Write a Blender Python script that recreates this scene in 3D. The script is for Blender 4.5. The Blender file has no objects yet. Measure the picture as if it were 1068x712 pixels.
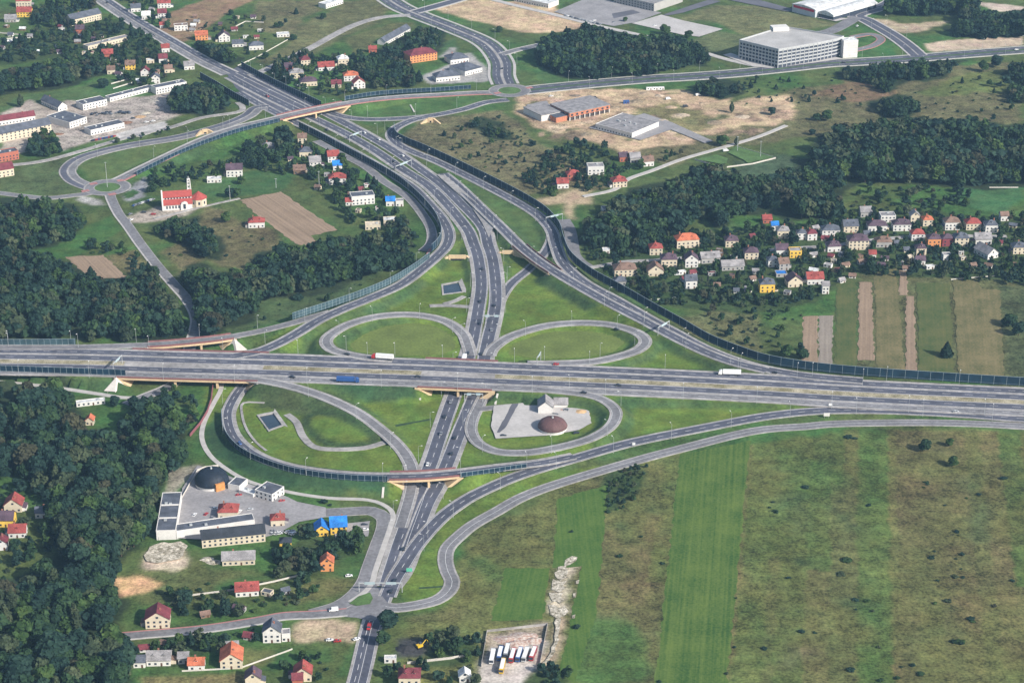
import bpy, math, random
import numpy as np
from mathutils import Vector
random.seed(7)
RNG = np.random.default_rng(7)
PI = math.pi
scene = bpy.context.scene
COL = scene.collection

# ------------------------------------------------------------------ camera
FPX, TILT, HCAM = 2200.0, math.radians(24.6), 669.0
CT, ST = math.cos(TILT), math.sin(TILT)
def G(u, v, z=0.0):
    """ground (height z) point seen at photo position u, v"""
    a, b = (u-534.0)/FPX, (356.0-v)/FPX
    dy, dz = b*ST+CT, b*CT-ST
    t = (z-HCAM)/dz
    return a*t, dy*t
def MPP(v):                                   # metres per pixel sideways at ground level
    x0, _ = G(534, v); x1, _ = G(535, v)
    return x1-x0
cam_d = bpy.data.cameras.new("camera"); cam = bpy.data.objects.new("camera", cam_d); COL.objects.link(cam)
cam.location = (0, 0, HCAM); cam.rotation_euler = (PI/2-TILT, 0, 0)
cam_d.sensor_width = 36; cam_d.lens = FPX/1068*36; cam_d.clip_start = 1; cam_d.clip_end = 20000
scene.camera = cam

# ------------------------------------------------------------------ light
SUN_EL = math.radians(33); SUN_AZ = math.atan2(0.80, -0.60)   # behind the camera, to the right
to_sun = Vector((math.sin(SUN_AZ)*math.cos(SUN_EL), math.cos(SUN_AZ)*math.cos(SUN_EL), math.sin(SUN_EL)))
sd = bpy.data.lights.new("sun", 'SUN'); sd.energy = 4.7; sd.angle = math.radians(0.6); sd.color = (1.0, 0.95, 0.87)
so = bpy.data.objects.new("sun", sd); COL.objects.link(so)
so.rotation_euler = (-to_sun).to_track_quat('-Z', 'Y').to_euler(); so.location = (300, 200, 900)
w = bpy.data.worlds.new("World"); scene.world = w; w.use_nodes = True
nt = w.node_tree; bg = nt.nodes["Background"]
sky = nt.nodes.new("ShaderNodeTexSky"); sky.sky_type = 'NISHITA'; sky.sun_disc = False
sky.sun_elevation = SUN_EL; sky.sun_rotation = SUN_AZ; sky.dust_density = 2.0
nt.links.new(sky.outputs[0], bg.inputs[0]); bg.inputs[1].default_value = 0.112
vs = scene.view_settings
vs.view_transform = 'Standard'; vs.look = 'None'; vs.gamma = 1; vs.exposure = 0.46; vs.use_curve_mapping = False

# ------------------------------------------------------------------ materials
MATS = {}
def noise_mat(name, col, var=0.25, scale=0.3, rough=0.85, scale2=None, metallic=0, col2=None, spec=0.3):
    if name in MATS: return MATS[name]
    m = bpy.data.materials.new(name); m.use_nodes = True; MATS[name] = m
    n = m.node_tree; b = n.nodes["Principled BSDF"]
    b.inputs["Roughness"].default_value = rough; b.inputs["Metallic"].default_value = metallic
    b.inputs["Specular IOR Level"].default_value = spec
    geo = n.nodes.new("ShaderNodeNewGeometry")
    t = n.nodes.new("ShaderNodeTexNoise"); t.inputs["Scale"].default_value = scale; t.inputs["Detail"].default_value = 4
    n.links.new(geo.outputs["Position"], t.inputs["Vector"])
    r = n.nodes.new("ShaderNodeValToRGB"); r.color_ramp.elements[0].position = 0.32; r.color_ramp.elements[1].position = 0.68
    c2 = col2 or tuple(c*(1+var) for c in col); c1 = tuple(c*(1-var) for c in col) if not col2 else col
    r.color_ramp.elements[0].color = (*c1, 1); r.color_ramp.elements[1].color = (*c2, 1)
    n.links.new(t.outputs["Fac"], r.inputs[0])
    out = r.outputs[0]
    if scale2:
        t2 = n.nodes.new("ShaderNodeTexNoise"); t2.inputs["Scale"].default_value = scale2; t2.inputs["Detail"].default_value = 3
        n.links.new(geo.outputs["Position"], t2.inputs["Vector"])
        mr = n.nodes.new("ShaderNodeMapRange"); mr.inputs[1].default_value = .3; mr.inputs[2].default_value = .7
        mr.inputs[3].default_value = 1-var; mr.inputs[4].default_value = 1+var
        n.links.new(t2.outputs["Fac"], mr.inputs[0])
        mx = n.nodes.new("ShaderNodeVectorMath"); mx.operation = 'SCALE'
        n.links.new(out, mx.inputs[0]); n.links.new(mr.outputs[0], mx.inputs["Scale"]); out = mx.outputs[0]
    n.links.new(out, b.inputs["Base Color"])
    return m
def stripe_mat(name, col, col2, scale, mixnoise=0.5):
    """field rows running along the sheet's local x axis"""
    m = bpy.data.materials.new(name); m.use_nodes = True
    n = m.node_tree; b = n.nodes["Principled BSDF"]; b.inputs["Roughness"].default_value = .95; b.inputs["Specular IOR Level"].default_value = .1
    tc = n.nodes.new("ShaderNodeTexCoord")
    wv = n.nodes.new("ShaderNodeTexNoise"); wv.inputs["Scale"].default_value = 1.0; wv.inputs["Detail"].default_value = 3
    mp = n.nodes.new("ShaderNodeMapping"); mp.inputs["Scale"].default_value = (scale*0.012, scale, scale)
    n.links.new(tc.outputs["Object"], mp.inputs[0]); n.links.new(mp.outputs[0], wv.inputs["Vector"])
    n2 = n.nodes.new("ShaderNodeTexNoise"); n2.inputs["Scale"].default_value = .035; n2.inputs["Detail"].default_value = 7; n2.inputs["Roughness"].default_value = .65
    n.links.new(tc.outputs["Object"], n2.inputs["Vector"])
    n3 = n.nodes.new("ShaderNodeTexNoise"); n3.inputs["Scale"].default_value = .6; n3.inputs["Detail"].default_value = 3
    n.links.new(tc.outputs["Object"], n3.inputs["Vector"])
    mixf = n.nodes.new("ShaderNodeMix"); mixf.inputs[0].default_value = mixnoise
    n.links.new(wv.outputs["Fac"], mixf.inputs[2]); n.links.new(n2.outputs["Fac"], mixf.inputs[3])
    r = n.nodes.new("ShaderNodeValToRGB"); r.color_ramp.elements[0].position = .40; r.color_ramp.elements[1].position = .59
    r.color_ramp.elements[0].color = (*col, 1); r.color_ramp.elements[1].color = (*col2, 1)
    mix3 = n.nodes.new("ShaderNodeMix"); mix3.inputs[0].default_value = .28
    n.links.new(mixf.outputs[0], mix3.inputs[2]); n.links.new(n3.outputs["Fac"], mix3.inputs[3])
    n.links.new(mix3.outputs[0], r.inputs[0]); n.links.new(r.outputs[0], b.inputs["Base Color"])
    return m
def leaf_mat(name, c1, c2, c3):
    m = bpy.data.materials.new(name); m.use_nodes = True; n = m.node_tree
    b = n.nodes["Principled BSDF"]; b.inputs["Roughness"].default_value = .8; b.inputs["Specular IOR Level"].default_value = .15
    geo = n.nodes.new("ShaderNodeNewGeometry")
    a = n.nodes.new("ShaderNodeTexNoise"); a.inputs["Scale"].default_value = .055; a.inputs["Detail"].default_value = 2
    c = n.nodes.new("ShaderNodeTexNoise"); c.inputs["Scale"].default_value = .6; c.inputs["Detail"].default_value = 2
    for t in (a, c): n.links.new(geo.outputs["Position"], t.inputs["Vector"])
    mx = n.nodes.new("ShaderNodeMix"); mx.inputs[0].default_value = .45
    n.links.new(a.outputs["Fac"], mx.inputs[2]); n.links.new(c.outputs["Fac"], mx.inputs[3])
    r = n.nodes.new("ShaderNodeValToRGB"); r.color_ramp.elements[0].position = .36; r.color_ramp.elements[1].position = .66
    r.color_ramp.elements[0].color = (*c1, 1); r.color_ramp.elements[1].color = (*c3, 1)
    e = r.color_ramp.elements.new(.5); e.color = (*c2, 1)
    n.links.new(mx.outputs[0], r.inputs[0]); n.links.new(r.outputs[0], b.inputs["Base Color"])
    return m
M_asphalt = noise_mat("asphalt", (.094, .097, .124), .18, .045, .8, .35)
M_asphalt_old = noise_mat("asphalt_worn", (.175, .172, .182), .2, .05, .85, .4)
M_shoulder = noise_mat("pale_shoulder", (.30, .285, .275), .24, .05, .9, .3)
M_paint = noise_mat("road_paint", (.60, .60, .60), .12, .3, .7)
M_median = noise_mat("dry_median", (.17, .15, .08), .4, .12, .95, 1.0, col2=(.40, .36, .26))
M_medgreen = noise_mat("green_median", (.06, .10, .045), .35, .12, .95, 1.0)
M_redpave = noise_mat("red_paving", (.36, .17, .16), .15, .4, .85)
M_sidewalk = noise_mat("pale_sidewalk", (.42, .40, .38), .12, .2, .9)
M_beige = noise_mat("beige_concrete", (.56, .42, .26), .08, .2, .85, 1.2)
M_paleconc = noise_mat("pale_concrete", (.52, .49, .45), .1, .2, .85, 1.5)
M_railing = noise_mat("maroon_railing", (.20, .09, .09), .15, .4, .6)
M_barrier = noise_mat("dark_barrier", (.010, .030, .052), .3, .15, .6, spec=.2)
M_post = noise_mat("grey_post", (.24, .30, .33), .06, .3, .5)
M_clear = noise_mat("pale_barrier", (.04, .075, .09), .3, .15, .6, spec=.2)
M_glass = noise_mat("window_glass", (.035, .045, .065), .2, .5, .25, spec=.5)
M_metal = noise_mat("galvanised_metal", (.36, .38, .39), .05, .5, .5)
M_tyre = noise_mat("tyre_rubber", (.02, .02, .02), .1, 1)
M_trunk = noise_mat("bark", (.07, .05, .035), .3, 1)
M_door = noise_mat("brown_door", (.10, .05, .03), .2, 1)
M_water = noise_mat("pond_water", (.03, .045, .06), .3, .05, .12, spec=.6)
LEAF = {
 'broad': leaf_mat("broad_leaves", (.010, .026, .016), (.020, .046, .021), (.044, .078, .028)),
 'teal':  leaf_mat("bluish_leaves", (.008, .022, .019), (.015, .037, .027), (.030, .060, .036)),
 'fresh': leaf_mat("fresh_leaves", (.016, .036, .012), (.034, .068, .020), (.070, .110, .030)),
 'dark':  leaf_mat("dark_needles", (.006, .018, .015), (.011, .029, .019), (.022, .046, .025)),
 'olive': leaf_mat("olive_leaves", (.022, .036, .022), (.042, .060, .030), (.078, .092, .048)),
 'brown': leaf_mat("brownish_leaves", (.024, .026, .016), (.044, .046, .026), (.070, .070, .038)),
}
LKEYS = ['broad', 'teal', 'fresh', 'dark', 'olive', 'brown']
ROOFS = {'R': ((.26, .058, .05), 'red'), 'O': ((.42, .125, .065), 'orange'), 'M': ((.15, .035, .045), 'maroon'),
 'P': ((.085, .055, .075), 'dark purple'), 'S': ((.085, .095, .12), 'slate grey'), 'G': ((.24, .23, .235), 'pale grey'),
 'B': ((.17, .11, .085), 'brown'), 'L': ((.02, .17, .52), 'bright blue'), 'W': ((.56, .57, .57), 'white'), 'K': ((.028, .034, .045), 'black'), 'C': ((.55, .47, .36), 'cream')}
WALLS = {'W': ((.61, .595, .57), 'white'), 'C': ((.56, .49, .375), 'cream'), 'Y': ((.72, .47, .08), 'yellow'), 'G': ((.34, .33, .32), 'grey'),
 'O': ((.62, .26, .10), 'orange'), 'R': ((.36, .12, .08), 'red brick'), 'M': ((.22, .05, .06), 'maroon'), 'B': ((.18, .12, .08), 'brown')}
def RM(k): return noise_mat("roof_"+ROOFS[k][1].replace(' ', '_'), ROOFS[k][0], .3, .22, .8, 1.8)
def WM(k): return noise_mat("wall_"+WALLS[k][1].replace(' ', '_'), WALLS[k][0], .07, .2, .85, 1.5)

# ------------------------------------------------------------------ mesh helpers
class MB:
    def __init__(s): s.v = []; s.f = []; s.m = []
    def quad(s, a, b, c, d, mi=0):
        i = len(s.v); s.v += [a, b, c, d]; s.f.append((i, i+1, i+2, i+3)); s.m.append(mi)
    def tri(s, a, b, c, mi=0):
        i = len(s.v); s.v += [a, b, c]; s.f.append((i, i+1, i+2)); s.m.append(mi)
    def poly(s, pts, mi=0):
        i = len(s.v); s.v += list(pts); s.f.append(tuple(range(i, i+len(pts)))); s.m.append(mi)
    def prism(s, pts, z0, z1, mi=0, cap=True):
        """vertical prism over a footprint"""
        n = len(pts); i = len(s.v)
        s.v += [(p[0], p[1], z0) for p in pts]+[(p[0], p[1], z1) for p in pts]
        for k in range(n): s.f.append((i+k, i+(k+1) % n, i+n+(k+1) % n, i+n+k)); s.m.append(mi)
        if cap:
            s.f.append(tuple(i+n+k for k in range(n))); s.m.append(mi)
            s.f.append(tuple(i+n-1-k for k in range(n))); s.m.append(mi)
    def box(s, x0, x1, y0, y1, z0, z1, mi=0):
        s.prism([(x0, y0), (x1, y0), (x1, y1), (x0, y1)], z0, z1, mi)
    def extrude_y(s, prof, y0, y1, mi=0):
        """closed profile in x,z swept along y"""
        n = len(prof); i = len(s.v)
        s.v += [(p[0], y0, p[1]) for p in prof]+[(p[0], y1, p[1]) for p in prof]
        for k in range(n): s.f.append((i+k, i+n+k, i+n+(k+1) % n, i+(k+1) % n)); s.m.append(mi)
        s.f.append(tuple(i+k for k in range(n))); s.m.append(mi)
        s.f.append(tuple(i+n+n-1-k for k in range(n))); s.m.append(mi)
    def tube(s, p0, p1, r0, r1, n=6, mi=0):
        p0, p1 = Vector(p0), Vector(p1); d = (p1-p0).normalized()
        a = d.orthogonal().normalized(); b = d.cross(a); i = len(s.v)
        for p, r in ((p0, r0), (p1, r1)):
            for k in range(n):
                q = p+(a*math.cos(2*PI*k/n)+b*math.sin(2*PI*k/n))*r; s.v.append(tuple(q))
        for k in range(n): s.f.append((i+k, i+(k+1) % n, i+n+(k+1) % n, i+n+k)); s.m.append(mi)
        s.f.append(tuple(i+n-1-k for k in range(n))); s.m.append(mi)
        s.f.append(tuple(i+n+k for k in range(n))); s.m.append(mi)
    def mesh(s, name, mats):
        me = bpy.data.meshes.new(name); me.from_pydata(s.v, [], s.f)
        if not isinstance(mats, (list, tuple)): mats = [mats]
        for m in mats: me.materials.append(m)
        if len(mats) > 1: me.polygons.foreach_set("material_index", s.m)
        me.update(); return me
    def obj(s, name, mats, parent=None, loc=(0, 0, 0), rz=0):
        return link(name, s.mesh(name, mats), parent, loc, rz)
def link(name, me, parent=None, loc=(0, 0, 0), rz=0, sc=None):
    o = bpy.data.objects.new(name, me); COL.objects.link(o); o.parent = parent
    o.location = loc; o.rotation_euler = (0, 0, rz)
    if sc: o.scale = sc
    return o
def tag(o, label=None, cat=None, group=None, kind=None):
    if label: o['label'] = label
    if cat: o['category'] = cat
    if group: o['group'] = group
    if kind: o['kind'] = kind
    return o
def thing(name, label, cat, loc=(0, 0, 0), rz=0, group=None):
    return tag(link(name, None, None, loc, rz), label, cat, group)
def np_mesh(name, V, F, mats, mi=None):
    me = bpy.data.meshes.new(name); nf, k = F.shape
    me.vertices.add(len(V)); me.vertices.foreach_set("co", np.ascontiguousarray(V, dtype=np.float32).ravel())
    me.loops.add(nf*k); me.loops.foreach_set("vertex_index", np.ascontiguousarray(F, dtype=np.int32).ravel())
    me.polygons.add(nf); me.polygons.foreach_set("loop_start", np.arange(0, nf*k, k, dtype=np.int32))
    for m in (mats if isinstance(mats, (list, tuple)) else [mats]): me.materials.append(m)
    if mi is not None: me.polygons.foreach_set("material_index", mi.astype(np.int32))
    me.update(); return me
_tab = RNG.random((8, 64, 64))
def vnoise(x, y, scale, seed=0):
    t = _tab[seed % 8]; u = np.asarray(x)/scale+seed*7.3; v = np.asarray(y)/scale+seed*3.1
    i, j = np.floor(u).astype(int), np.floor(v).astype(int); a, b = u-i, v-j
    a = a*a*(3-2*a); b = b*b*(3-2*b)
    g = lambda p, q: t[p % 64, q % 64]
    return (g(i, j)*(1-a)+g(i+1, j)*a)*(1-b)+(g(i, j+1)*(1-a)+g(i+1, j+1)*a)*b
def inpoly(px, py, poly):
    px, py = np.asarray(px, float), np.asarray(py, float); r = np.zeros(px.shape, bool); n = len(poly)
    for k in range(n):
        x0, y0 = poly[k]; x1, y1 = poly[(k+1) % n]
        if y0 == y1: continue
        c = ((y0 > py) != (y1 > py)) & (px < (x1-x0)*(py-y0)/(y1-y0)+x0); r ^= c
    return r
def gpoly(pts, z=0): return [G(u, v, z) for u, v in pts]

# ------------------------------------------------------------------ roads: centre lines with height, strips, markings
SAMPLES = []       # x, y, z, halfwidth, on_bridge, low, (tx, ty)
ROADS = {}
BRSPANS = []
def spline(P, step=4.0):
    P = [Vector(p) for p in P]; P = [P[0]*2-P[1]]+P+[P[-1]*2-P[-2]]; out = []
    for i in range(1, len(P)-2):
        a, b, c, d = P[i-1:i+3]; n = max(2, int((c-b).length/step))
        for k in range(n):
            t = k/n
            out.append(0.5*((2*b)+(c-a)*t+(2*a-5*b+4*c-d)*t*t+(3*b-a-3*c+d)*t**3))
    out.append(P[-2]); return out
def tangents(L):
    T = []
    for i in range(len(L)):
        d = L[min(i+1, len(L)-1)]-L[max(i-1, 0)]; d.z = 0; T.append(d.normalized())
    return T
def ribbon(mb, L, T, o0, o1, dz, mi):
    base = len(mb.v)
    for p, t in zip(L, T):
        n = Vector((-t.y, t.x, 0))
        mb.v.append(tuple(p+n*o0+Vector((0, 0, dz)))); mb.v.append(tuple(p+n*o1+Vector((0, 0, dz))))
    for k in range(len(L)-1):
        a = base+2*k; mb.f.append((a, a+2, a+3, a+1)); mb.m.append(mi)
MK = {'d': noise_mat('asphalt_lane', (.078, .082, .108), .18, .045, .8, .35), 'a': M_asphalt, 'o': M_asphalt_old, 's': M_shoulder, 'p': M_paint, 'm': M_median, 'g': M_medgreen, 'r': M_redpave, 'w': M_sidewalk}
LAYER = [0]
def road(name, pts, strips, dashes=(), lines=(), bridges=(), low=False, embank=True, ends=None):
    """pts: (u, v, z) in the photo; strips: (offset0, offset1, material key), offset positive = left of travel"""
    L = spline([(*G(u, v, z), z) for u, v, z in pts]); T = tangents(L)
    LAYER[0] += 1; lift = 0.006*LAYER[0]
    L = [p+Vector((0, 0, lift)) for p in L]
    ex = []
    for o0, o1, k in strips:                  # tyre-darkened lanes
        if k == 'a' and o1-o0 > 6:
            w_ = o1-o0; c = [0, .10, .40, .60, .90, 1]
            for q in range(5): ex.append((o0+w_*c[q], o0+w_*c[q+1], 'd' if q in (1, 3) else 'a'))
        else: ex.append((o0, o1, k))
    strips = ex
    keys = sorted({s[2] for s in strips}); mb = MB()
    for o0, o1, k in strips: ribbon(mb, L, T, o0, o1, 0, keys.index(k))
    lo, hi = min(s[0] for s in strips), max(s[1] for s in strips)
    for o in (lo, hi):                        # kerb faces
        b = len(mb.v)
        for p, t in zip(L, T):
            n = Vector((-t.y, t.x, 0)); q = p+n*o; mb.v.append(tuple(q)); mb.v.append((q.x, q.y, q.z-.5))
        for k in range(len(L)-1):
            a = b+2*k; mb.f.append((a, a+1, a+3, a+2)); mb.m.append(keys.index(strips[0][2] if o == lo else strips[-1][2]))
    o = mb.obj(name, [MK[k] for k in keys]); tag(o, kind='structure')
    mk = MB()
    for off in lines: ribbon(mk, L, T, off-.12, off+.12, .025, 0)
    for off, ln, gap in dashes:
        acc = 0; k0 = None
        S = [0]
        for i in range(1, len(L)): S.append(S[-1]+(L[i]-L[i-1]).length)
        s = 2.0
        import bisect
        while s+ln < S[-1]:
            q = []
            for ss in (s, s+ln):
                i = min(max(bisect.bisect(S, ss)-1, 0), len(L)-2); f = (ss-S[i])/max(S[i+1]-S[i], 1e-6)
                p = L[i].lerp(L[i+1], f); n = Vector((-T[i].y, T[i].x, 0)); z = Vector((0, 0, .03))
                q += [p+n*(off-.15)+z, p+n*(off+.15)+z]
            mk.quad(tuple(q[0]), tuple(q[2]), tuple(q[3]), tuple(q[1])); s += ln+gap
    if mk.f: tag(mk.obj("road_marking", M_paint, o), kind='structure')
    hw = max(-lo, hi)
    us = []
    for p, t in zip(L, T):
        u = 534+FPX*p.x/(p.y*CT+(HCAM-p.z)*ST); us.append(u)
        br = any(a <= u <= b for a, b in bridges)
        SAMPLES.append((p.x, p.y, p.z-lift, lo, hi, br, low, t.x, t.y, embank))
    ROADS[name+str(len(ROADS))] = (L, T, us, lo, hi)
    if bridges: BRSPANS.append((L, T, us, lo, hi, bridges))
    return L, T, us, lo, hi

RAMP = [(-6.0, -4.4, 's'), (-4.4, 4.4, 'a'), (4.4, 6.0, 's')]
LOOP = [(-5.4, -3.2, 's'), (-3.2, 3.2, 'o'), (3.2, 5.2, 's')]
CARR = [(-5.7, -4.9, 's'), (-4.9, 4.9, 'a'), (4.9, 7.6, 's')]
CARR_R = [(-7.6, -4.9, 's'), (-4.9, 4.9, 'a'), (4.9, 5.7, 's')]
LOCAL = [(-4.2, -3.2, 's'), (-3.2, 3.2, 'o'), (3.2, 4.2, 's')]
# the wide east-west highway
EWS = [(-23.5, -21.5, 's'), (-21.5, -14.5, 'o'), (-14.5, -12.3, 's'), (-12.3, -4.2, 'a'), (-4.2, -3.2, 's'), (-3.2, 3.2, 'm'), (3.2, 4.2, 's'),
       (4.2, 12.0, 'a'), (12.0, 14.4, 's'), (14.4, 22.3, 'a'), (22.3, 25.0, 's')]
EW = road("highway", [(-90, 376, 7), (0, 376.5, 7), (90, 377.8, 7), (178, 380.5, 7), (290, 383.5, 7), (356, 386, 7), (451, 389.3, 7), (534, 393, 6.6), (620, 396.5, 5.4),
     (712, 400.7, 4), (800, 405.2, 2.5), (890, 410.7, 1.5), (1068, 419.3, 1), (1180, 425, 1)], EWS,
     dashes=[(8.1, 6, 10), (-8.2, 6, 10), (18.3, 5, 5), (-18, 5, 7)], lines=[4.5, 11.7, 14.7, 22, -4.5, -12, -14.8, -21.2], bridges=[(128, 275), (436, 522)])
# north-south motorway
road("motorway", [(362, 738, .15), (373, 712, .15), (385, 662, .15), (390, 645, .15), (397, 626, .15), (402, 612, .15)], [(-6.6, -5.2, 's'), (-5.2, 5.2, 'a'), (5.2, 6.6, 's')],
     dashes=[(2, 6, 6)], lines=[-4.9, 4.9, -.2], low=True)
NSL = road("motorway", [(403, 611, .15), (408.6, 593, .15), (419.5, 559.6, .15), (432, 526, .15), (439, 506, .15), (449, 484, .15), (460, 451, .15), (473, 414, .15), (484, 385, .15), (492, 359, .15),
     (499, 321, 1), (502, 296, 2), (499, 270, 3), (494, 254, 3), (487, 238, 2.5), (466, 212.6, 1.5), (446, 193, .6), (419.5, 176, .15), (390, 156, .15), (360, 139, .15), (330, 124.5, .15), (300, 110.5, .15), (268, 95, .15), (240, 80, .15)],
     CARR, dashes=[(0, 6, 8)], lines=[-4.6, 4.7], low=True)
NSR = road("motorway", [(407, 611, .15), (419.5, 593, .15), (432, 559.6, .15), (445, 526, .15), (456, 506, .15), (466, 484, .15), (479, 451, .15), (494, 414, .15), (503, 385, .15), (508, 359, .15),
     (516.5, 321, 1), (517, 296, 2), (514, 271, 3), (509, 255, 3), (503, 236, 2.5), (481, 212.6, 1.5), (461, 193, .6), (438, 176, .15), (411, 157.5, .15), (383, 141, .15), (350, 123.5, .15), (318, 108, .15), (285, 92, .15), (250, 75, .15)],
     CARR_R, dashes=[(0, 6, 8)], lines=[-4.6, 4.7], low=True)
road("town_road", [(95, -8, .15), (107, 0, .15), (140, 22, .15), (178, 44, .15), (210, 62.5, .15), (240, 77, .15)], [(-11, -8.5, 'w'), (-8.5, -.8, 'o'), (-.8, .8, 's'), (.8, 8.5, 'a'), (8.5, 11, 'w')], dashes=[(4.3, 6, 8), (-4.3, 6, 8)])
# ramp curving west from the motorway, branch over the local road
road("ramp", [(248, 96, .15), (275, 111, .15), (310, 128.5, .15), (345, 146, .15), (375, 162, .15), (403, 178, .15), (430, 195, .8), (448, 213, 1.8), (461, 228, 2.6), (468, 243, 3), (466, 255, 3), (459, 263.5, 3.2), (444.6, 276.5, 3.8), (418, 296.5, 5.2), (384, 311.6, 6.4),
     (359, 321.5, 6.8), (333.5, 333, 7), (312, 346, 7), (292, 357, 7), (270, 366, 7), (245, 371, 7)], RAMP, dashes=[(0, 5, 6)], lines=[-4, 4])
DW = road("ramp", [(345, 325, 6.9), (322, 331.5, 7), (305, 336.6, 7), (271.6, 345, 7), (236.5, 351.5, 7), (203, 355.5, 7), (160, 359, 7), (110, 361, 7), (60, 362, 7), (0, 362, 7), (-90, 362, 7)], [(-4.2, -3, 's'), (-3, 3, 'o'), (3, 4.6, 's')], bridges=[(148, 247)])
# north side loops
road("loop_ramp", [(491, 371, .3), (488, 360, .5), (482, 347, .9), (465, 335, 1.5), (440, 329, 2.2), (414.5, 328, 3), (389, 330.8, 3.8), (364, 338, 4.7), (346, 348, 5.6), (340, 356, 6.2), (346, 364, 6.6), (362, 369, 6.9), (385, 373, 7), (410, 375, 7)], LOOP, lines=[-2.9, 2.9])
road("loop_ramp", [(510, 371, .3), (515, 362, .3), (534, 350, .8), (567.5, 340, 1.4), (601, 336.6, 2), (634, 338, 2.6), (661, 345, 3.4), (673, 354, 4), (668, 363, 4.5), (651, 370, 5), (618, 377, 5.6), (576, 379, 6), (550, 379, 6.3)], LOOP, lines=[-2.9, 2.9])
# north-east ramps
road("ramp", [(530, 104, .15), (506, 107, .15), (481, 114.5, .15), (443, 121.5, .15), (392, 124.5, .15), (359.5, 122, .15), (335, 113, .15), (300, 96, .15), (262, 77, .15)], RAMP, dashes=[(0, 5, 6)], lines=[-4, 4])
road("ramp", [(446, 121.5, .15), (428, 126, .15), (412, 134, .15), (408, 142, .15), (416, 151, .15), (431, 158.5, .15), (456, 168.5, .15), (490, 185, .3), (523, 202, .8), (545, 214, 1.2), (563, 226, 1.6), (575, 240, 2), (580, 256, 2.4), (588, 275, 3), (609, 294, 3.8),
     (642.7, 312.5, 4.3), (676, 331.5, 4.5), (705, 347, 4.5), (731, 361, 4.3), (762, 374, 3.6), (796, 384, 2.8), (840, 391.5, 2), (900, 397, 1.6)], RAMP, dashes=[(0, 5, 6)], lines=[-4, 4])
NEA = road("ramp", [(462, 181, .5), (478, 194, 1.5), (497, 212, 3), (511.5, 226, 4.2), (525, 239, 5.2), (542, 256, 6), (559, 270, 6.3), (576, 281.5, 6.3), (601, 296.5, 6), (634, 315, 5.6), (668, 332.5, 5.2), (701, 350, 4.7), (735, 366.5, 4.2), (765, 377.5, 3.6), (800, 386, 2.8)], RAMP,
     dashes=[(0, 5, 6)], lines=[-4, 4], bridges=[(541, 580)])
road("ramp", [(577, 243, 2), (573, 254.7, 1.2), (566, 266, .3), (551, 281, .15), (534, 295, .15), (524, 309, .4), (518, 326, .6), (514, 345, .15)], [(-4.8, -3.4, 's'), (-3.4, 3.4, 'a'), (3.4, 4.8, 's')], lines=[-3.1, 3.1], low=True)
# south side ramps
road("ramp", [(250, 393, 7), (285, 398.5, 7), (312, 405, 6.7), (337, 413.3, 6), (356, 421.5, 5), (376, 432, 4), (396, 447, 2.6), (413, 462, 1.4), (424, 476, .5), (430, 491, .15), (429, 508, .15), (425, 525, .15), (417, 550, .15)], [(-5.2, -3.6, 's'), (-3.6, 3.6, 'o'), (3.6, 5.2, 's')], lines=[-3.3, 3.3], bridges=[(235, 273)])
SWF = road("ramp", [(268, 386, .15), (262, 393, .15), (253, 402, .15), (243, 416, .3), (237, 432, .8), (241, 451, 1.8), (253, 465.5, 3), (272, 477.5, 4.4), (300, 487, 5.6), (335, 493, 6.4), (370, 496.2, 6.9), (400, 497, 7), (440, 496.3, 7), (478, 493, 6.7), (510, 489, 5.2), (540, 485.5, 3.5), (565, 482.5, 2.4), (599, 476, 1.6)],
     [(-4.4, -3.2, 's'), (-3.2, 3.6, 'a'), (3.6, 6.2, 's')], dashes=[(0, 5, 6)], lines=[-2.9, 3.3], bridges=[(404, 480)], low=False)
road("ramp", [(404, 622, .15), (411, 605, .15), (420.3, 590, .15), (434, 569, .15), (450.5, 549.5, .15), (467, 534, .3), (490, 518.5, .6), (519, 504.5, .9), (540, 496, 1.1), (569, 486.5, 1.3), (599, 478, 1.4), (658, 461.5, 1.3), (734, 446, 1), (802, 433.5, .8), (861, 428, .8), (924, 428, .8), (1000, 431.5, .8), (1068, 436.5, .8), (1180, 443, .8)],
     [(-5.6, -4.6, 's'), (-4.6, 4.6, 'a'), (4.6, 5.8, 's')], dashes=[(0, 5, 6)], lines=[-4.2, 4.2])
road("loop_ramp", [(505, 412, .15), (499, 424, .15), (493, 437, .2), (491.5, 449, .5), (498, 461, .9), (514, 469.5, 1.4), (534, 472, 1.9), (559, 470.6, 2.4), (592.5, 464, 3), (618, 456, 3.6), (637, 444, 4.2), (642.7, 430, 4.8), (634, 419.5, 5.2), (617.6, 412.5, 5.6), (592, 408.5, 6), (560, 405.5, 6.3)], [(-4.6, -3.4, 's'), (-3.4, 3.4, 'o'), (3.4, 4.6, 's')], lines=[-2.9, 2.9])
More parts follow.
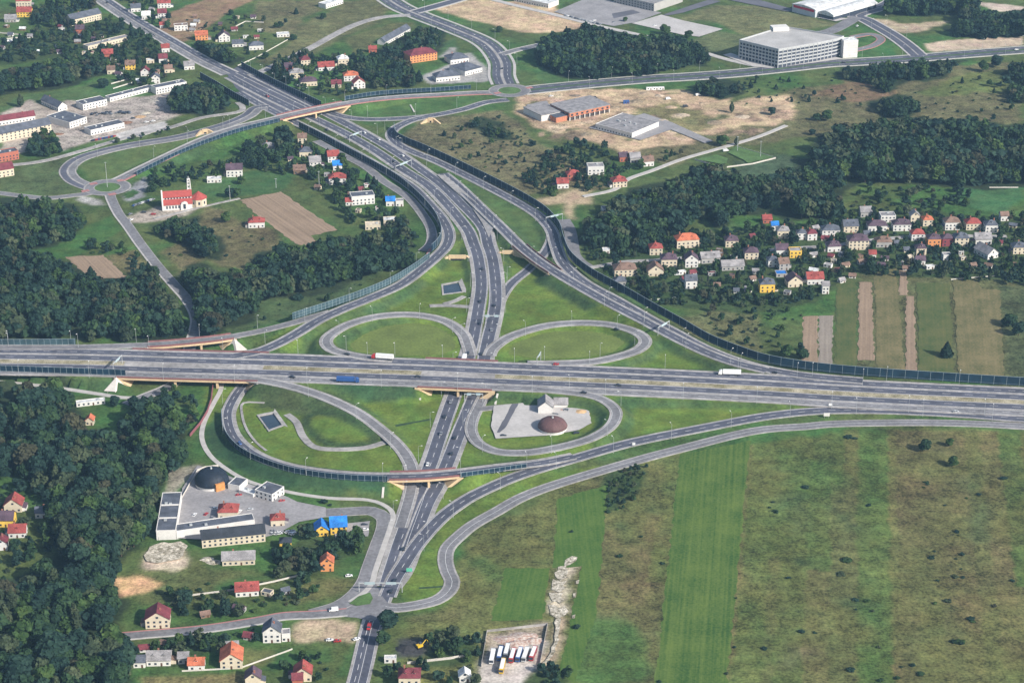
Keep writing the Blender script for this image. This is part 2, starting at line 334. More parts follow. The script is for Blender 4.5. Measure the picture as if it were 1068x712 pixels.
# local roads
def apron(name, left, right, m):
    mb = MB()
    for k in range(len(left)-1):
        q = [left[k], right[k], right[k+1], left[k+1]]; mb.poly([(*G(u, v, z), z) for u, v, z in q][::-1])
    tag(mb.obj(name, m), kind='structure')
apron("paved_gore", [(456, 182.5, 1.2), (473, 197.5, 1.7), (489.7, 212.6, 2.3), (503, 232.7, 3), (510, 248, 3.2)], [(464, 182.5, 1.3), (481, 196.5, 2.2), (497, 211, 3.1), (509, 226, 4), (515, 236, 4.4)], M_shoulder)
apron("paved_gore", [(410, 611, .3), (424, 584, .3), (438, 551, .3), (450, 522, .3), (456, 503, .3)], [(411, 611, .3), (427, 584, .3), (445, 551, .3), (457, 522, .3), (461, 503, .3)], M_shoulder) if False else None
road("local_road", [(402, 632, .15), (413, 633.5, .15), (433, 631, .15), (455, 625.5, .15), (468, 616, .15), (471.6, 606, .15), (467, 595, .15), (464.5, 583, .15), (467, 571, .15), (478, 559.5, .15), (493.5, 547, .15), (519, 532.5, .15), (545, 518, .15), (582.6, 504, .15), (658.5, 481.5, .15), (709, 468, .15), (785, 449.5, .15), (840, 444.5, .15), (874, 441.7, .15), (950, 440.5, .15), (1010, 441.5, .15), (1068, 444.5, .15), (1180, 452, .15)],
     [(-5, -3.8, 's'), (-3.8, 3.8, 'o'), (3.8, 5, 's')], lines=[0])
road("local_road", [(272, 545, .15), (300, 533, .15), (333, 534.5, .15), (367, 533, .15), (387, 532.5, .15), (400, 539, .15), (401, 550, .15), (394, 570, .15), (386, 592, .15), (381, 606, .15), (370, 620, .15), (352, 632, .15), (325, 640, .15)], [(-5.5, -5, 's'), (-5, 5, 'o'), (5, 5.5, 's')])
road("local_road", [(362, 638, .15), (330, 640.5, .15), (297, 642, .15), (271.7, 646.5, .15), (238, 652, .15), (205, 656.5, .15), (171.7, 659.5, .15), (147, 661.5, .15), (115, 665, .15), (86, 672, .15), (56, 683, .15), (20, 697, .15), (-20, 712, .15)], [(-4.6, -3.4, 'r'), (-3.4, 3.4, 'o'), (3.4, 4.6, 'w')])
road("footpath", [(231, 399, .15), (230, 407, .15), (223, 420, .15), (213, 440, .15), (210.5, 456, .15), (216.5, 471, .15), (230, 484.5, .15), (259, 501.5, .15), (300, 512.5, .15), (342, 519, .15), (383.6, 521, .15), (403, 528, .15), (410, 537, .15), (407, 550, .15), (399, 573, .15), (392, 593, .15), (388, 607, .15), (380, 617.5, .15), (365, 627.5, .15)], [(-1.7, 1.7, 'w')])
road("local_road", [(115, 203, .15), (117, 209, .15), (124, 222.7, .15), (134, 236, .15), (146.6, 254, .15), (164, 276.6, .15), (182, 297, .15), (197, 314.5, .15), (205, 332, .15), (202, 350, .15), (195, 372, .15), (186, 395, .15), (172, 405, .15), (156, 411.5, .15), (145, 416, .15), (132, 422, .15)], [(-5.2, -3.8, 'w'), (-3.8, 3.8, 'o'), (3.8, 4.4, 's')], low=True)
road("footpath", [(140, 414.5, .15), (127, 414.3, .15), (92, 409, .15), (50, 403, .15), (0, 398, .15), (-60, 393, .15)], [(-2.2, 2.2, 'w')])
# upper bridge road and its two roundabouts
UB = road("bridge_road", [(120, 189, .2), (128, 185.5, .5), (142, 178.5, 2), (167, 166.5, 4.5), (211, 146, 6.8), (245, 134, 7), (278, 126, 7), (312, 118, 7), (356, 109, 6.6), (389, 104, 5), (423, 101, 3), (456, 99.3, 1.5), (498, 97, .3), (520, 97, .2)],
     [(-6.5, -4.2, 'r'), (-4.2, 4.2, 'o'), (4.2, 6.8, 'w')], dashes=[(0, 5, 6)], bridges=[(291, 362)])
road("ramp", [(97, 196, .2), (86, 192.5, .2), (75, 186.5, .2), (70.5, 177.5, .2), (80, 167.5, .2), (100, 160, .2), (134, 152, .2), (178, 145, .2), (203, 139.5, .2), (236.5, 130, .2), (258, 121, .2), (268, 113, .2), (280, 112, .2)],
     [(-8, -6.6, 's'), (-6.6, -.9, 'o'), (-.9, .9, 's'), (.9, 6.6, 'a'), (6.6, 8, 's')])
road("local_road", [(99, 201, .15), (83.6, 203, .15), (50, 206.5, .15), (25, 204.5, .15), (0, 201.5, .15), (-40, 197, .15)], [(-4.4, -3.4, 's'), (-3.4, 3.4, 'o'), (3.4, 4.4, 's')])
road("boulevard", [(545, 95, .15), (576, 91.5, .15), (634, 86, .15), (684, 82, .15), (712, 80.5, .15), (762, 77, .15), (812, 72, .15), (862, 66.5, .15), (890, 65, .15), (940, 62, .15), (990, 58, .15), (1068, 52, .15), (1150, 46, .15)],
     [(-13.5, -11, 'w'), (-11, -10, 'g'), (-10, -2, 'a'), (-2, 2, 'g'), (2, 10, 'a'), (10, 11, 'g'), (11, 13.5, 'w')], dashes=[(6, 6, 8), (-6, 6, 8)])
road("boulevard", [(527, 88, .15), (523.5, 79, .15), (522, 63.5, .15), (506, 45, .15), (473, 30, .15), (437, 16, .15), (415, 6, .15), (395, -8, .15)],
     [(-15, -12, 'w'), (-12, -10, 'g'), (-10, -1.5, 'a'), (-1.5, 1.5, 's'), (1.5, 10, 'a'), (10, 12, 'g'), (12, 15, 'w')], dashes=[(6, 6, 8), (-6, 6, 8)])
road("local_road", [(432, 13, .15), (450, 8, .15), (478, 0, .15), (500, -8, .15)], [(-9, -6, 'w'), (-6, 6, 'a'), (6, 9, 'w')])
road("local_road", [(428, 16, .15), (397, 18.5, .15), (364.6, 28.5, .15), (316.6, 54, .15), (278.6, 72, .15), (262, 79, .15)], [(-5, 5, 's')])
road("local_road", [(523, 57, .15), (540, 52, .15), (567, 46, .15), (585, 42, .15)], [(-6, -4, 'w'), (-4, 4, 'o'), (4, 6, 'w')])
road("local_road", [(500, -4, .15), (534, 5, .15), (576, 15, .15), (626, 27.6, .15), (676, 38.5, .15), (711, 47.6, .15), (754, 61, .15), (790, 69.5, .15)], [(-4, 4, 'w')])
road("boulevard", [(958, 58, .15), (946, 47.5, .15), (932, 37.5, .15), (915, 27.5, .15), (903, 21, .15), (893, 17.5, .15), (898, 14, .15), (915, 9, .15), (930, 2, .15), (940, -8, .15)],
     [(-10.5, -8.5, 'w'), (-8.5, -.7, 'a'), (-.7, .7, 's'), (.7, 8.5, 'a'), (8.5, 10.5, 'w')])
road("local_road", [(893, 18, .15), (880, 26, .15), (865, 33, .15), (848, 36, .15)], [(-8, 8, 'o')])
road("local_road", [(888, 39, .15), (908, 36, .15), (919, 41, .15), (910, 48, .15), (890, 53, .15)], [(-5, -4, 'r'), (-4, 4, 'o'), (4, 5, 'r')])
# frontage roads
road("local_road", [(330, 147, .15), (356, 161, .15), (381, 174, .15), (400, 189, .15), (426, 206.5, .15), (443, 227, .15), (450, 241, .15), (449, 254, .15), (441, 262, .15)], [(-4.5, -3.5, 's'), (-3.5, 3.5, 'o'), (3.5, 4.5, 's')])
road("local_road", [(588, 229, .15), (594, 240, .15), (597, 255, .15), (599, 266, .15), (606, 274, .15), (615, 279.5, .15)], [(-5.5, 5.5, 'o')])
road("local_road", [(612, 280, .15), (622, 278, .15), (651, 273, .15), (681, 271.5, .15), (712, 269, .15)], [(-2.6, 2.6, 's')])
road("local_road", [(801, 261, .15), (835, 258.5, .15), (870, 256, .15), (905, 251, .15), (950, 247, .15), (1000, 246, .15), (1050, 246.5, .15)], [(-2.8, 2.8, 's')])
road("local_road", [(499, 427, .15), (506, 426, .15), (520, 424.5, .15), (540, 423, .15)], [(-3.5, -2.8, 's'), (-2.8, 2.8, 'o'), (2.8, 3.5, 's')])
road("local_road", [(-10, 173, .15), (20, 171.5, .15), (50, 167, .15), (85, 157.5, .15), (120, 147, .15), (150, 139, .15), (178, 133, .15), (210, 123, .15), (248, 117, .15), (253, 112, .15), (248, 107, .15)], [(-3.2, 3.2, 's')])
road("footpath", [(276, 420, .15), (254, 420, .15), (252.5, 432, .15), (257, 447, .15), (267, 461, .15), (278, 470, .15)], [(-.9, .9, 's')])
road("dirt_track", [(299, 432, .15), (309, 440, .15), (316, 455, .15), (328, 466, .15), (350, 468.5, .15), (380, 467, .15), (402, 461, .15)], [(-2.6, 2.6, 's')])
road("dirt_track", [(448, 319, .15), (465, 318.5, .15), (490, 320, .6)], [(-2.6, 2.6, 's')])
road("dirt_track", [(463, 317, .15), (474, 314, .15), (484, 309, .15)], [(-2.2, 2.2, 's')])
road("footpath", [(0, 472, .15), (22, 470, .15), (45, 467, .15)], [(-1.6, 1.6, 's')])
road("footpath", [(160, 228, .15), (178, 224, .15), (210, 216, .15), (250, 207, .15)], [(-1.5, 1.5, 's')])
road("dirt_track", [(608, 205, .15), (640, 198, .15), (655, 187, .15), (680, 178, .15), (712, 166, .15), (750, 155, .15), (790, 143, .15), (820, 131, .15)], [(-2.5, 2.5, 'w')])
def ring(name, u, v, rin, rout, z):
    x, y = G(u, v, z); mb = MB(); N = 48
    for k in range(N):
        a, b = 2*PI*k/N, 2*PI*(k+1)/N
        P = lambda r, t: (x+r*math.cos(t), y+r*math.sin(t), z)
        mb.quad(P(rin, a), P(rout-1.5, a), P(rout-1.5, b), P(rin, b), 0); mb.quad(P(rout-1.5, a), P(rout, a), P(rout, b), P(rout-1.5, b), 1)
        mb.quad(P(rin-1, a), P(rin, a), P(rin, b), P(rin-1, b), 1)
    tag(mb.obj(name, [M_asphalt_old, M_shoulder]), kind='structure')
    for k in range(0, 48, 2): SAMPLES.append((x+(rin+rout)/2*math.cos(2*PI*k/N), y+(rin+rout)/2*math.sin(2*PI*k/N), z-.1, -(rout-rin)/2, (rout-rin)/2, False, False, 1, 0, True))
    return x, y
ring("roundabout", 112, 195.3, 12.5, 21.5, .42)
ring("roundabout", 531.5, 94.5, 12.5, 22, .42)
for u, v in ((97.5, 192), (89, 199.5), (117, 203), (126, 188.5), (519, 97.5), (552, 92)):
    x, y = G(u, v); mb = MB(); mb.box(-3.5, 3.5, -2.5, 2.5, 0, .1); mb.obj("crossing_paving", M_redpave, None, (x, y, .42), .5)['kind'] = 'structure'

# ------------------------------------------------------------------ terrain
XS = np.concatenate([[-9000, -3000, -1500, -900], np.arange(-680, 681, 2.5), [900, 1500, 3000, 9000]])
YS = np.concatenate([[-6000, -500, 400, 800], np.arange(930, 2560, 2.5), [2700, 3200, 5000, 12000]])
NX, NY = len(XS), len(YS)
GX, GY = np.meshgrid(XS, YS)
HT = np.zeros_like(GX)
SLOPE = .6
OCC = np.zeros(GX.shape, bool)
def window(x, y, r):
    i0, i1 = np.searchsorted(XS, [x-r, x+r]); j0, j1 = np.searchsorted(YS, [y-r, y+r]); return slice(j0, j1), slice(i0, i1)
def lateral(s, w):
    dx, dy = GX[w]-s[0], GY[w]-s[1]
    along = dx*s[7]+dy*s[8]; lat = -dx*s[8]+dy*s[7]
    da = np.maximum(np.abs(along)-2.5, 0)
    dl = np.maximum(np.maximum(lat-s[4], s[3]-lat), 0)
    return np.hypot(da, dl)
for s in SAMPLES:
    if s[5] or s[2] < .5: continue
    w = window(s[0], s[1], max(-s[3], s[4])+s[2]/SLOPE+5)
    d = lateral(s, w); HT[w] = np.maximum(HT[w], s[2]-.2-SLOPE*np.maximum(0, d-1.2))
for s in SAMPLES:
    w = window(s[0], s[1], max(-s[3], s[4])+16)
    d = lateral(s, w); OCC[w] |= d < 2.5
    if s[5]: continue
    HT[w] = np.where(d < 2.6, np.minimum(HT[w], s[2]-.2), HT[w])
    if s[6] and s[2] < 1: HT[w] = np.minimum(HT[w], s[2]-.2+.8*np.maximum(0, d-2.6))
for L, TT, us, lo, hi, br in BRSPANS:
    sel = [i for i, u in enumerate(us) if any(a <= u <= b for a, b in br)]
    runs = []
    for i in sel:
        if runs and i == runs[-1][-1]+1: runs[-1].append(i)
        else: runs.append([i])
    for run in runs:
        Ls = [L[i] for i in run]; acc = [0]
        for a, b in zip(Ls[:-1], Ls[1:]): acc.append(acc[-1]+(b-a).length)
        for i, ss in zip(run, acc):
            dd = min(ss, acc[-1]-ss); zt = L[i].z-.6; s_ = (L[i].x, L[i].y, 0, lo, hi, 0, 0, TT[i].x, TT[i].y)
            w = window(L[i].x, L[i].y, max(-lo, hi)+8); d = lateral(s_, w)
            HT[w] = np.where(d < 1.5, np.minimum(HT[w], max(-.1, zt-dd/1.65-1.3)), HT[w])
# storm-water basins
def basin(pts, depth):
    P = gpoly(pts); HT[inpoly(GX, GY, P)] = -depth
mm = inpoly(GX, GY, gpoly([(320, 435), (331, 432), (352, 435), (378, 447), (390, 457), (387, 463), (362, 465), (340, 463), (328, 453), (319, 443)])).astype(float)
mring = np.zeros_like(mm)
for _ in range(3): mm[1:-1, 1:-1] = (mm[1:-1, 1:-1]*2+mm[:-2, 1:-1]+mm[2:, 1:-1]+mm[1:-1, :-2]+mm[1:-1, 2:])/6
HT += 1.6*mm
def T(x, y):
    i = int(np.clip(np.searchsorted(XS, x)-1, 0, NX-2)); j = int(np.clip(np.searchsorted(YS, y)-1, 0, NY-2))
    a = (x-XS[i])/(XS[i+1]-XS[i]); b = (y-YS[j])/(YS[j+1]-YS[j])
    return float((HT[j, i]*(1-a)+HT[j, i+1]*a)*(1-b)+(HT[j+1, i]*(1-a)+HT[j+1, i+1]*a)*b)
def GT(u, v):
    z = 0
    for _ in range(6): x, y = G(u, v, z); z = .5*z+.5*max(T(x, y), 0)
    x, y = G(u, v, z); return x, y, T(x, y)
# ground cover colours: broad patches traced on the ground, ragged edges
EW_PX = 0
wx = GX+6*(vnoise(GX, GY, 9, 1)-.5)+14*(vnoise(GX, GY, 31, 2)-.5); wy = GY+10*(vnoise(GX, GY, 11, 3)-.5)+24*(vnoise(GX, GY, 37, 4)-.5)
C = np.zeros(GX.shape+(4,)); 
def setc(mask, col, tuft=None):
    C[mask, :3] = col
    if tuft is not None: C[mask, 3] = tuft
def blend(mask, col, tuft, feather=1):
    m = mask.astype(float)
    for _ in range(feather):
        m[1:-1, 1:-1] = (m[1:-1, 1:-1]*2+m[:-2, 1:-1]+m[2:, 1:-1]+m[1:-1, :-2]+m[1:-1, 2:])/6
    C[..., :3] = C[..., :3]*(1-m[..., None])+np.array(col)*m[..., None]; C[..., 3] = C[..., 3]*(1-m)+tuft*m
OLIVE, DRY, GREEN, LAWN, DARKG, SAND, PALE, BROWN = (.072, .100, .032), (.100, .110, .037), (.052, .112, .030), (.105, .158, .030), (.030, .062, .030), (.44, .33, .21), (.34, .31, .28), (.22, .15, .09)
setc(np.ones(GX.shape, bool), OLIVE, .5)
b1 = vnoise(GX, GY, 60, 5); b2 = vnoise(GX, GY, 24, 6); bb = np.clip((b1*.6+b2*.4-.42)*4, 0, 1)[..., None]
C[..., :3] = C[..., :3]*(1-bb)+np.array(GREEN)*bb
def patch(pts, col, tuft=.5, feather=1, warp=1.0):
    P = gpoly(pts); X = GX+(wx-GX)*warp; Y = GY+(wy-GY)*warp; blend(inpoly(X, Y, P), col, tuft, feather)
# right hand meadows
patch([(415, 650), (450, 635), (500, 560), (560, 515), (700, 478), (880, 448), (1100, 450), (1100, 740), (420, 740)], DRY, 1.0, 2)
for k, (u, v, ru, rv) in enumerate([(845, 500, 40, 28), (820, 540, 26, 18), (650, 505, 26, 12), (905, 490, 12, 40), (1020, 545, 16, 60), (1040, 480, 20, 12), (700, 660, 10, 20), (980, 470, 30, 10), (945, 550, 10, 30), (915, 665, 10, 60), (890, 625, 18, 8), (860, 600, 30, 18), (800, 660, 10, 30), (640, 650, 25, 20), (470, 640, 16, 8), (515, 590, 12, 20), (610, 560, 14, 40), (880, 560, 14, 60)]):
    patch([(u+ru*math.cos(t), v+rv*math.sin(t)) for t in np.linspace(0, 2*PI, 14)[:-1]], [(.075, .115, .034), (.060, .085, .036), (.095, .105, .040)][k % 3], 1.0, 5, 1.6)
for k, (u, v, ru, rv) in enumerate([(760, 600, 12, 40), (840, 690, 26, 14), (1010, 640, 30, 14), (960, 520, 24, 18), (1040, 600, 20, 30), (660, 600, 18, 26), (690, 560, 10, 20), (445, 648, 22, 6), (640, 600, 20, 40), (930, 470, 30, 8), (820, 560, 16, 10)]):
    patch([(u+ru*math.cos(t), v+rv*math.sin(t)) for t in np.linspace(0, 2*PI, 14)[:-1]], [(.135, .112, .046), (.108, .104, .052), (.140, .116, .050)][k % 3], 1.0, 5, 1.6)
# old strip parcels of the meadow, all running the same way
_a, _b = Vector(G(783, 459)), Vector(G(757, 712)); _d = (_b-_a).normalized(); _n = Vector((-_d.y, _d.x))
acr = (GX-_a.x)*_n.x+(GY-_a.y)*_n.y+2.5*(vnoise(GX, GY, 22, 1)-.5); alg = (GX-_a.x)*_d.x+(GY-_a.y)*_d.y
rs = np.random.default_rng(31); edges = np.cumsum(rs.uniform(5, 17, 90))-480; sid = np.searchsorted(edges, acr)
pal = np.array([(.105, .106, .038), (.078, .108, .030), (.122, .108, .044), (.090, .098, .036), (.062, .104, .027), (.104, .094, .040)])
pick = rs.integers(0, 6, 92); sec = rs.integers(0, 6, 92); brk = rs.uniform(30, 380, 92)
scol = np.where((alg < brk[sid])[..., None], pal[pick[sid]], pal[sec[sid]])
fld = inpoly(GX, GY, gpoly([(600, 506), (700, 478), (880, 448), (1100, 450), (1100, 740), (590, 740)]))
mw = (fld*np.clip(.35+.9*(vnoise(GX, GY, 40, 6)-.3), 0, .8))[..., None]
C[..., :3] = C[..., :3]*(1-mw)+scol*mw
for u, v, n, du, dv in [(1010, 600, 9, 14, 30), (975, 590, 7, 10, 22), (905, 632, 6, 16, 6), (840, 658, 4, 12, 4), (835, 602, 3, 12, 4), (1000, 655, 6, 20, 14), (890, 560, 6, 26, 30), (850, 525, 6, 30, 14), (1040, 540, 6, 16, 40), (690, 560, 4, 8, 30), (655, 575, 4, 10, 20), (880, 690, 5, 30, 14)]:
    for q in range(n//2+1):
        cu, cv = u+random.uniform(-du, du), v+random.uniform(-dv, dv); a, b = random.uniform(2, 5), random.uniform(1, 4)
        patch([(cu+a*math.cos(t), cv+b*math.sin(t)) for t in np.linspace(0, 2*PI, 9)[:-1]], (.046, .074, .028), 1, 3, 1.4)
# interchange lawns
patch([(215, 400), (290, 404), (437, 404), (520, 408), (640, 412), (700, 416), (860, 424), (800, 434), (660, 458), (600, 474), (540, 490), (470, 527), (435, 565), (408, 620), (398, 600), (420, 530), (402, 519), (300, 509), (250, 493), (222, 470), (214, 440)], LAWN, .18, 1, .3)
patch([(260, 370), (300, 352), (420, 298), (470, 255), (490, 250), (540, 262), (600, 296), (760, 378), (700, 392), (480, 376), (340, 372)], LAWN, .18, 1, .3)
patch([(425, 640), (470, 625), (474, 606), (468, 580), (480, 555), (560, 512), (640, 486), (560, 494), (470, 535), (420, 610)], LAWN, .3, 1, .3)
patch([(480, 180), (540, 212), (575, 240), (565, 262), (545, 258), (500, 215)], (.070, .115, .036), .25, 1, .3)
patch([(93, 187), (130, 186), (178, 160), (262, 127), (180, 148), (110, 160), (82, 172)], (.085, .125, .04), .2, 1, .2)
patch([(365, 122), (400, 104), (480, 99), (510, 101), (480, 112), (440, 119)], (.062, .12, .035), .2, 1, .2)
patch([(0, 368), (130, 374), (130, 395), (128, 411), (60, 401), (0, 395)], (.085, .12, .035), .6, 1, .5)
# fresh dark grass on the steep slopes
gy_, gx_ = np.gradient(HT, YS, XS); steep = np.hypot(gx_, gy_) > .25
blend(steep & (vnoise(GX, GY, 45, 7) > .42) & (GY < 1900), (.048, .088, .034), .25, 2)
patch([(216, 470), (214, 445), (224, 432), (232, 455), (256, 477), (300, 492), (360, 500), (404, 503), (404, 520), (300, 509), (255, 496)], (.038, .082, .036), .15, 1, .2)
patch([(300, 404), (436, 405), (436, 418), (380, 418), (340, 408)], (.036, .075, .032), .2, 1, .2)
patch([(262, 405), (290, 402), (350, 420), (400, 450), (396, 458), (370, 440), (310, 432), (268, 425)], (.06, .085, .034), .4, 2, .5)
# small meadows and gardens
patch([(636, 292), (660, 262), (760, 240), (870, 232), (960, 224), (1068, 228), (1068, 292), (960, 288), (880, 284), (850, 306), (800, 320), (700, 316)], (.046, .078, .028), .6, 3, 1)
patch([(872, 285), (1090, 285), (1090, 405), (872, 385)], (.088, .094, .040), 1, 2, .6)
patch([(880, 285), (896, 285), (894, 380), (878, 380)], (.055, .095, .03), .8, 2, .6)
patch([(1045, 300), (1090, 300), (1090, 400), (1048, 395)], (.060, .075, .034), 1, 2, .8)
patch([(20, 262), (118, 226), (128, 243), (70, 270)], GREEN, .25, 1, .5)
patch([(0, 112), (20, 100), (70, 92), (110, 82), (125, 86), (110, 100), (60, 112), (0, 122)], (.068, .115, .04), .3, 1, .6)
patch([(95, 92), (140, 82), (152, 90), (112, 102)], (.05, .105, .035), .2, 0, .2)
patch([(200, 196), (260, 178), (312, 182), (296, 200), (262, 206), (225, 206)], (.055, .11, .037), .3, 1, .5)
patch([(30, 172), (70, 160), (82, 160), (66, 178), (78, 196), (90, 200), (40, 203), (0, 200), (0, 185)], (.075, .105, .042), .6, 1, .5)
patch([(215, 215), (280, 240), (310, 262), (270, 285), (210, 270), (190, 290), (165, 262), (200, 230)], (.12, .108, .052), .9, 2, 1)
patch([(128, 262), (146, 258), (156, 280), (130, 290), (110, 268)], (.12, .11, .05), .8, 1, 1)
patch([(300, 300), (400, 282), (440, 268), (450, 264), (360, 308), (300, 332), (230, 350), (262, 322)], (.06, .092, .037), .6, 2, .6)
patch([(310, 30), (360, 0), (420, 0), (395, 22), (330, 55), (280, 70), (262, 66), (300, 48)], (.115, .118, .052), .7, 2, .6)
patch([(275, 0), (340, 0), (300, 40), (262, 30)], (.12, .115, .055), .8, 2, 1)
patch([(360, 42), (400, 25), (430, 24), (410, 38), (370, 60)], (.105, .115, .045), .6, 1, .5)
patch([(395, 40), (424, 28), (428, 32), (404, 46), (380, 56)], (.055, .11, .036), .3, 1, .3)
patch([(450, 50), (475, 40), (478, 55), (456, 60)], (.06, .11, .04), .3, 1, .4)
patch([(410, 150), (440, 125), (520, 112), (560, 150), (610, 170), (640, 200), (580, 200), (540, 205), (480, 178)], (.125, .115, .058), 1, 2, 1)
patch([(640, 145), (712, 150), (830, 90), (1068, 64), (1068, 130), (860, 140), (760, 150), (700, 175)], (.11, .105, .05), 1, 2, 1)
patch([(980, 85), (1050, 75), (1068, 90), (1010, 100), (960, 98)], (.105, .13, .042), .5, 2, 1)
patch([(880, 80), (920, 78), (940, 100), (890, 108), (850, 100)], (.15, .105, .06), .8, 2, 1)
patch([(760, 168), (820, 160), (852, 170), (830, 190), (770, 182)], (.055, .085, .045), .8, 3, 1)
patch([(640, 185), (712, 182), (720, 200), (680, 215), (650, 208)], (.085, .12, .04), .5, 2, 1)
patch([(735, 220), (760, 222), (770, 240), (755, 250), (745, 240)], (.07, .125, .04), .3, 1, .4)
patch([(1000, 190), (1068, 188), (1068, 208), (1040, 222), (1000, 212)], (.05, .12, .045), .3, 1, .6)
patch([(1050, 220), (1068, 218), (1068, 240), (1056, 240)], (.08, .14, .04), .3, 1, .4)
patch([(0, 150), (1, 151), (0, 152)], GREEN, .3)
patch([(128, 600), (200, 575), (270, 592), (300, 598), (288, 612), (230, 615), (180, 628), (130, 625)], (.085, .10, .036), .9, 2, 1)
patch([(230, 605), (300, 592), (312, 598), (250, 612), (210, 618)], (.062, .118, .035), .3, 2, .6)
patch([(300, 545), (372, 538), (388, 550), (375, 590), (350, 598), (310, 600)], (.06, .10, .036), .5, 2, .6)
patch([(345, 582), (384, 576), (378, 600), (345, 604)], (.055, .118, .035), .2, 1, .3)
patch([(300, 612), (345, 606), (370, 602), (370, 612), (345, 625), (310, 632), (296, 628)], (.115, .12, .045), .7, 2, .6)
patch([(288, 680), (345, 676), (345, 690), (300, 695), (280, 700)], (.052, .115, .035), .3, 1, .3)
patch([(250, 675), (286, 678), (280, 695), (255, 700)], (.11, .125, .045), .4, 1, .4)
patch([(150, 706), (240, 702), (270, 704), (260, 730), (150, 730)], (.16, .14, .06), .9, 1, .5)
patch([(365, 676), (374, 674), (364, 706), (350, 706)], (.06, .12, .036), .2, 1, .2)
patch([(230, 652), (250, 650), (246, 674), (226, 676)], (.06, .115, .036), .2, 1, .3)
patch([(640, 290), (680, 290), (690, 320), (660, 325), (645, 310)], (.06, .108, .04), .4, 2, .7)
patch([(682, 300), (706, 300), (704, 318), (684, 318)], (.06, .12, .038), .3, 1, .3)
patch([(712, 330), (740, 318), (780, 322), (800, 340), (790, 370), (750, 365), (720, 350)], (.11, .115, .05), .9, 2, 1)
patch([(560, 82), (556, 60), (562, 52), (585, 78), (620, 85), (570, 88)], (.062, .12, .04), .25, 1, .2)
patch([(640, 42), (700, 52), (690, 44), (650, 36)], (.075, .115, .045), .4, 1, .3)
patch([(700, 22), (745, 5), (800, 8), (850, 20), (880, 26), (830, 30), (790, 42), (740, 22)], (.13, .135, .06), .6, 2, .6)
patch([(715, 45), (740, 32), (790, 38), (770, 62), (745, 62), (725, 55)], (.10, .12, .052), .6, 2, .6)
patch([(893, 50), (915, 42), (925, 42), (935, 58), (890, 62)], (.05, .12, .035), .1, 0, 0)
patch([(895, 28), (912, 30), (922, 40), (905, 36)], (.05, .12, .035), .1, 0, 0)
# bare earth and sand
patch([(450, 8), (480, 0), (560, 0), (600, 12), (622, 30), (560, 34), (520, 28), (480, 16)], SAND, .5, 2, 1)
patch([(545, 100), (570, 94), (640, 92), (712, 92), (722, 100), (760, 108), (830, 100), (822, 128), (770, 130), (720, 148), (690, 160), (712, 150), (660, 160), (620, 148), (590, 140), (550, 128), (540, 115)], (.42, .31, .2), .7, 2, 1)
patch([(660, 112), (700, 108), (740, 115), (750, 130), (710, 140), (680, 130)], (.17, .155, .07), .9, 3, 1)
patch([(725, 96), (760, 100), (770, 112), (800, 108), (820, 112), (815, 130), (770, 128), (735, 118)], SAND, .5, 2, 1)
patch([(575, 205), (595, 198), (618, 198), (616, 210), (600, 212), (604, 228), (597, 228), (590, 212), (565, 214), (556, 210)], (.36, .28, .18), .4, 2, .5)
patch([(912, 22), (960, 24), (990, 22), (985, 28), (950, 34), (920, 28)], (.40, .32, .22), .5, 2, 1)
patch([(962, 46), (990, 42), (1068, 38), (1068, 48), (1000, 53), (972, 54)], (.44, .35, .26), .3, 1, .3)
patch([(1018, 2), (1050, 5), (1068, 8), (1068, 16), (1035, 10)], (.44, .37, .30), .3, 1, .4)
patch([(155, 570), (185, 564), (196, 570), (190, 584), (160, 588), (150, 580)], (.40, .33, .25), .7, 1, 1)
patch([(113, 606), (125, 601), (160, 602), (170, 608), (150, 618), (120, 624), (114, 616)], (.46, .29, .16), .6, 1, .5)
patch([(306, 650), (320, 645), (370, 646), (368, 668), (305, 670)], (.36, .28, .19), .5, 1, .4)
patch([(178, 490), (198, 486), (200, 495), (178, 520), (168, 522)], (.24, .22, .17), .8, 1, 1)
patch([(584, 587), (600, 582), (603, 588), (593, 600), (594, 615), (590, 630), (594, 640), (582, 646), (570, 640), (573, 625), (572, 612), (578, 600)], (.37, .32, .24), 1, 1, .6)
patch([(600, 652), (650, 648), (676, 655), (680, 712), (590, 712), (585, 690)], (.065, .115, .032), .6, 3, 1)
patch([(578, 645), (588, 645), (588, 668), (572, 696), (562, 692), (578, 668)], (.36, .29, .20), .6, 1, .5)
patch([(508, 658), (572, 650), (570, 668), (512, 672)], (.24, .20, .15), 1, 1, .5)
patch([(500, 694), (512, 672), (572, 668), (562, 696), (545, 715), (498, 715)], (.42, .38, .34), .3, 1, .3)
patch([(412, 668), (440, 666), (444, 680), (412, 684)], (.05, .05, .052), .5, 1, .5)
patch([(262, 98), (275, 92), (220, 118), (215, 112)], OLIVE, .5)
for q in range(46):
    cu, cv = random.uniform(560, 820), random.uniform(98, 146); cv = min(cv, 150-(cu-560)*.06); a, b = random.uniform(4, 14), random.uniform(1.5, 4.5)
    patch([(cu+a*math.cos(t), cv+b*math.sin(t)) for t in np.linspace(0, 2*PI, 9)[:-1]], [(.20, .15, .10), (.50, .39, .27), (.13, .13, .06), (.30, .22, .15), (.10, .115, .05), (.42, .30, .22)][q % 6], 1, 1, 1.4)
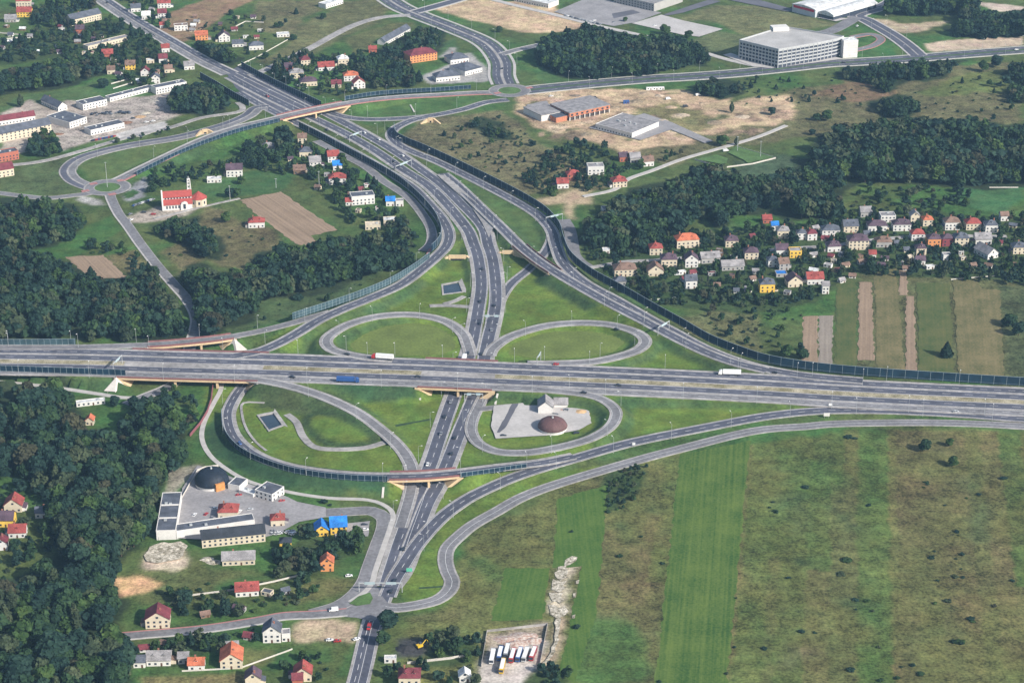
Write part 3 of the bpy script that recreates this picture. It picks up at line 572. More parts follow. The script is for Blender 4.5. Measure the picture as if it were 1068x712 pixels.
# yards on the left
patch([(58, 118), (70, 106), (110, 106), (165, 98), (200, 92), (212, 86), (214, 98), (200, 105), (170, 118), (120, 122), (90, 148), (60, 158), (40, 150), (30, 158), (0, 168), (0, 118), (30, 105)], (.36, .31, .26), .5, 1, .5)
patch([(40, 160), (60, 122), (110, 106), (165, 98), (212, 92), (212, 106), (176, 124), (150, 136), (125, 141), (90, 150), (60, 160)], (.33, .29, .255), .9, 2, .7)
patch([(120, 140), (172, 126), (176, 132), (150, 142), (122, 146)], (.44, .42, .40), .1, 0, .2)
patch([(32, 52), (55, 47), (64, 50), (62, 57), (35, 59)], (.38, .36, .36), .2, 0, .2)
patch([(162, 35), (178, 12), (250, -10), (275, -5), (230, 18), (200, 40), (185, 46)], BROWN, .4, 1, .4)
patch([(455, 60), (468, 50), (475, 50), (470, 65), (460, 70), (440, 80), (450, 88), (500, 86), (512, 84), (508, 70), (490, 55)], (.30, .29, .28), .3, 1, .4)
patch([(82, 202), (100, 208), (112, 214), (95, 214), (80, 209)], (.36, .35, .33), .5, 1, .5)
patch([(128, 206), (138, 195), (150, 185), (156, 195), (150, 206), (134, 212)], (.26, .26, .27), .3, 1, .3)
patch([(129, 203), (140, 198), (145, 200), (140, 206), (130, 208)], GREEN, .3, 0, .2)
patch([(130, 228), (165, 215), (205, 216), (200, 222), (150, 232), (138, 234)], (.36, .31, .26), .6, 1, .5)
blend((mm > .04) & (mm < .85), (.045, .078, .03), .4, 1)
C[..., :3] *= (1+.35*(vnoise(GX, GY, 18, 2)-.5)+.25*(vnoise(GX, GY, 6, 3)-.5))[..., None]*1.0
basin([(268, 433), (286, 429.5), (296, 443), (280, 450)], 1.2)
basin([(461, 297), (478, 293.5), (483, 304), (462, 307)], 1.0)
idx = np.arange(NX*NY).reshape(NY, NX)
F = np.stack([idx[:-1, :-1], idx[:-1, 1:], idx[1:, 1:], idx[1:, :-1]], -1).reshape(-1, 4)
def ground_mat():
    m = bpy.data.materials.new("ground_cover"); m.use_nodes = True; n = m.node_tree
    b = n.nodes["Principled BSDF"]; b.inputs["Roughness"].default_value = .95; b.inputs["Specular IOR Level"].default_value = .1
    at = n.nodes.new("ShaderNodeAttribute"); at.attribute_name = "cover"
    geo = n.nodes.new("ShaderNodeNewGeometry")
    def nz(sc, det, rough=.6):
        t = n.nodes.new("ShaderNodeTexNoise"); t.inputs["Scale"].default_value = sc; t.inputs["Detail"].default_value = det; t.inputs["Roughness"].default_value = rough
        n.links.new(geo.outputs["Position"], t.inputs["Vector"]); return t.outputs["Fac"]
    def mr(s, a, b_, c, d):
        q = n.nodes.new("ShaderNodeMapRange"); q.inputs[1].default_value = a; q.inputs[2].default_value = b_; q.inputs[3].default_value = c; q.inputs[4].default_value = d
        n.links.new(s, q.inputs[0]); return q.outputs[0]
    fine = mr(nz(.50, 4, .7), .36, .64, -1, 1); mid = mr(nz(.13, 4), .36, .64, -1, 1); big = mr(nz(.02, 3), .3, .7, -1, 1)
    def math_(op, a, b_):
        q = n.nodes.new("ShaderNodeMath"); q.operation = op
        for i, s in enumerate((a, b_)):
            if isinstance(s, (int, float)): q.inputs[i].default_value = s
            else: n.links.new(s, q.inputs[i])
        return q.outputs[0]
    amp = math_('ADD', math_('MULTIPLY', at.outputs["Alpha"], .42), .24)
    v = math_('ADD', math_('MULTIPLY', fine, .75), math_('MULTIPLY', mid, .5))
    v = math_('ADD', v, math_('MULTIPLY', big, .45))
    fac = math_('ADD', math_('MULTIPLY', v, amp), 1.0); fac = math_('MAXIMUM', fac, .25)
    sc = n.nodes.new("ShaderNodeVectorMath"); sc.operation = 'SCALE'; n.links.new(at.outputs["Color"], sc.inputs[0]); n.links.new(fac, sc.inputs["Scale"])
    # hue drift between straw and green
    hs = n.nodes.new("ShaderNodeHueSaturation"); n.links.new(sc.outputs[0], hs.inputs["Color"])
    hue = mr(nz(.05, 6), .3, .7, .472, .525); n.links.new(hue, hs.inputs["Hue"])
    n.links.new(hs.outputs[0], b.inputs["Base Color"])
    return m
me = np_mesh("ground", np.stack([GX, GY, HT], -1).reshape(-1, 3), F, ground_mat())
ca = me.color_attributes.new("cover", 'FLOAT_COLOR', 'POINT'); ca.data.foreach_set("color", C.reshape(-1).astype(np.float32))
me.polygons.foreach_set("use_smooth", np.ones(len(F), bool))
tag(link("ground", me), kind='structure')

# ------------------------------------------------------------------ crisp ground sheets
SHEET = [0]
def sheet(name, pts, m, z=None, jitter=1.1, axis=(0, 1)):
    SHEET[0] += 1; zz = .05+.02*SHEET[0] if z is None else z
    P = [Vector((*G(u, v), 0)) for u, v in pts]; Q = []
    for i, p in enumerate(P):
        q = P[(i+1) % len(P)]; n = max(1, int((q-p).length/4))
        for k in range(n): Q.append(p.lerp(q, k/n)+Vector((random.uniform(-1, 1), random.uniform(-1, 1), 0))*jitter*(k > 0))
    d = P[axis[1]]-P[axis[0]]; rz = math.atan2(d.y, d.x); o0 = P[axis[0]]
    c, s = math.cos(-rz), math.sin(-rz)
    mb = MB(); mb.poly([((q-o0).x*c-(q-o0).y*s, (q-o0).x*s+(q-o0).y*c, 0) for q in Q])
    o = mb.obj(name, m, None, (o0.x, o0.y, zz), rz)
    return tag(o, kind='structure')
S_mown = stripe_mat("mown_grass", (.034, .084, .018), (.115, .165, .038), .45, .52)
S_mown2 = stripe_mat("green_grass", (.042, .098, .020), (.098, .155, .034), .5, .55)
S_plough = stripe_mat("ploughed_soil", (.20, .145, .10), (.32, .235, .165), .45, .35)
S_plough2 = stripe_mat("grey_soil", (.19, .16, .135), (.30, .26, .215), .45, .35)
S_straw = stripe_mat("stubble", (.080, .088, .036), (.20, .165, .082), .28, .72)
S_crop = stripe_mat("crop_rows", (.046, .082, .026), (.125, .122, .046), .4, .72)
S_tarmac = noise_mat("yard_tarmac", (.26, .25, .255), .15, .06, .9, .6)
S_lot = noise_mat("pale_parking", (.42, .40, .385), .1, .05, .9, .5)
S_dark = noise_mat("dark_patch", (.11, .11, .13), .2, .05, .9)
sheet("mown_meadow", [(709, 474), (783, 459), (757, 722), (682, 722)], S_mown, axis=(0, 3))
sheet("grass_field", [(527, 592), (574, 592), (566, 645), (512, 647)], S_mown2, axis=(0, 3))
sheet("grass_field", [(582, 520), (634, 505), (622, 640), (600, 712), (584, 700), (596, 640), (607, 590), (576, 592)], S_mown2, axis=(0, 3))
sheet("ploughed_field", [(250, 209), (293, 200), (352, 240), (324, 246), (335, 256), (327, 260), (308, 254), (286, 238)], S_plough, axis=(1, 2))
sheet("ploughed_field", [(68, 268), (108, 266), (133, 290), (95, 291)], S_plough, axis=(1, 2))
sheet("ploughed_field", [(838, 330), (853, 329.5), (853, 379), (836, 377)], S_plough, axis=(0, 3))
sheet("ploughed_field", [(854, 329.5), (870, 329), (867, 381), (854, 379)], S_plough2, axis=(0, 3))
sheet("crop_strip", [(873, 290), (893, 288), (893, 383), (871, 381)], S_crop, axis=(0, 3))
sheet("ploughed_field", [(896, 294.5), (909, 294.5), (912, 376), (895, 376)], S_plough, axis=(0, 3))
sheet("crop_strip", [(912, 284), (935, 280), (937, 308), (944, 388), (914, 386)], S_straw, axis=(0, 4))
sheet("ploughed_field", [(937.5, 282), (946, 282), (947, 308), (937.6, 308)], S_plough, axis=(0, 3))
sheet("stubble_field", [(945, 309), (953, 309), (956, 389), (945, 388)], S_plough, axis=(0, 3))
sheet("crop_strip", [(956, 295), (990, 296), (996, 391), (958, 389)], S_crop, axis=(0, 3))
sheet("stubble_field", [(993.6, 292), (1018, 291), (1024, 301), (1043, 303), (1047, 393), (1000, 391)], S_straw, axis=(0, 5))
M_rubble = noise_mat("rubble", (.15, .13, .085), .5, .45, .95, 1.6, col2=(.60, .55, .46))
for pts in ([(587, 584), (597, 580), (605, 581), (603, 585), (594, 589), (587, 591)], [(580, 591), (591, 590), (595, 596), (592, 602), (584, 606), (577, 602)], [(574, 604), (586, 607), (594, 606), (592, 614), (584, 618), (572, 615)], [(569, 618), (580, 619), (590, 618), (592, 626), (586, 630), (580, 627), (570, 630)],
            [(568, 631), (577, 631), (583, 634), (592, 632), (597, 638), (590, 643), (580, 645), (571, 641)], [(597, 619), (602, 618), (601, 623), (597, 623)], [(600, 606), (605, 605), (604, 609), (600, 609)], [(596, 642), (601, 641), (600, 645), (596, 645)]):
    cu = sum(p[0] for p in pts)/len(pts); sheet("rubble_ground", [(cu+(u-cu)*.72, v) for u, v in pts], M_rubble, jitter=2.0)
sheet("rubble_ground", [(580, 645), (585, 645), (583, 668), (577, 684), (570, 692), (566, 692), (575, 680), (578, 664)], M_rubble, z=.77, jitter=.9)
sheet("rubble_ground", [(156, 571), (170, 566), (188, 565), (196, 570), (191, 580), (180, 585), (165, 588), (153, 586), (150, 580)], M_rubble, z=.79, jitter=2)
sheet("ditch", [(412, 443), (450, 436.2), (451, 437.4), (413, 445)], S_mown if False else noise_mat("ditch_grass", (.03, .06, .025), .3, .3), z=.09, jitter=.3)
sheet("ditch", [(437, 612), (468, 610), (468, 612), (437, 614)], noise_mat("ditch_grass", (.03, .06, .025), .3, .3), z=.09, jitter=.3)
sheet("parking_lot", [(578, 13), (618, -4), (640, 2), (690, 14), (662, 24), (640, 28), (610, 22)], S_tarmac, jitter=0)
sheet("parking_lot", [(659, 25), (690, 16), (712, 22), (754, 31), (729, 39), (712, 37)], S_lot, jitter=0)
sheet("tarmac_patch", [(638, 15), (660, 11), (668, 14), (640, 20)], S_dark, jitter=0)
sheet("tarmac_patch", [(692, 16), (740, 0), (752, 2), (712, 14), (697, 17)], S_dark, jitter=0)
sheet("parking_lot", [(757, 0), (775, -4), (830, 11), (822, 13)], S_dark, jitter=0)
sheet("paved_yard", [(754, 58), (762, 56), (795, 67), (812, 70), (805, 72), (785, 70)], S_lot, jitter=0)
sheet("paved_yard", [(811, 71), (870, 60), (880, 62), (816, 70.5)], S_lot, jitter=0)
sheet("paved_yard", [(852, 19), (862, 18), (885, 20), (872, 23)], S_lot, jitter=0)
sheet("paved_yard", [(614, 134), (672, 119), (700, 128), (744, 148), (735, 150), (700, 136), (668, 147)], S_tarmac, jitter=0)
sheet("tarmac_patch", [(549, 110), (570, 106), (580, 116), (560, 119)], S_tarmac, jitter=1)
sheet("plaza", [(515, 424), (545, 421), (562, 420), (600, 420), (614, 428), (617, 442), (604, 449), (570, 455), (517, 458), (512, 445)], S_lot, jitter=.3)
sheet("tarmac_patch", [(534, 422), (541, 421.5), (527, 447), (521, 452), (518, 452)], S_dark, jitter=.3)
sheet("factory_yard", [(206, 486), (228, 493), (262, 506), (300, 519), (310, 524), (340, 530), (340, 540), (312, 545), (292, 556), (262, 566), (185, 562), (190, 510)], S_tarmac, jitter=0)
sheet("concrete_apron", [(348, 548), (386, 544), (384, 560), (350, 562)], S_tarmac, jitter=.3)
sheet("salmon_paving", [(447, 261), (454, 258), (451, 268), (442, 272)], M_redpave, z=1.2, jitter=0)
LWN = noise_mat("clipped_lawn", (.075, .14, .04), .2, .1, .95, .8)
for u, v, r in ((112, 195.3, 11.6), (531.5, 94.5, 11.6)):
    x, y = G(u, v, .4); mb = MB()
    for k in range(32):
        a, b = 2*PI*k/32, 2*PI*(k+1)/32
        mb.tri((x, y, 1.0), (x+r*math.cos(a), y+r*math.sin(a), .44), (x+r*math.cos(b), y+r*math.sin(b), .44))
    tag(mb.obj("roundabout_lawn", LWN), kind='structure')
sheet("clipped_lawn", [(726, 167), (747, 162), (759, 166), (758, 171), (752, 172)], LWN, jitter=0)
sheet("clipped_lawn", [(759, 160), (768, 153), (808, 165), (780, 171), (776, 168)], LWN, jitter=0)
# loop lawns: paler dry discs inside the loops
LW2 = noise_mat("loop_lawn", (.118, .155, .034), .2, .05, .95, .5)
for pts in ([(372, 348), (395, 338), (430, 335), (462, 341), (476, 352), (474, 364), (462, 370), (400, 371), (370, 366), (362, 357)], [(536, 358), (570, 346), (610, 342.5), (642, 348), (652, 357), (640, 367), (606, 373), (560, 374), (530, 369)]):
    sheet("loop_lawn", pts, LW2, z=.03, jitter=.4)
sheet("road_junction", [(345, 633), (362, 626), (374, 615), (384, 604), (391, 606), (399, 622), (404, 628), (410, 632), (408, 637), (398, 640), (390, 648), (372, 644), (345, 642)], M_asphalt_old, z=.2, jitter=0)
sheet("grass_island", [(364, 629.5), (374, 622), (386, 618), (389, 624), (386, 630), (372, 632)], LWN, z=.5, jitter=.2)
sheet("motorway_apron", [(236, 76), (250, 68.5), (290, 89), (338, 113), (322, 119), (306, 128), (285, 116), (262, 105), (246, 92)], M_asphalt, z=.1, jitter=0)
# ponds
for pts, z in (([(270, 433.5), (285, 430.5), (294, 443), (280.5, 448)], -.7), ([(462, 297), (478, 294), (482, 304), (463, 306.5)], -.5)):
    P = gpoly(pts); mb = MB(); mb.poly([(x, y, z) for x, y in P]); tag(mb.obj("pond", M_water), kind='structure')
    cx = sum(p[0] for p in P)/4; cy = sum(p[1] for p in P)/4
    lab = "pale concrete rim round the dark pond inside the southwest ramp" if z < -.6 else "pale stone rim round the small pond beside the motorway"
    r = thing("pond_rim", lab, "basin", (cx, cy, 0))
    for k in range(4):
        a, b = Vector((P[k][0]-cx, P[k][1]-cy, 0)), Vector((P[(k+1) % 4][0]-cx, P[(k+1) % 4][1]-cy, 0)); wd = [1.2, 1.55, 1.2, 1.2][k]
        mb = MB(); q = [a, b, b*wd, a*wd]; top = [tuple(p+Vector((0, 0, .18))) for p in q]
        mb.prism([(p.x, p.y) for p in q], -1.0, .18+.004*k); mb.obj("rim_slab", M_shoulder, r)

# ------------------------------------------------------------------ bridges
def bridge(R, a, b, label, pier_u, fascia=M_beige, wide=None, th=1.5, rail=M_railing, n_col=3, ab_len=1.65, paved=True):
    L, TT, us, lo, hi = R
    if wide: lo, hi = wide
    sel = [i for i, u in enumerate(us) if a <= u <= b]; P = [L[i] for i in sel]; Q = [TT[i] for i in sel]
    r = thing("road_bridge", label, "bridge", tuple(P[len(P)//2].xy.to_3d()))
    o = r.location.copy(); P = [p-o for p in P]
    mb = MB(); N = len(P)
    sec = [(lo-.6, -.25), (lo-.6, -.25-th), (hi+.6, -.25-th), (hi+.6, -.25)]
    for p, t in zip(P, Q):
        n = Vector((-t.y, t.x, 0))
        for off, dz in sec: mb.v.append(tuple(p+n*off+Vector((0, 0, dz))))
    for k in range(N-1):
        for j in range(4): mb.f.append((4*k+j, 4*k+(j+1) % 4, 4*k+4+(j+1) % 4, 4*k+4+j)); mb.m.append(0)
    mb.f += [(3, 2, 1, 0), tuple(4*N-4+j for j in range(4))]; mb.m += [0, 0]
    mb.obj("deck", fascia, r)
    for off in (lo-.35, hi+.35):
        mb = MB()
        for p, t in zip(P, Q):
            n = Vector((-t.y, t.x, 0))
            for d, z in ((-.2, -.3), (-.2, 1.1), (.2, 1.1), (.2, -.3)): mb.v.append(tuple(p+n*(off+d)+Vector((0, 0, z))))
        for k in range(N-1):
            for j in range(3): mb.f.append((4*k+j, 4*k+j+1, 4*k+5+j, 4*k+4+j)); mb.m.append(0)
        mb.f += [(0, 1, 2, 3), tuple(4*N-1-j for j in range(4))]; mb.m += [0, 0]
        mb.obj("railing", rail, r)
    for k, s in ((0, 1), (N-1, -1)):
        p, t = P[k], Q[k]*s; n = Vector((-t.y, t.x, 0)); zt = p.z-.3-th*.2; ln = zt*ab_len
        o0, o1 = (lo-1.0, hi+1.0) if s > 0 else (-hi-1.0, -lo+1.0)
        mb = MB(); base = Vector((p.x, p.y, 0))
        back = base-t*2
        A = [back+n*o0, base+t*ln+n*o0, base+t*ln+n*o1, back+n*o1]
        B = [back+n*o0+Vector((0, 0, zt)), base+t*.6+n*o0+Vector((0, 0, zt)), base+t*.6+n*o1+Vector((0, 0, zt)), back+n*o1+Vector((0, 0, zt))]
        A = [tuple(q-Vector((0, 0, .5))) for q in A]; B = [tuple(q) for q in B]
        i = len(mb.v); mb.v += A+B
        for f in ((0, 1, 5, 4), (1, 2, 6, 5), (2, 3, 7, 6), (3, 0, 4, 7), (4, 5, 6, 7)): mb.f.append(f); mb.m.append(0)
        ab = mb.obj("abutment", M_beige, r)
        if paved:       # pale wing slab fanning out from the corner towards the slope
            for sg, of in ((-1, o0), (1, o1)):
                w2 = MB(); q0 = base+n*of+Vector((0, 0, zt)); q1 = base+t*ln*.55+n*of; q2 = base+t*1.5+n*(of+sg*zt*1.7); q3 = base-t*zt*1.1+n*(of+sg*zt*1.6)
                up = Vector((0, 0, 1.15)); w2.poly([tuple(q0+up), tuple(q1+up), tuple(q2+up), tuple(q3+up)]); w2.poly([tuple(q0), tuple(q3), tuple(q2), tuple(q1)])
                w2.quad(tuple(q1), tuple(q1+up), tuple(q2+up), tuple(q2)); w2.obj("wing_slab", M_paleconc, ab)
    if hi > 15:
        mb = MB(); ribbon(mb, P, Q, -3.6, 3.6, .035, 0); tag(mb.obj("paved_median", M_shoulder, r))
    for pu in pier_u:
        k = min(range(N), key=lambda i: abs(us[sel[i]]-pu)); p, t = P[k], Q[k]; n = Vector((-t.y, t.x, 0)); rz = math.atan2(t.y, t.x)
        mb = MB(); zt = p.z-.26-th
        mb.box(-.9, .9, lo+.5, hi-.5, zt-1.0, zt+.05)
        for j in range(n_col):
            yy = lo+1.5+(hi-lo-3)*j/(n_col-1); mb.box(-.75, .75, yy-1.1, yy+1.1, -.4, zt-.98)
        mb.obj("pier", M_beige, r, (p.x, p.y, 0), rz)
    return r
bridge(EW, 128, 275, "long beige highway bridge with maroon railing over local road, stream and ramp", [190, 232], n_col=5)
bridge(EW, 436, 522, "short beige highway bridge over the two motorway carriageways", [482], n_col=5, paved=False)
bridge(DW, 148, 247, "narrow ramp bridge running beside the highway over the local road", [208], n_col=2)
bridge(NEA, 541, 580, "beige ramp bridge crossing over another ramp north of the highway", [], n_col=2, paved=False)
bridge(SWF, 404, 480, "narrow ramp bridge with maroon railing over motorway south of the highway", [449], n_col=2, paved=False)
bridge(UB, 291, 362, "upper road bridge with beige side crossing the motorway near the roundabouts", [327], n_col=2, paved=False)
for (a, b), lab in ((((440, 404.5), (438, 417)), "pale concrete drain chute left of the motorway bridge"), (((400.5, 503), (399, 519)), "pale concrete drain chute below the south ramp bridge"), (((519, 411), (516.5, 422)), "pale concrete drain chute right of the motorway bridge"), (((428, 110), (432, 117)), "pale path across the verge by the upper bridge road")):
    p0, p1 = Vector(GT(*a)), Vector(GT(*b)); r = thing("drain_chute", lab, "drain", tuple(p0)); d = p1-p0; n = Vector((-d.y, d.x, 0)).normalized()*.7; mb = MB(); up = Vector((0, 0, .7)); q = [-n, d-n, d+n, n]
    mb.v = [tuple(v+up) for v in q]+[tuple(v-Vector((0, 0, .5))) for v in q]; mb.f = [(0, 1, 2, 3), (0, 4, 5, 1), (1, 5, 6, 2), (2, 6, 7, 3), (3, 7, 4, 0)]; mb.m = [0]*5; mb.obj("channel", M_paleconc, r)
# stream culverts
def culvert(u, v, wpx, label, rz=0):
    x, y, z = GT(u, v); r = thing("culvert", label, "culvert", (x, y, 0), rz); wd = wpx*MPP(v); 
    mb = MB(); mb.prism([(-wd/2, 0), (wd/2, 0), (wd/2, 1.2), (-wd/2, 1.2)], 1.9, 5.0); mb.box(-wd/2, -wd/2+1.4, 0, 1.2, -.3, 1.89); mb.box(wd/2-1.4, wd/2, 0, 1.2, -.3, 1.89); mb.obj("headwall", M_beige, r)
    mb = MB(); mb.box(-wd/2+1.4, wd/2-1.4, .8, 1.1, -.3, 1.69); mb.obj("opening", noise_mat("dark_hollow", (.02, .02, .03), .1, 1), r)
    for s in (-1, 1):
        mb = MB(); mb.v = [(s*wd/2, .6, -.3), (s*wd/2, .6, 4.2), (s*(wd/2+7), -5, -.3), (s*(wd/2+7), -5, .6), (s*wd/2+s*1.2, 2.2, -.3), (s*wd/2+s*1.2, 2.2, 4.2), (s*(wd/2+8), -3.5, -.3), (s*(wd/2+8), -3.5, .6)]
        mb.f = [(0, 1, 3, 2), (4, 6, 7, 5), (1, 5, 7, 3), (2, 3, 7, 6)]; mb.m = [0]*4; mb.obj("wing_wall", M_beige, r)
culvert(477, 272, 18, "beige culvert with wing walls between the ramp and the motorway")
culvert(530, 266, 13, "beige culvert with wing walls right of the motorway near the ramp bridge")
culvert(214, 140, 6, "small beige culvert under the road beside the upper left roundabout", .35)
culvert(449, 128, 5, "small beige culvert under the slip road near the upper right roundabout")

# ------------------------------------------------------------------ noise barriers
def barrier(pts, h, label, panel=M_barrier, post=M_post, step=4.5, rails=2, name="noise_barrier"):
    W_ = [(*G(u, v, z), z) for u, v, z in pts]; L = spline(W_, 3.0); o = L[len(L)//2].copy(); o.z = 0
    r = thing(name, label, "noise barrier", tuple(o)); L = [p-o for p in L]
    mb = MB(); n = len(L); TT = tangents(L)
    for p, t in zip(L, TT):
        nn = Vector((-t.y, t.x, 0))*.09
        for q in (p-nn, p+nn): mb.v.append((q.x, q.y, q.z-.6)); mb.v.append((q.x, q.y, q.z+h))
    for k in range(n-1):
        a = 4*k; mb.f += [(a, a+4, a+5, a+1), (a+2, a+3, a+7, a+6), (a+1, a+5, a+7, a+3)]; mb.m += [0]*3
    mb.obj("panel", panel, r)
    mb = MB()
    for z in np.linspace(.25, h+.05, rails):
        b = len(mb.v)
        for p, t in zip(L, TT):
            nn = Vector((-t.y, t.x, 0))*.16
            for q, dz in ((p-nn, -.05), (p-nn, .05), (p+nn, .05), (p+nn, -.05)): mb.v.append((q.x, q.y, q.z+z+dz))
        for k in range(n-1):
            for j in range(4): mb.f.append((b+4*k+j, b+4*k+(j+1) % 4, b+4*k+4+(j+1) % 4, b+4*k+4+j)); mb.m.append(0)
    mb.obj("rail", post, r)
    S = [0]
    for i in range(1, n): S.append(S[-1]+(L[i]-L[i-1]).length)
    st = max(step, S[-1]/98); pm = MB(); pm.box(-.11, .11, -.2, .2, -.8, h+.15); pme = pm.mesh("post", post)
    s = 0; i = 0
    while s <= S[-1]:
        while i < n-2 and S[i+1] < s: i += 1
        p = L[i].lerp(L[i+1], (s-S[i])/max(S[i+1]-S[i], 1e-6)); t = TT[i]
        link("post", pme, r, tuple(p), math.atan2(t.y, t.x)); s += st
    return r
barrier([(411, 134, .2), (413, 143, .2), (424, 149.5, .2), (440, 156, .2), (467, 168, .3), (500, 184, .6), (530, 199, 1), (552, 211, 1.3), (570, 223, 1.6), (583, 238, 2), (588, 254, 2.4), (596, 270, 3), (617, 287, 3.8), (650, 305, 4.3), (683, 324, 4.5), (712, 340, 4.5), (740, 356, 4.3), (770, 368, 3.6), (800, 377.5, 2.8), (845, 385, 2), (900, 390.5, 1.6), (980, 396, 1.2), (1068, 401.5, 1), (1170, 407, 1)],
        6.2, "long dark panelled noise barrier curving along the northeast ramp and highway edge", step=4)
barrier([(312, 133, .2), (335, 144.5, .2), (356, 156, .2), (389, 173.5, .2), (412, 187, .4), (430, 201, 1), (446, 217, 1.8), (456, 231, 2.4), (460.5, 245, 2.8), (457, 255, 2.9), (450, 262, 3.2)], 6, "dark noise barrier along the left edge of the motorway below the upper bridge")
barrier([(209, 81, .2), (225, 90, .2), (243, 101, .2), (260, 110.5, .2)], 6, "short dark noise barrier left of the motorway above the upper bridge")
barrier([(252, 70, .2), (270, 80, .2), (300, 95, .2), (335, 111.5, .2)], 6, "dark noise barrier right of the motorway above the upper bridge")
barrier([(448, 269, 3.7), (430, 282, 4.6), (405, 296.5, 5.7), (375, 309, 6.4), (345, 319.5, 6.8), (322, 327, 7), (305, 332.5, 7)], 5, "pale see-through noise barrier with close posts along the curving west ramp", M_clear, M_post, 3.6, 3)
barrier([(-70, 386.5, 7), (0, 387, 7), (45, 388.4, 7), (90, 390, 7), (131, 391.4, 7)], 4.6, "dark noise barrier along the near side of the highway at its left end")
barrier([(-60, 359.5, 7), (0, 359.5, 7), (40, 359.3, 7), (79, 358.8, 7)], 4.5, "pale glazed noise barrier along the far side of the highway at its left end", M_clear)
barrier([(143, 182, 2.2), (165, 171, 4.4), (188, 160, 5.8), (215, 149, 6.8), (250, 137, 7), (292, 126.5, 7)], 3.4, "low dark panel barrier on the bridge road east of the left roundabout", M_barrier, M_post, 5)
barrier([(360, 104, 6.3), (390, 99.2, 5), (423, 96.5, 3), (456, 94.8, 1.6), (491, 92.3, .5)], 3.6, "low dark panel barrier on the bridge road west of the right roundabout", M_barrier, M_post, 5)
barrier([(231, 431, .6), (234, 451, 1.6), (247, 468, 3), (268, 480, 4.4), (298, 490.5, 5.6), (333, 497, 6.4), (369, 500.3, 6.9), (404, 501.3, 7)], 3.8, "dark noise barrier on the outer edge of the southwest curving ramp")
barrier([(481, 497, 6.6), (510, 493, 5.2), (530, 490, 4), (549, 487.5, 3)], 3, "short dark barrier on the ramp just east of the south ramp bridge", M_barrier, M_post, 4)

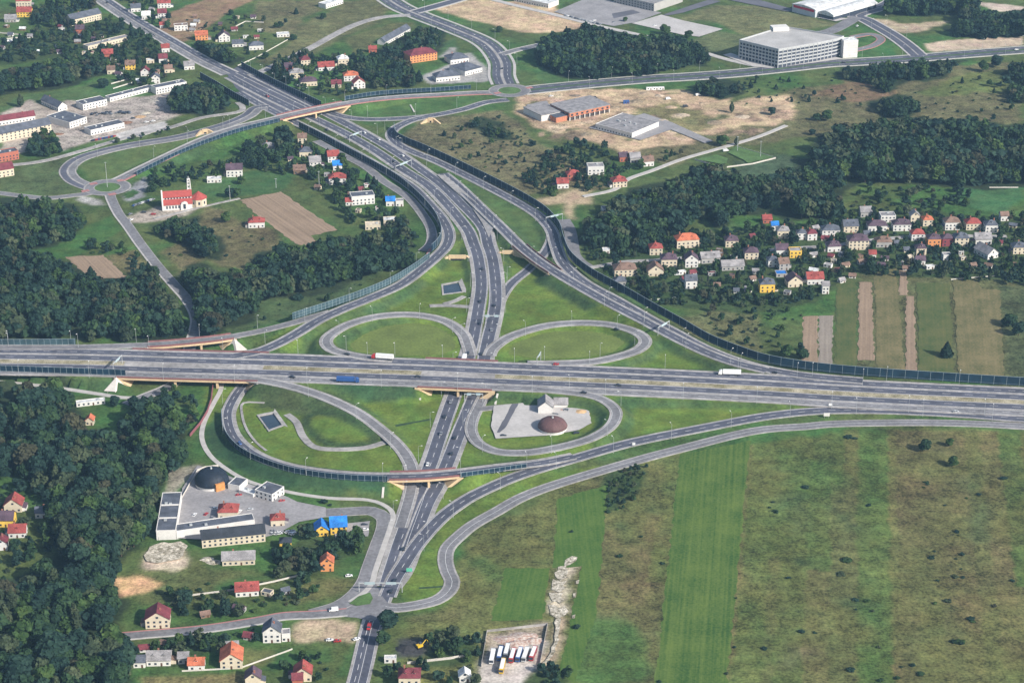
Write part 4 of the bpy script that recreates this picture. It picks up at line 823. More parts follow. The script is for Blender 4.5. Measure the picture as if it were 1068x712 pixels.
# ------------------------------------------------------------------ buildings
win_mb = MB(); win_mb.box(-.5, .5, -.06, .06, 0, 1); WINM = win_mb.mesh("window", M_glass)
door_mb = MB(); door_mb.box(-.5, .5, -.06, .06, 0, 1); DOORM = door_mb.mesh("door", M_door)
chim_mb = MB(); chim_mb.box(-.45, .45, -.35, .35, 0, 1.9); chim_mb.box(-.55, .55, -.45, .45, 1.9, 2.1); CHIM = chim_mb.mesh("chimney", noise_mat("chimney_brick", (.30, .13, .09), .15, 1))
FOOT = []
def house_at(x, y, rz, wd, dp, h, rt, rk, wk, label, cat="house", name="house", windows=True, z=0, group=None):
    r = thing(name, label, cat, (x, y, z), rz, group); wm, rm = WM(wk), RM(rk)
    FOOT.append((x, y, rz, wd/2+2, dp/2+2))
    hw, hd = wd/2, dp/2
    if rt == 'f':
        mb = MB(); mb.box(-hw, hw, -hd, hd, -.5, h); mb.obj("wall", wm, r)
        mb = MB(); mb.box(-hw+.35, hw-.35, -hd+.35, hd-.35, h, h+.12)
        ro = mb.obj("roof", rm, r); pb = MB(); e = .35
        for a in ((-hw-.05, hw+.05, -hd-.05, -hd+e), (-hw-.05, hw+.05, hd-e, hd+.05), (-hw-.05, -hw+e, -hd+e, hd-e), (hw-e, hw+.05, -hd+e, hd-e)): pb.box(*a, h+.002, h+.5)
        pb.obj("parapet", wm, ro)
        if wd > 11:
            ub = MB(); ub.box(-.9, .9, -.7, .7, 0, 1.1); 
            for k in range(1+int(wd*dp/260)): 
                if k < 6: link("roof_unit", ub.mesh("roof_unit", M_metal), ro, (random.uniform(-hw*.7, hw*.7), random.uniform(-hd*.5, hd*.5), h+.12))
    else:
        ridge_x = rt[1] == 'x'; span = dp if ridge_x else wd; rise = span/2*(.80 if rt[0] == 'g' else .70)
        rise = min(rise, 4.6)
        mb = MB(); mb.box(-hw, hw, -hd, hd, -.5, h)
        if rt[0] == 'g':
            if ridge_x:
                for s in (-1, 1): mb.extrude_y([], 0, 0) if False else mb.poly([(s*hw, -hd, h), (s*hw, hd, h), (s*hw, 0, h+rise)] if s > 0 else [(s*hw, hd, h), (s*hw, -hd, h), (s*hw, 0, h+rise)])
            else:
                for s in (-1, 1): mb.poly([(-hw, s*hd, h), (hw, s*hd, h), (0, s*hd, h+rise)] if s < 0 else [(hw, s*hd, h), (-hw, s*hd, h), (0, s*hd, h+rise)])
        mb.obj("wall", wm, r); mb = MB(); ov, th = .55, .28
        if rt[0] == 'g':
            k = rise/(span/2)
            def slab(sgn):
                a, b = span/2+ov, 0
                prof = [(sgn*a, h-ov*k), (0, h+rise), (0, h+rise+th), (sgn*a, h-ov*k+th)]
                L_ = (hw if ridge_x else hd)+ov; i = len(mb.v)
                for yy in (-L_, L_):
                    for px_, pz in prof: mb.v.append((yy, px_, pz) if ridge_x else (px_, yy, pz))
                for j in range(4): mb.f.append((i+j, i+(j+1) % 4, i+4+(j+1) % 4, i+4+j)); mb.m.append(0)
                mb.f.append((i, i+3, i+2, i+1)); mb.f.append((i+4, i+5, i+6, i+7)); mb.m += [0, 0]
            slab(-1); slab(1)
        else:
            a, b = hw+ov, hd+ov; z0 = h-.15; zt = h+rise; rl = max((a-b) if ridge_x else (b-a), .4)
            if ridge_x: t0, t1 = (-rl, 0, zt), (rl, 0, zt)
            else: t0, t1 = (0, -rl, zt), (0, rl, zt)
            c = [(-a, -b, z0), (a, -b, z0), (a, b, z0), (-a, b, z0)]
            if ridge_x: mb.quad(c[0], c[1], t1, t0); mb.tri(c[1], c[2], t1); mb.quad(c[2], c[3], t0, t1); mb.tri(c[3], c[0], t0)
            else: mb.tri(c[0], c[1], t0); mb.quad(c[1], c[2], t1, t0); mb.tri(c[2], c[3], t1); mb.quad(c[3], c[0], t0, t1)
            mb.quad(c[3], c[2], c[1], c[0])
        ro = mb.obj("roof", rm, r)
        if windows and wd > 7:
            cx_, cy_ = (random.uniform(-.3, .3)*wd, .12*dp) if ridge_x else (.12*wd, random.uniform(-.3, .3)*dp)
            link("chimney", CHIM, ro, (cx_, cy_, h+rise*.62))
    if rt[0] in 'gh' and windows and 8 < wd < 20 and cat == "house":
        if random.random() < .5:
            sx = random.choice((-1, 1)); ln = random.uniform(2.2, 3.6); y0, y1 = -hd*random.uniform(.1, .9), hd*random.uniform(.2, .8); mb = MB(); a, b = (hw+.02, hw+ln) if sx > 0 else (-hw-ln, -hw-.02)
            za, zb = (3.1, 2.3) if sx > 0 else (2.3, 3.1)
            mb.v = [(a, y0, -.5), (b, y0, -.5), (b, y1, -.5), (a, y1, -.5), (a, y0, za), (b, y0, zb), (b, y1, zb), (a, y1, za)]; mb.f = [(0, 1, 5, 4), (1, 2, 6, 5), (2, 3, 7, 6), (3, 0, 4, 7)]; mb.m = [0]*4
            le = mb.obj("lean_to", WM(random.choice('WGC')), r); mb = MB(); e = .3
            q = [(a-e*(sx < 0), y0-e, za+.02), (b+e*(sx > 0), y0-e, zb+.02), (b+e*(sx > 0), y1+e, zb+.02), (a-e*(sx < 0), y1+e, za+.02)]; mb.v = q+[(p, t, z+.2) for p, t, z in q]; mb.f = [(3, 2, 1, 0), (4, 5, 6, 7), (0, 1, 5, 4), (1, 2, 6, 5), (2, 3, 7, 6), (3, 0, 4, 7)]; mb.m = [0]*6
            mb.obj("lean_to_roof", RM(random.choice('GSPB')), le)
        if rt[1] == 'x' and random.random() < .6:
            for xx in ((-wd*.22, wd*.22) if wd > 11 else (0,)):
                mb = MB(); zc = h+rise*.18; yb = -hd*.62; mb.box(xx-1, xx+1, yb, yb+hd*.55, zc-.4, zc+1.3); dm = mb.obj("dormer", wm, ro)
                mb = MB(); mb.extrude_y([(xx-1.3, zc+1.31), (xx+1.3, zc+1.31), (xx, zc+2.1)], yb-.3, yb+hd*.6); mb.obj("dormer_roof", rm, ro)
                link("dormer_window", WINM, ro, (xx, yb-.02, zc+.05), 0, (1.2, 1, 1.05))
    if windows:
        st = max(1, int(h/2.7))
        def wins(n, ln, put):
            for s in range(st):
                for k in range(n): put(-ln/2+ln*(k+.5)/n, .9+2.75*s)
        nf = max(2, min(14, int(wd/3.2))); ns = max(1, min(8, int(dp/4)))
        dk = nf//2
        def pf(q, zz):
            if zz < 1 and abs(q-(-wd/2+wd*(dk+.5)/nf)) < .1 and nf < 9: link("door", DOORM, r, (q, -hd, 0), 0, (1.1, 1, 2.1))
            else: link("window", WINM, r, (q, -hd, zz), 0, (1.35, 1, 1.35))
        wins(nf, wd, pf)
        for s in (-1, 1):
            if s*x < 0 or True:
                wins(ns, dp, lambda q, zz: link("window", WINM, r, (s*hw, q, zz), PI/2, (1.35, 1, 1.35)) if s*x < 0 else None)
        if rt == 'gy' and wd > 6: link("window", WINM, r, (0, -hd, h+.4), 0, (1.5, 1, 1.3))
    return r
def house(x1, y1, x2, y2, dp, h, rt, rk, wk, label, cat="house", name="house", exact=None, **kw):
    h = h*1.12+.7 if rt[0] in 'gh' and h < 8 else h
    if exact is None: exact = isinstance(dp, tuple) or (x2-x1) >= 23
    a, b = Vector(G(x1, y1)), Vector(G(x2, y2)); d = b-a; rz = math.atan2(d.y, d.x)
    if exact:
        wd = d.length
        if isinstance(dp, tuple): dp = (Vector(G(*dp))-b).length
        n = Vector((-d.y, d.x)).normalized(); c = (a+b)/2+n*dp/2
    else:
        rz = max(-.5, min(.5, rz*.6)); Wv = (b-a).x; dp = min(dp, max(6, Wv*.85))
        wd = max(5.5, (Wv-dp*abs(math.sin(rz)))/math.cos(rz)) if Wv > 8 else max(4, Wv*.9)
        wd = min(wd, 17)
        c = (a+b)/2; c = Vector((c.x, c.y+dp/2*math.cos(rz)+wd/2*abs(math.sin(rz))))
    return house_at(c.x, c.y, rz, wd, dp, h, rt, rk, wk, label, cat, name, **kw)
H = house
HG = {}
DATA = """
16,8.5,32,8,12,6.5,hx,R,C|large red roofed cream house in the upper left corner
17,18.5,33,18,11,5,gx,R,Y|yellow house with red roof just below the corner house, upper left
4,24,17,23.5,10,3,gx,G,G|low grey roofed cottage beside the yellow corner house
78,35.5,88,35,10,4,gx,P,R|small brick house with dark roof below the long slate roofed block
105,62,118,61,10,4,gx,R,R|red roofed brick house beside the long cream terrace
85,58.5,98,58,6,3,f,M,C|low maroon topped shed left of the red brick house
130,73.5,141,73,9,4.5,gx,B,Y|yellow house with brown roof among trees above the white warehouses
111,78,120,77.5,8,4,gx,B,C|little cream house left of the yellow brown-roofed house
146,80,156,79.5,9,4,gy,M,W|white gabled house with maroon roof above the white office
156,88,167,87,9,5,gy,S,W|white gabled house with dark roof touching the white office row
135,13.5,147,12.5,9,4,gx,S,W|white house with dark roof right of the town road
147,21,157,20.5,9,4,gx,W,W|small all-white house with pale roof beside the town road
163,9.5,178,8.5,10,5,gx,R,W|white house with red roof at the top beside the brown field
163,20,174,19,9,5,gx,M,W|white house with maroon roof below the top red roof
166,30,172,29.5,6,3,gx,R,W|tiny white shed with reddish roof left of the brown field
180,33.5,196,32,9,6,f,B,W|white two storey cube at the edge of the brown field
202,43.5,217,42,9,5,gx,O,O|salmon house with orange roof beside the brown field
226,45,240,43.5,10,5,gy,P,W|white gabled house with purple roof right of the salmon house
241,50,254,49,8,3,gx,S,W|low white bungalow between two dark roofed houses
258,53.5,275,52,10,4,hx,S,W|white villa with slate hipped roof by the track to the motorway
287,40,302,38.5,9,3,f,W,W|low white flat building at the end of a hedged plot
167,55.5,177,54.5,8,4,gx,R,W|white cottage with red roof close to the town road
164,66.5,175,65.5,9,4,gx,M,W|white cottage with maroon roof in the trees near the town road
151,67,161,66,8,3,f,W,C|low cream flat hut in the gardens left of the town road
170,77,180,76,8,3.5,gx,B,C|cream cottage with brown roof above the white office
190,74,203,72.5,9,3.5,gx,G,W|white house with grey roof right beside the town road
296,74.5,307,74,9,3,gx,P,M|low dark purple building among firs right of the motorway
311,70,324,68,10,5,hx,M,C|cream house with maroon hipped roof behind dark trees
300,83.5,317,81.5,10,5,hx,G,C|cream house with pale grey roof above the dark roofed villa
310,92,332,89.5,11,4,hx,P,C|cream villa with dark hipped roof nearest the upper bridge
330,75.5,349,73.5,10,3.5,gx,R,W|long white house with bright red roof above the upper bridge
350,70,364,68,10,6,hx,W,C|cream house with pale roof right of the long red roof
357,86,374,84.5,10,5,hx,O,W|white house with orange red hipped roof near the bridge road
366,94.5,381,92,10,5,gy,R,W|white gabled house with red roof touching the orange red one
345,92,356,91.5,8,3,gx,M,C|low maroon roofed hut left of the two red roofed houses
384,55.5,393,55,7,3,gx,R,R|small red hut at the foot of the long slate building
612,183.5,630,182.5,11,8,f,G,W|white flat roofed cube house right of the northeast ramp
580,197.5,593,196.5,9,4,gx,R,W|white house with bright red roof by the sandy yard
590,189.5,605,188,10,4.5,hx,R,R|brick house with red hipped roof behind the sandy yard
637,197,654,195,11,4.5,hx,R,C|cream house with red hipped roof at the dirt track corner
669,175,682,173,9,4,gx,B,W|white house with brown roof along the dirt track
656,170.5,668,169.5,9,4,gx,G,G|grey house left of the white brown-roofed one
645,169.5,655,168.5,8,4,gx,P,R|small brick house with dark roof above the cube house
627,222.5,638,221.5,8,3,f,S,W|small white hut with slate flat top at the wood edge
677,266.5,691,266,10,5,hx,R,C|cream house with bright red roof at the west end of the village
689,279.5,706,279,11,6,hx,P,C|two storey cream house with purple hipped roof by the village lane
641,289,664,288,12,5,hx,B,C|wide cream house with brown hipped roof next to the noise barrier
640,298.5,653,298,9,3,hx,S,G|low grey annex in front of the wide cream house
675,289,692,288,10,4,gy,B,C|cream gabled house below the purple roofed two storey house
628,265,636,264.5,7,3,f,W,W|small white flat shed in a garden near the frontage road
706,259.5,729,258,12,6,hx,O,C|large cream house with orange hipped roof at the wood edge
756,258.5,770,258,11,5,hx,P,C|cream house with dark purple pyramid roof beside a lawn
776,271,791,270.5,10,5,hx,P,C|cream house with dark purple roof left of the village cluster
714,279.5,728,279,11,6,gy,P,W|white gabled house with purple roof across the lane from a cream one
730,276.5,751,274,9,4,gx,G,G|grey roofed farm sheds behind the long barn
714,302,727,301,10,6,gx,S,W|white house with slate roof at the lower west end of the village
792,305.5,808,305,11,6,hx,S,Y|bright yellow house with slate roof at the bottom of the village
820,301,837,299,10,4,gy,P,C|cream gabled house with purple roof right of the yellow house
841,297.5,859,296.5,10,4,gx,R,W|white house with large crimson roof above the ploughed strip
857,306.5,865,306.5,9,6,gx,G,W|narrow white two storey annex beside the crimson roof
823,269.5,836,269,9,6,f,G,Y|yellow flat roofed house in the village centre
800,279.5,811,278.5,9,5,hx,S,W|white house with slate roof left of the blue tarpaulin
811,283,823,281.5,9,5,gx,B,G|grey house with brown roof above the blue tarpaulin
810,249.5,823,249,10,6,hx,G,C|cream two storey house with pale grey roof near the red hut
831,250.5,841,250,9,5,hx,S,W|white cube-like house with slate roof in the back row
841,251.5,852,250.5,9,5,hx,M,W|white house with maroon roof adjoining the slate one
857,247.5,876,247,10,5,hx,S,W|wide white house with slate roof in the back row of the village
862,263.5,877,262.5,10,4,hx,P,W|white house with dark purple roof below the village lane
809,266.5,822,266,9,4,gx,P,W|white house with purple roof left of the yellow flat roofed house
795,233.5,805,233,8,3,gx,R,R|tiny red hut at the wood edge behind the village
804,241,812,240.5,9,4,gx,L,W|narrow white house with blue roof beside the red hut
884,261.5,906,260.5,12,7,hx,P,C|large cream apartment house with purple hipped roof facing the fields
906,269.5,914,269.5,7,3,gx,R,W|small white outbuilding with red roof next to the apartment house
950,251.5,964,251,9,5,hx,R,W|white house with orange red hipped roof in the east of the village
967,258,981,257.5,10,6,hx,P,O|orange house with purple roof, left half of a pair
982,257.5,994,257,10,6,hx,P,M|maroon house with purple roof, right half of a pair
995,258.5,1010,258,11,7,hx,S,C|tall cream house with slate roof right of the orange and maroon pair
1017,255.5,1034,255,10,4,gx,G,W|low white house with pale grey roof east of the tall cream house
955,266.5,966,266,10,5,hx,P,C|cream house with purple roof in front of the orange red one
983,272.5,992,272,9,5,f,G,W|white flat roofed block in front of the orange house
947,272.5,953,272,7,3,f,C,C|tiny cream hut at the top of the field strips
955,276.5,965,276,8,3,gx,P,W|low white outbuilding with purple roof above the field strips
913,258.5,930,258,10,4,hx,B,G|grey house with brown roof right of the apartment house
1056,265.5,1070,265,11,5,hx,S,C|cream house with slate roof at the right edge
918,232.5,934,232,10,6,f,G,W|white flat roofed house in the back row near the wood
905,241.5,925,241,10,4,hx,P,W|wide white bungalow with purple roof in the back row
931,241.5,950,241,10,5,hx,P,W|white villa with purple roof and dormer in the back row
949,233.5,959,233,9,6,gy,G,C|narrow cream gabled house behind the white villa
962,236.5,973,236,9,5,hx,O,C|cream house with bright orange roof in the back row
985,240.5,1001,240,10,6,hx,B,W|white house with brown hipped roof in the back row
1007,240.5,1023,240,10,5,hx,R,C|cream house with crimson roof near the right end of the back row
1027,243.5,1040,243,10,6,hx,S,W|white cube-like house with slate roof at the end of the back row
1043,231,1052,230.5,8,4,gx,B,W|small white house with brown roof at the far right end of the village
879,243.5,895,242.5,10,5,gx,S,C|cream house with dark gabled roof between two back row houses
897,227,909,226.5,9,4,gx,G,G|grey farmhouse behind the back row under the wood
310,150.5,320,150,9,5,gx,C0,C|
311,164.5,326,163.5,10,4,hx,S,C|cream house with slate roof left of the motorway barrier
340,170.5,354,169,10,5,gx,R,W|white house with reddish roof close behind the motorway barrier
321,176.5,335,175,10,5,gx,G,W|white house with grey roof behind the slate roofed cream one
305,182.5,319,181.5,9,3,gx,B,B|long brown wooden shed at the edge of the football lawn
342,193.5,361,192.5,11,5,hx,R,W|white house with crimson hipped roof above the villa
346,178.5,357,177.5,9,4,gx,L,W|white house with blue roof behind the motorway barrier
235,185.5,253,184.5,10,6,gx,P,W|white two storey house with purple roof behind the church
215,191.5,231,190.5,7,3.5,f,W,W|long low white shed between church and purple roofed house
272,157.5,287,156.5,9,2.5,hx,G,G|low grey hipped shed beside big trees under the bridge road
258,238.5,276,237.5,10,4,hx,R,W|white bungalow with red hipped roof beside the ploughed field
367,214.5,391,212.5,12,8,f,S,W|large white villa with flat terraces near the curving ramp
360,214.8,368,214.5,8,3,gx,R,W|white wing with red roof attached to the villa's left
402,215.5,412,215,9,4,gx,L,W|small house with blue roof right of the villa
412,215.8,421,215.3,8,5,f,G,W|white flat roofed cottage beside the small blue roof
380,240.5,397,239.5,9,4,f,C,C|low cream row of garages below the villa
399,236.5,414,235.5,9,5,f,W,C|cream flat block right of the low garages
4,534.5,23,534,11,4,gy,R,C|cream gabled house with crimson roof at the left edge by the wood
-7,549.5,14,549.5,10,4,gx,P,Y|yellow house with dark roof at the left edge
8,561.5,27,560.5,9,3,gx,R,W|long low white house with brick red roof at the left edge
-7,575,8,573.5,10,4,gy,M,W|white house with maroon roof cut by the left edge
36,540.5,49,540,14,3,gx,S,W|bluish grey shed beside the crimson roofed house in the wood
89,443.5,98,443.5,7,3,gy,O,C|tiny hut with glowing orange gable in a clearing
227,541.5,248,541,13,4,hx,R,C|cream house with large rust red roof in the middle of the factory yard
281,550.5,297,549,12,4,hx,R,C|small cream house with rust red roof at the east end of the yard
232,590,266,588.5,9,3,gx,G,C|long low cream cottage with grey roof below the factory
334,596,348,595.5,12,5,gy,O,O|bright orange house with orange roof among dark trees
291,573.5,304,573,10,4,hx,K,Y|yellow house with black roof half hidden by trees
246,622.5,270,621,9,3,gx,R,W|long white house with bright red roof along the lower lane
152,655.5,177,654.5,11,5,gy,M,C|cream gabled house with maroon roof at the edge of the wood
138,696.5,152,696,9,3,gx,S,W|barn with slate roof at the bottom beside the wood
153,694.5,178,694,9,3,gx,G,W|long barn with pale grey roof at the bottom beside the wood
196,699.5,213,699,7,3,gx,O,W|small white garage with orange roof at the bottom
230,698,253,697,13,4.5,gy,O,C|cream gabled house with bright orange roof at the bottom
274,670.5,293,670,14,6,gy,S,W|white gabled house with blue grey roof beside the sandy lot
293,669.5,303,668.5,10,5,f,G,W|narrow white wing right of the blue grey gabled house
185,692.5,197,692,9,3,gx,G,G|grey shed left of the small orange roofed garage
306,711,325,710.5,12,4,gy,R,C|cream gabled house with red roof at the bottom edge
255,716,272,715,14,4,gy,P,C|cream gabled house with purple roof cut by the bottom edge
416,718,438,718,11,6,hx,M,C|tall cream house with maroon hipped roof at the bottom edge
478,712,491,711,14,3,gy,W,W|white metal shed at the bottom beside the lorry yard
400,691.5,414,691,4,2.6,f,W,W|flat white cabin beside the road at the bottom
304,717,316,716,10,4,gx,M,R|brick house with maroon roof cut by the bottom edge
"""
for ln in DATA.strip().split("\n"):
    a, lab = ln.split("|"); p = a.split(",")
    rk = p[7]
    if rk == 'C0': rk, lab = 'B', "cream house with brown roof right under the upper bridge"
    H(*[float(q) for q in p[:6]], p[6], rk, p[8], lab, exact=None)
# long blocks, halls and warehouses
H(75, 27.5, 106, 20.5, 13, 6, 'gx', 'S', 'C', "long cream block with slate roof among trees, upper left", "apartment block", "apartment_block")
H(92, 52.5, 136, 42, 10, 4, 'f', 'G', 'C', "long cream terrace with flat roof among trees, upper left", "terrace", "terraced_house")
H(115, 106.5, 161, 94.5, 9, 4, 'f', 'S', 'W', "long white row of garages along the yard's upper edge", "warehouse", "warehouse")
H(163, 99, 195, 92.5, 11, 7, 'f', 'S', 'W', "white two storey office with window rows by the motorway barrier", "office", "office_building")
H(87, 115.5, 112, 110, 15, 6, 'f', 'S', 'W', "white warehouse with dark flat roof in the upper left yard", "warehouse", "warehouse")
H(43, 108.5, 61, 116.5, (68, 113.5), 3.5, 'gx', 'S', 'W', "narrow shed with shiny grey roof at the edge of the meadow", "shed", "shed")
H(73, 134.5, 91, 128.5, 34, 6, 'f', 'S', 'W', "white hall with dark blue roof in the middle of the yard", "warehouse", "warehouse", exact=True)
H(95, 141.5, 130, 133.5, 13, 5, 'f', 'S', 'W', "low white workshop with dark roof at the yard's lower edge", "workshop", "workshop")
H(-8, 150.5, 54, 138, 14, 7, 'gx', 'S', 'C', "long pale yellow factory block with grey roof at the left edge", "factory", "factory_building")
H(-8, 132.5, 37, 125.5, 9, 4, 'gx', 'M', 'W', "long white shed with maroon roof behind the yellow factory block", "shed", "shed")
H(-8, 171, 20, 166, 11, 8, 'f', 'S', 'R', "red brick block with arched windows at the left edge", "brick building", "brick_building")
H(-6, 186.5, 15, 183, 11, 6, 'gx', 'M', 'C', "pale yellow house with maroon roof at the left edge below the brick block", exact=True)
H(340, 9.5, 358, 4, 12, 5, 'f', 'W', 'W', "white hall with red stripe above the fields at the top", "hall", "hall", exact=True)
H(428, 66.5, 456, 62.5, 18, 8.5, 'hx', 'M', 'O', "big orange three storey block with maroon roof", "apartment block", "apartment_block")
H(470, 67.5, 489, 65, 18, 4, 'hx', 'S', 'W', "white pavilion with slate roof inside the bend of the boulevard", "pavilion", "pavilion", exact=True)
H(485, 79.5, 503, 75, 26, 4, 'hx', 'S', 'W', "white pavilion with slate roof hugging the boulevard's bend", "pavilion", "pavilion", exact=True)
H(455, 86, 480, 83.5, 14, 4, 'hx', 'S', 'W', "white pavilion with slate hipped roof nearest the bridge road", "pavilion", "pavilion", exact=True)
H(402, 47.5, 428, 33, 10, 3, 'gx', 'S', 'W', "long narrow stable with slate roof beside a green paddock", "stable", "stable")
H(621, 134.5, 659, 144.5, (686, 132.5), 5, 'f', 'G', 'W', "large pale grey supermarket hall with skylights", "supermarket", "supermarket")
H(640, 3, 682, 12.5, (715, 3), 9, 'f', 'G', 'G', "large grey hall at the top beside the parking lot", "hall", "hall")
H(536, 1.5, 572, 9, 20, 5, 'f', 'W', 'W', "white shop building with blue roof edge at the top", "shop", "shop_building")
H(80, 424.5, 110, 421, 5, 2.6, 'f', 'W', 'W', "long white lean-to roof in the wood clearing", "shed", "shed")
H(753, 282.5, 776, 281.5, 9, 3, 'gx', 'G', 'G', "long grey barn in the middle of the village gardens", "barn", "barn")
H(1030, 271, 1041, 268.5, 18, 3.5, 'gy', 'G', 'W', "long gabled grey barn pointing away at the village's right end", "barn", "barn", exact=True)
H(809, 289.5, 821, 289, 8, 2.6, 'f', 'L', 'G', "low hut covered in bright blue tarpaulin in the village", "hut", "hut")
# factory by the round hall
H(163.5, 563, 184, 562.3, 50, 6.5, 'f', 'S', 'W', "long white hall with three slate roof bays on the left of the yard", "factory hall", "factory_hall", exact=True, windows=False)
LH_ = bpy.data.objects["factory_hall"]; mb = MB()
for yy in (-9, 8): mb.box(-5.6, 5.6, yy-.5, yy+.5, 6.5, 7.25)
mb.obj("bay_divider", WM("W"), LH_)
H(184.5, 562, 266, 550, 9, 5.5, 'f', 'S', 'W', "long white hall with slate roof along the yard's lower side", "factory hall", "factory_hall", exact=True, windows=False)
H(211, 571.5, 277, 564.5, 10, 5, 'gx', 'K', 'C', "long cream block with black roof in front of the white halls", "factory block", "factory_building")
H(238, 511, 250, 513.5, (261, 506.5), 4.5, 'f', 'S', 'W', "small white box hall with slate roof right of the round hall", "hall", "hall", windows=False)
H(266, 518.5, 284, 524, (300, 516.5), 5.5, 'f', 'S', 'W', "white box hall with slate roof and open front by the footpath", "hall", "hall")
H(249, 514.5, 264, 519.5, (270, 516), 2.5, 'f', 'W', 'W', "low white canopy joining the two box halls", "canopy", "canopy", windows=False)
r = H(345, 557.5, 362, 556.5, 11, 4.5, 'gx', 'L', 'Y', "bright yellow house with bright blue roof and front gable", exact=True)
mb = MB(); mb.box(-15, -6.6, -6.8, 3, -.5, 4.5); mb.poly([(-15, -6.8, 4.5), (-6.6, -6.8, 4.5), (-10.8, -6.8, 7.8)]); mb.obj("front_wing", WM('Y'), r)
mb = MB()
for s in (-1, 1):
    q = [(-10.8, -7.4, 7.85), (-10.8+s*4.9, -7.4, 4.1), (-10.8+s*4.9, 3.4, 4.1), (-10.8, 3.4, 7.85)]; up = [(a, b, c+.3) for a, b, c in q]
    mb.v += q+up; i = len(mb.v)-8
    for f in ((0, 1, 2, 3), (4, 7, 6, 5), (0, 4, 5, 1), (1, 5, 6, 2), (2, 6, 7, 3)): mb.f.append(tuple(i+j for j in f)); mb.m.append(0)
mb.obj("wing_roof", RM('L'), r)
for q in (-13, -10.8, -8.6): link("window", WINM, r, (q, -6.8, 1.0), 0, (1.2, 1, 1.3))
link("window", WINM, r, (-10.8, -6.8, 4.6), 0, (1.8, 1, 1.3))

def round_hall(u, v, rpx, label, roofm, wallh, rise, wallm, port=None, ribs=0):
    R_ = rpx*MPP(v); x, y = G(u, v); y += R_; r = thing("round_hall", label, "round hall", (x, y, 0)); FOOT.append((x, y, 0, R_+2, R_+2))
    N = 48; ring_ = lambda rr: [(rr*math.cos(2*PI*k/N), rr*math.sin(2*PI*k/N)) for k in range(N)]
    mb = MB(); mb.prism(ring_(R_), -.5, wallh); mb.obj("wall", wallm, r)
    mb = MB(); K = 7; prev = None
    for k in range(K+1):
        a = k/K; rr = (R_+.5)*math.cos(a*PI/2*.97); zz = wallh+.01+rise*math.sin(a*PI/2)
        ri = [(p[0], p[1], zz) for p in ring_(rr)]
        if prev:
            for j in range(N): mb.quad(prev[j], prev[(j+1) % N], ri[(j+1) % N], ri[j])
        prev = ri
    mb.poly(prev); ro = mb.obj("roof", roofm, r)
    mb = MB()
    for j in range(N):                                 # seams
        if j % 4: continue
        for k in range(K):
            p = []
            for kk in (k, k+1):
                a = kk/K; rr = (R_+.56)*math.cos(a*PI/2*.97); p.append((rr*math.cos(2*PI*j/N), rr*math.sin(2*PI*j/N), wallh+.06+rise*math.sin(a*PI/2)))
            mb.tube(p[0], p[1], .09, .09, 4)
    mb.obj("roof_seam", roofm, ro)
    if port:
        mb = MB(); a = port; d = Vector((math.cos(a), math.sin(a), 0)); n = Vector((-d.y, d.x, 0)); pts = [d*(R_*.72)-n*3.2, d*(R_+1.2)-n*3.2, d*(R_+1.2)+n*3.2, d*(R_*.72)+n*3.2]
        mb.prism([(p.x, p.y) for p in pts], 0, wallh+rise*.34); mb.obj("porch", noise_mat("orange_cladding", (.50, .22, .07), .2, .6), r)
    mb = MB(); mb.tube((0, 0, wallh+rise*.98), (0, 0, wallh+rise+1.2), .8, .6, 10); mb.obj("vent", M_metal, ro)
    return r
round_hall(219, 513.5, 17.3, "round hall with domed dark blue roof and orange porch in the factory yard", noise_mat("dome_slate", (.013, .020, .033), .3, .2, .6, 1.5), 3.0, 9.0, WM('W'), port=-.95)
round_hall(576.5, 454, 14.8, "round white walled salt store with domed maroon roof on the plaza", noise_mat("dome_maroon", (.115, .062, .062), .2, .2, .7, 1.5), 2.2, 6.5, WM('W'))
x, y = G(569, 431)
house_at(x, y+5, 0, 10.5, 12, 5.5, 'gy', 'G', 'W', "pale grey metal shed behind the salt store on the plaza", "shed", "shed", windows=False)
x, y = G(585, 425.5)
house_at(x, y+4, 0, 9.5, 8, 3.2, 'gx', 'G', 'W', "small white metal shed right of the grey shed on the plaza", "shed", "shed", windows=False)
def heap(u, v, rx, ry, h, m, label, name="sand_heap", cat="heap", seed=1):
    x, y, z = GT(u, v); mb = MB(); N, K = 18, 5; prev = None; rr = random.Random(seed)
    ofs = [rr.uniform(.8, 1.15) for _ in range(N)]
    for k in range(K+1):
        a = k/K; ri = [((1-a)*rx*ofs[j]*math.cos(2*PI*j/N), (1-a)*ry*ofs[j]*math.sin(2*PI*j/N), h*(a**.8)*(1-.15*(ofs[j]-1))-.1) for j in range(N)]
        if prev:
            for j in range(N): mb.quad(prev[j], prev[(j+1) % N], ri[(j+1) % N], ri[j])
        prev = ri
    o = mb.obj(name, m, None, (x, y, z)); return tag(o, label, cat)
heap(606, 430, 7, 6, 1.8, noise_mat("ochre_sand", (.55, .37, .2), .15, .3, .95, 1.5), "ochre heap of sand on the plaza beside the salt store")
heap(587, 428, 4, 3.5, 1.5, noise_mat("red_rubble", (.3, .12, .1), .4, .9, .95, col2=(.5, .42, .36)), "heap of red and white rubble between shed and sand heap", "rubble_heap", seed=3)
heap(675, 98, 9, 8, 2.2, noise_mat("site_spoil", (.36, .27, .18), .25, .3), "sandy spoil heap on the building site", "spoil_heap", seed=4)
heap(600, 100, 6, 4, 1.6, noise_mat("dark_spoil", (.16, .13, .10), .25, .3), "dark spoil heap behind the brick building site", "spoil_heap", seed=5)
heap(815, 112, 10, 8, 2, noise_mat("site_spoil", (.36, .27, .18), .25, .3), "pale sand mound in the open ground right of the building site", seed=6)
heap(424, 676, 7, 5, 2.2, noise_mat("coal_heap", (.03, .03, .033), .3, .6), "black heap of coal beside the yellow digger", "coal_heap", seed=8)

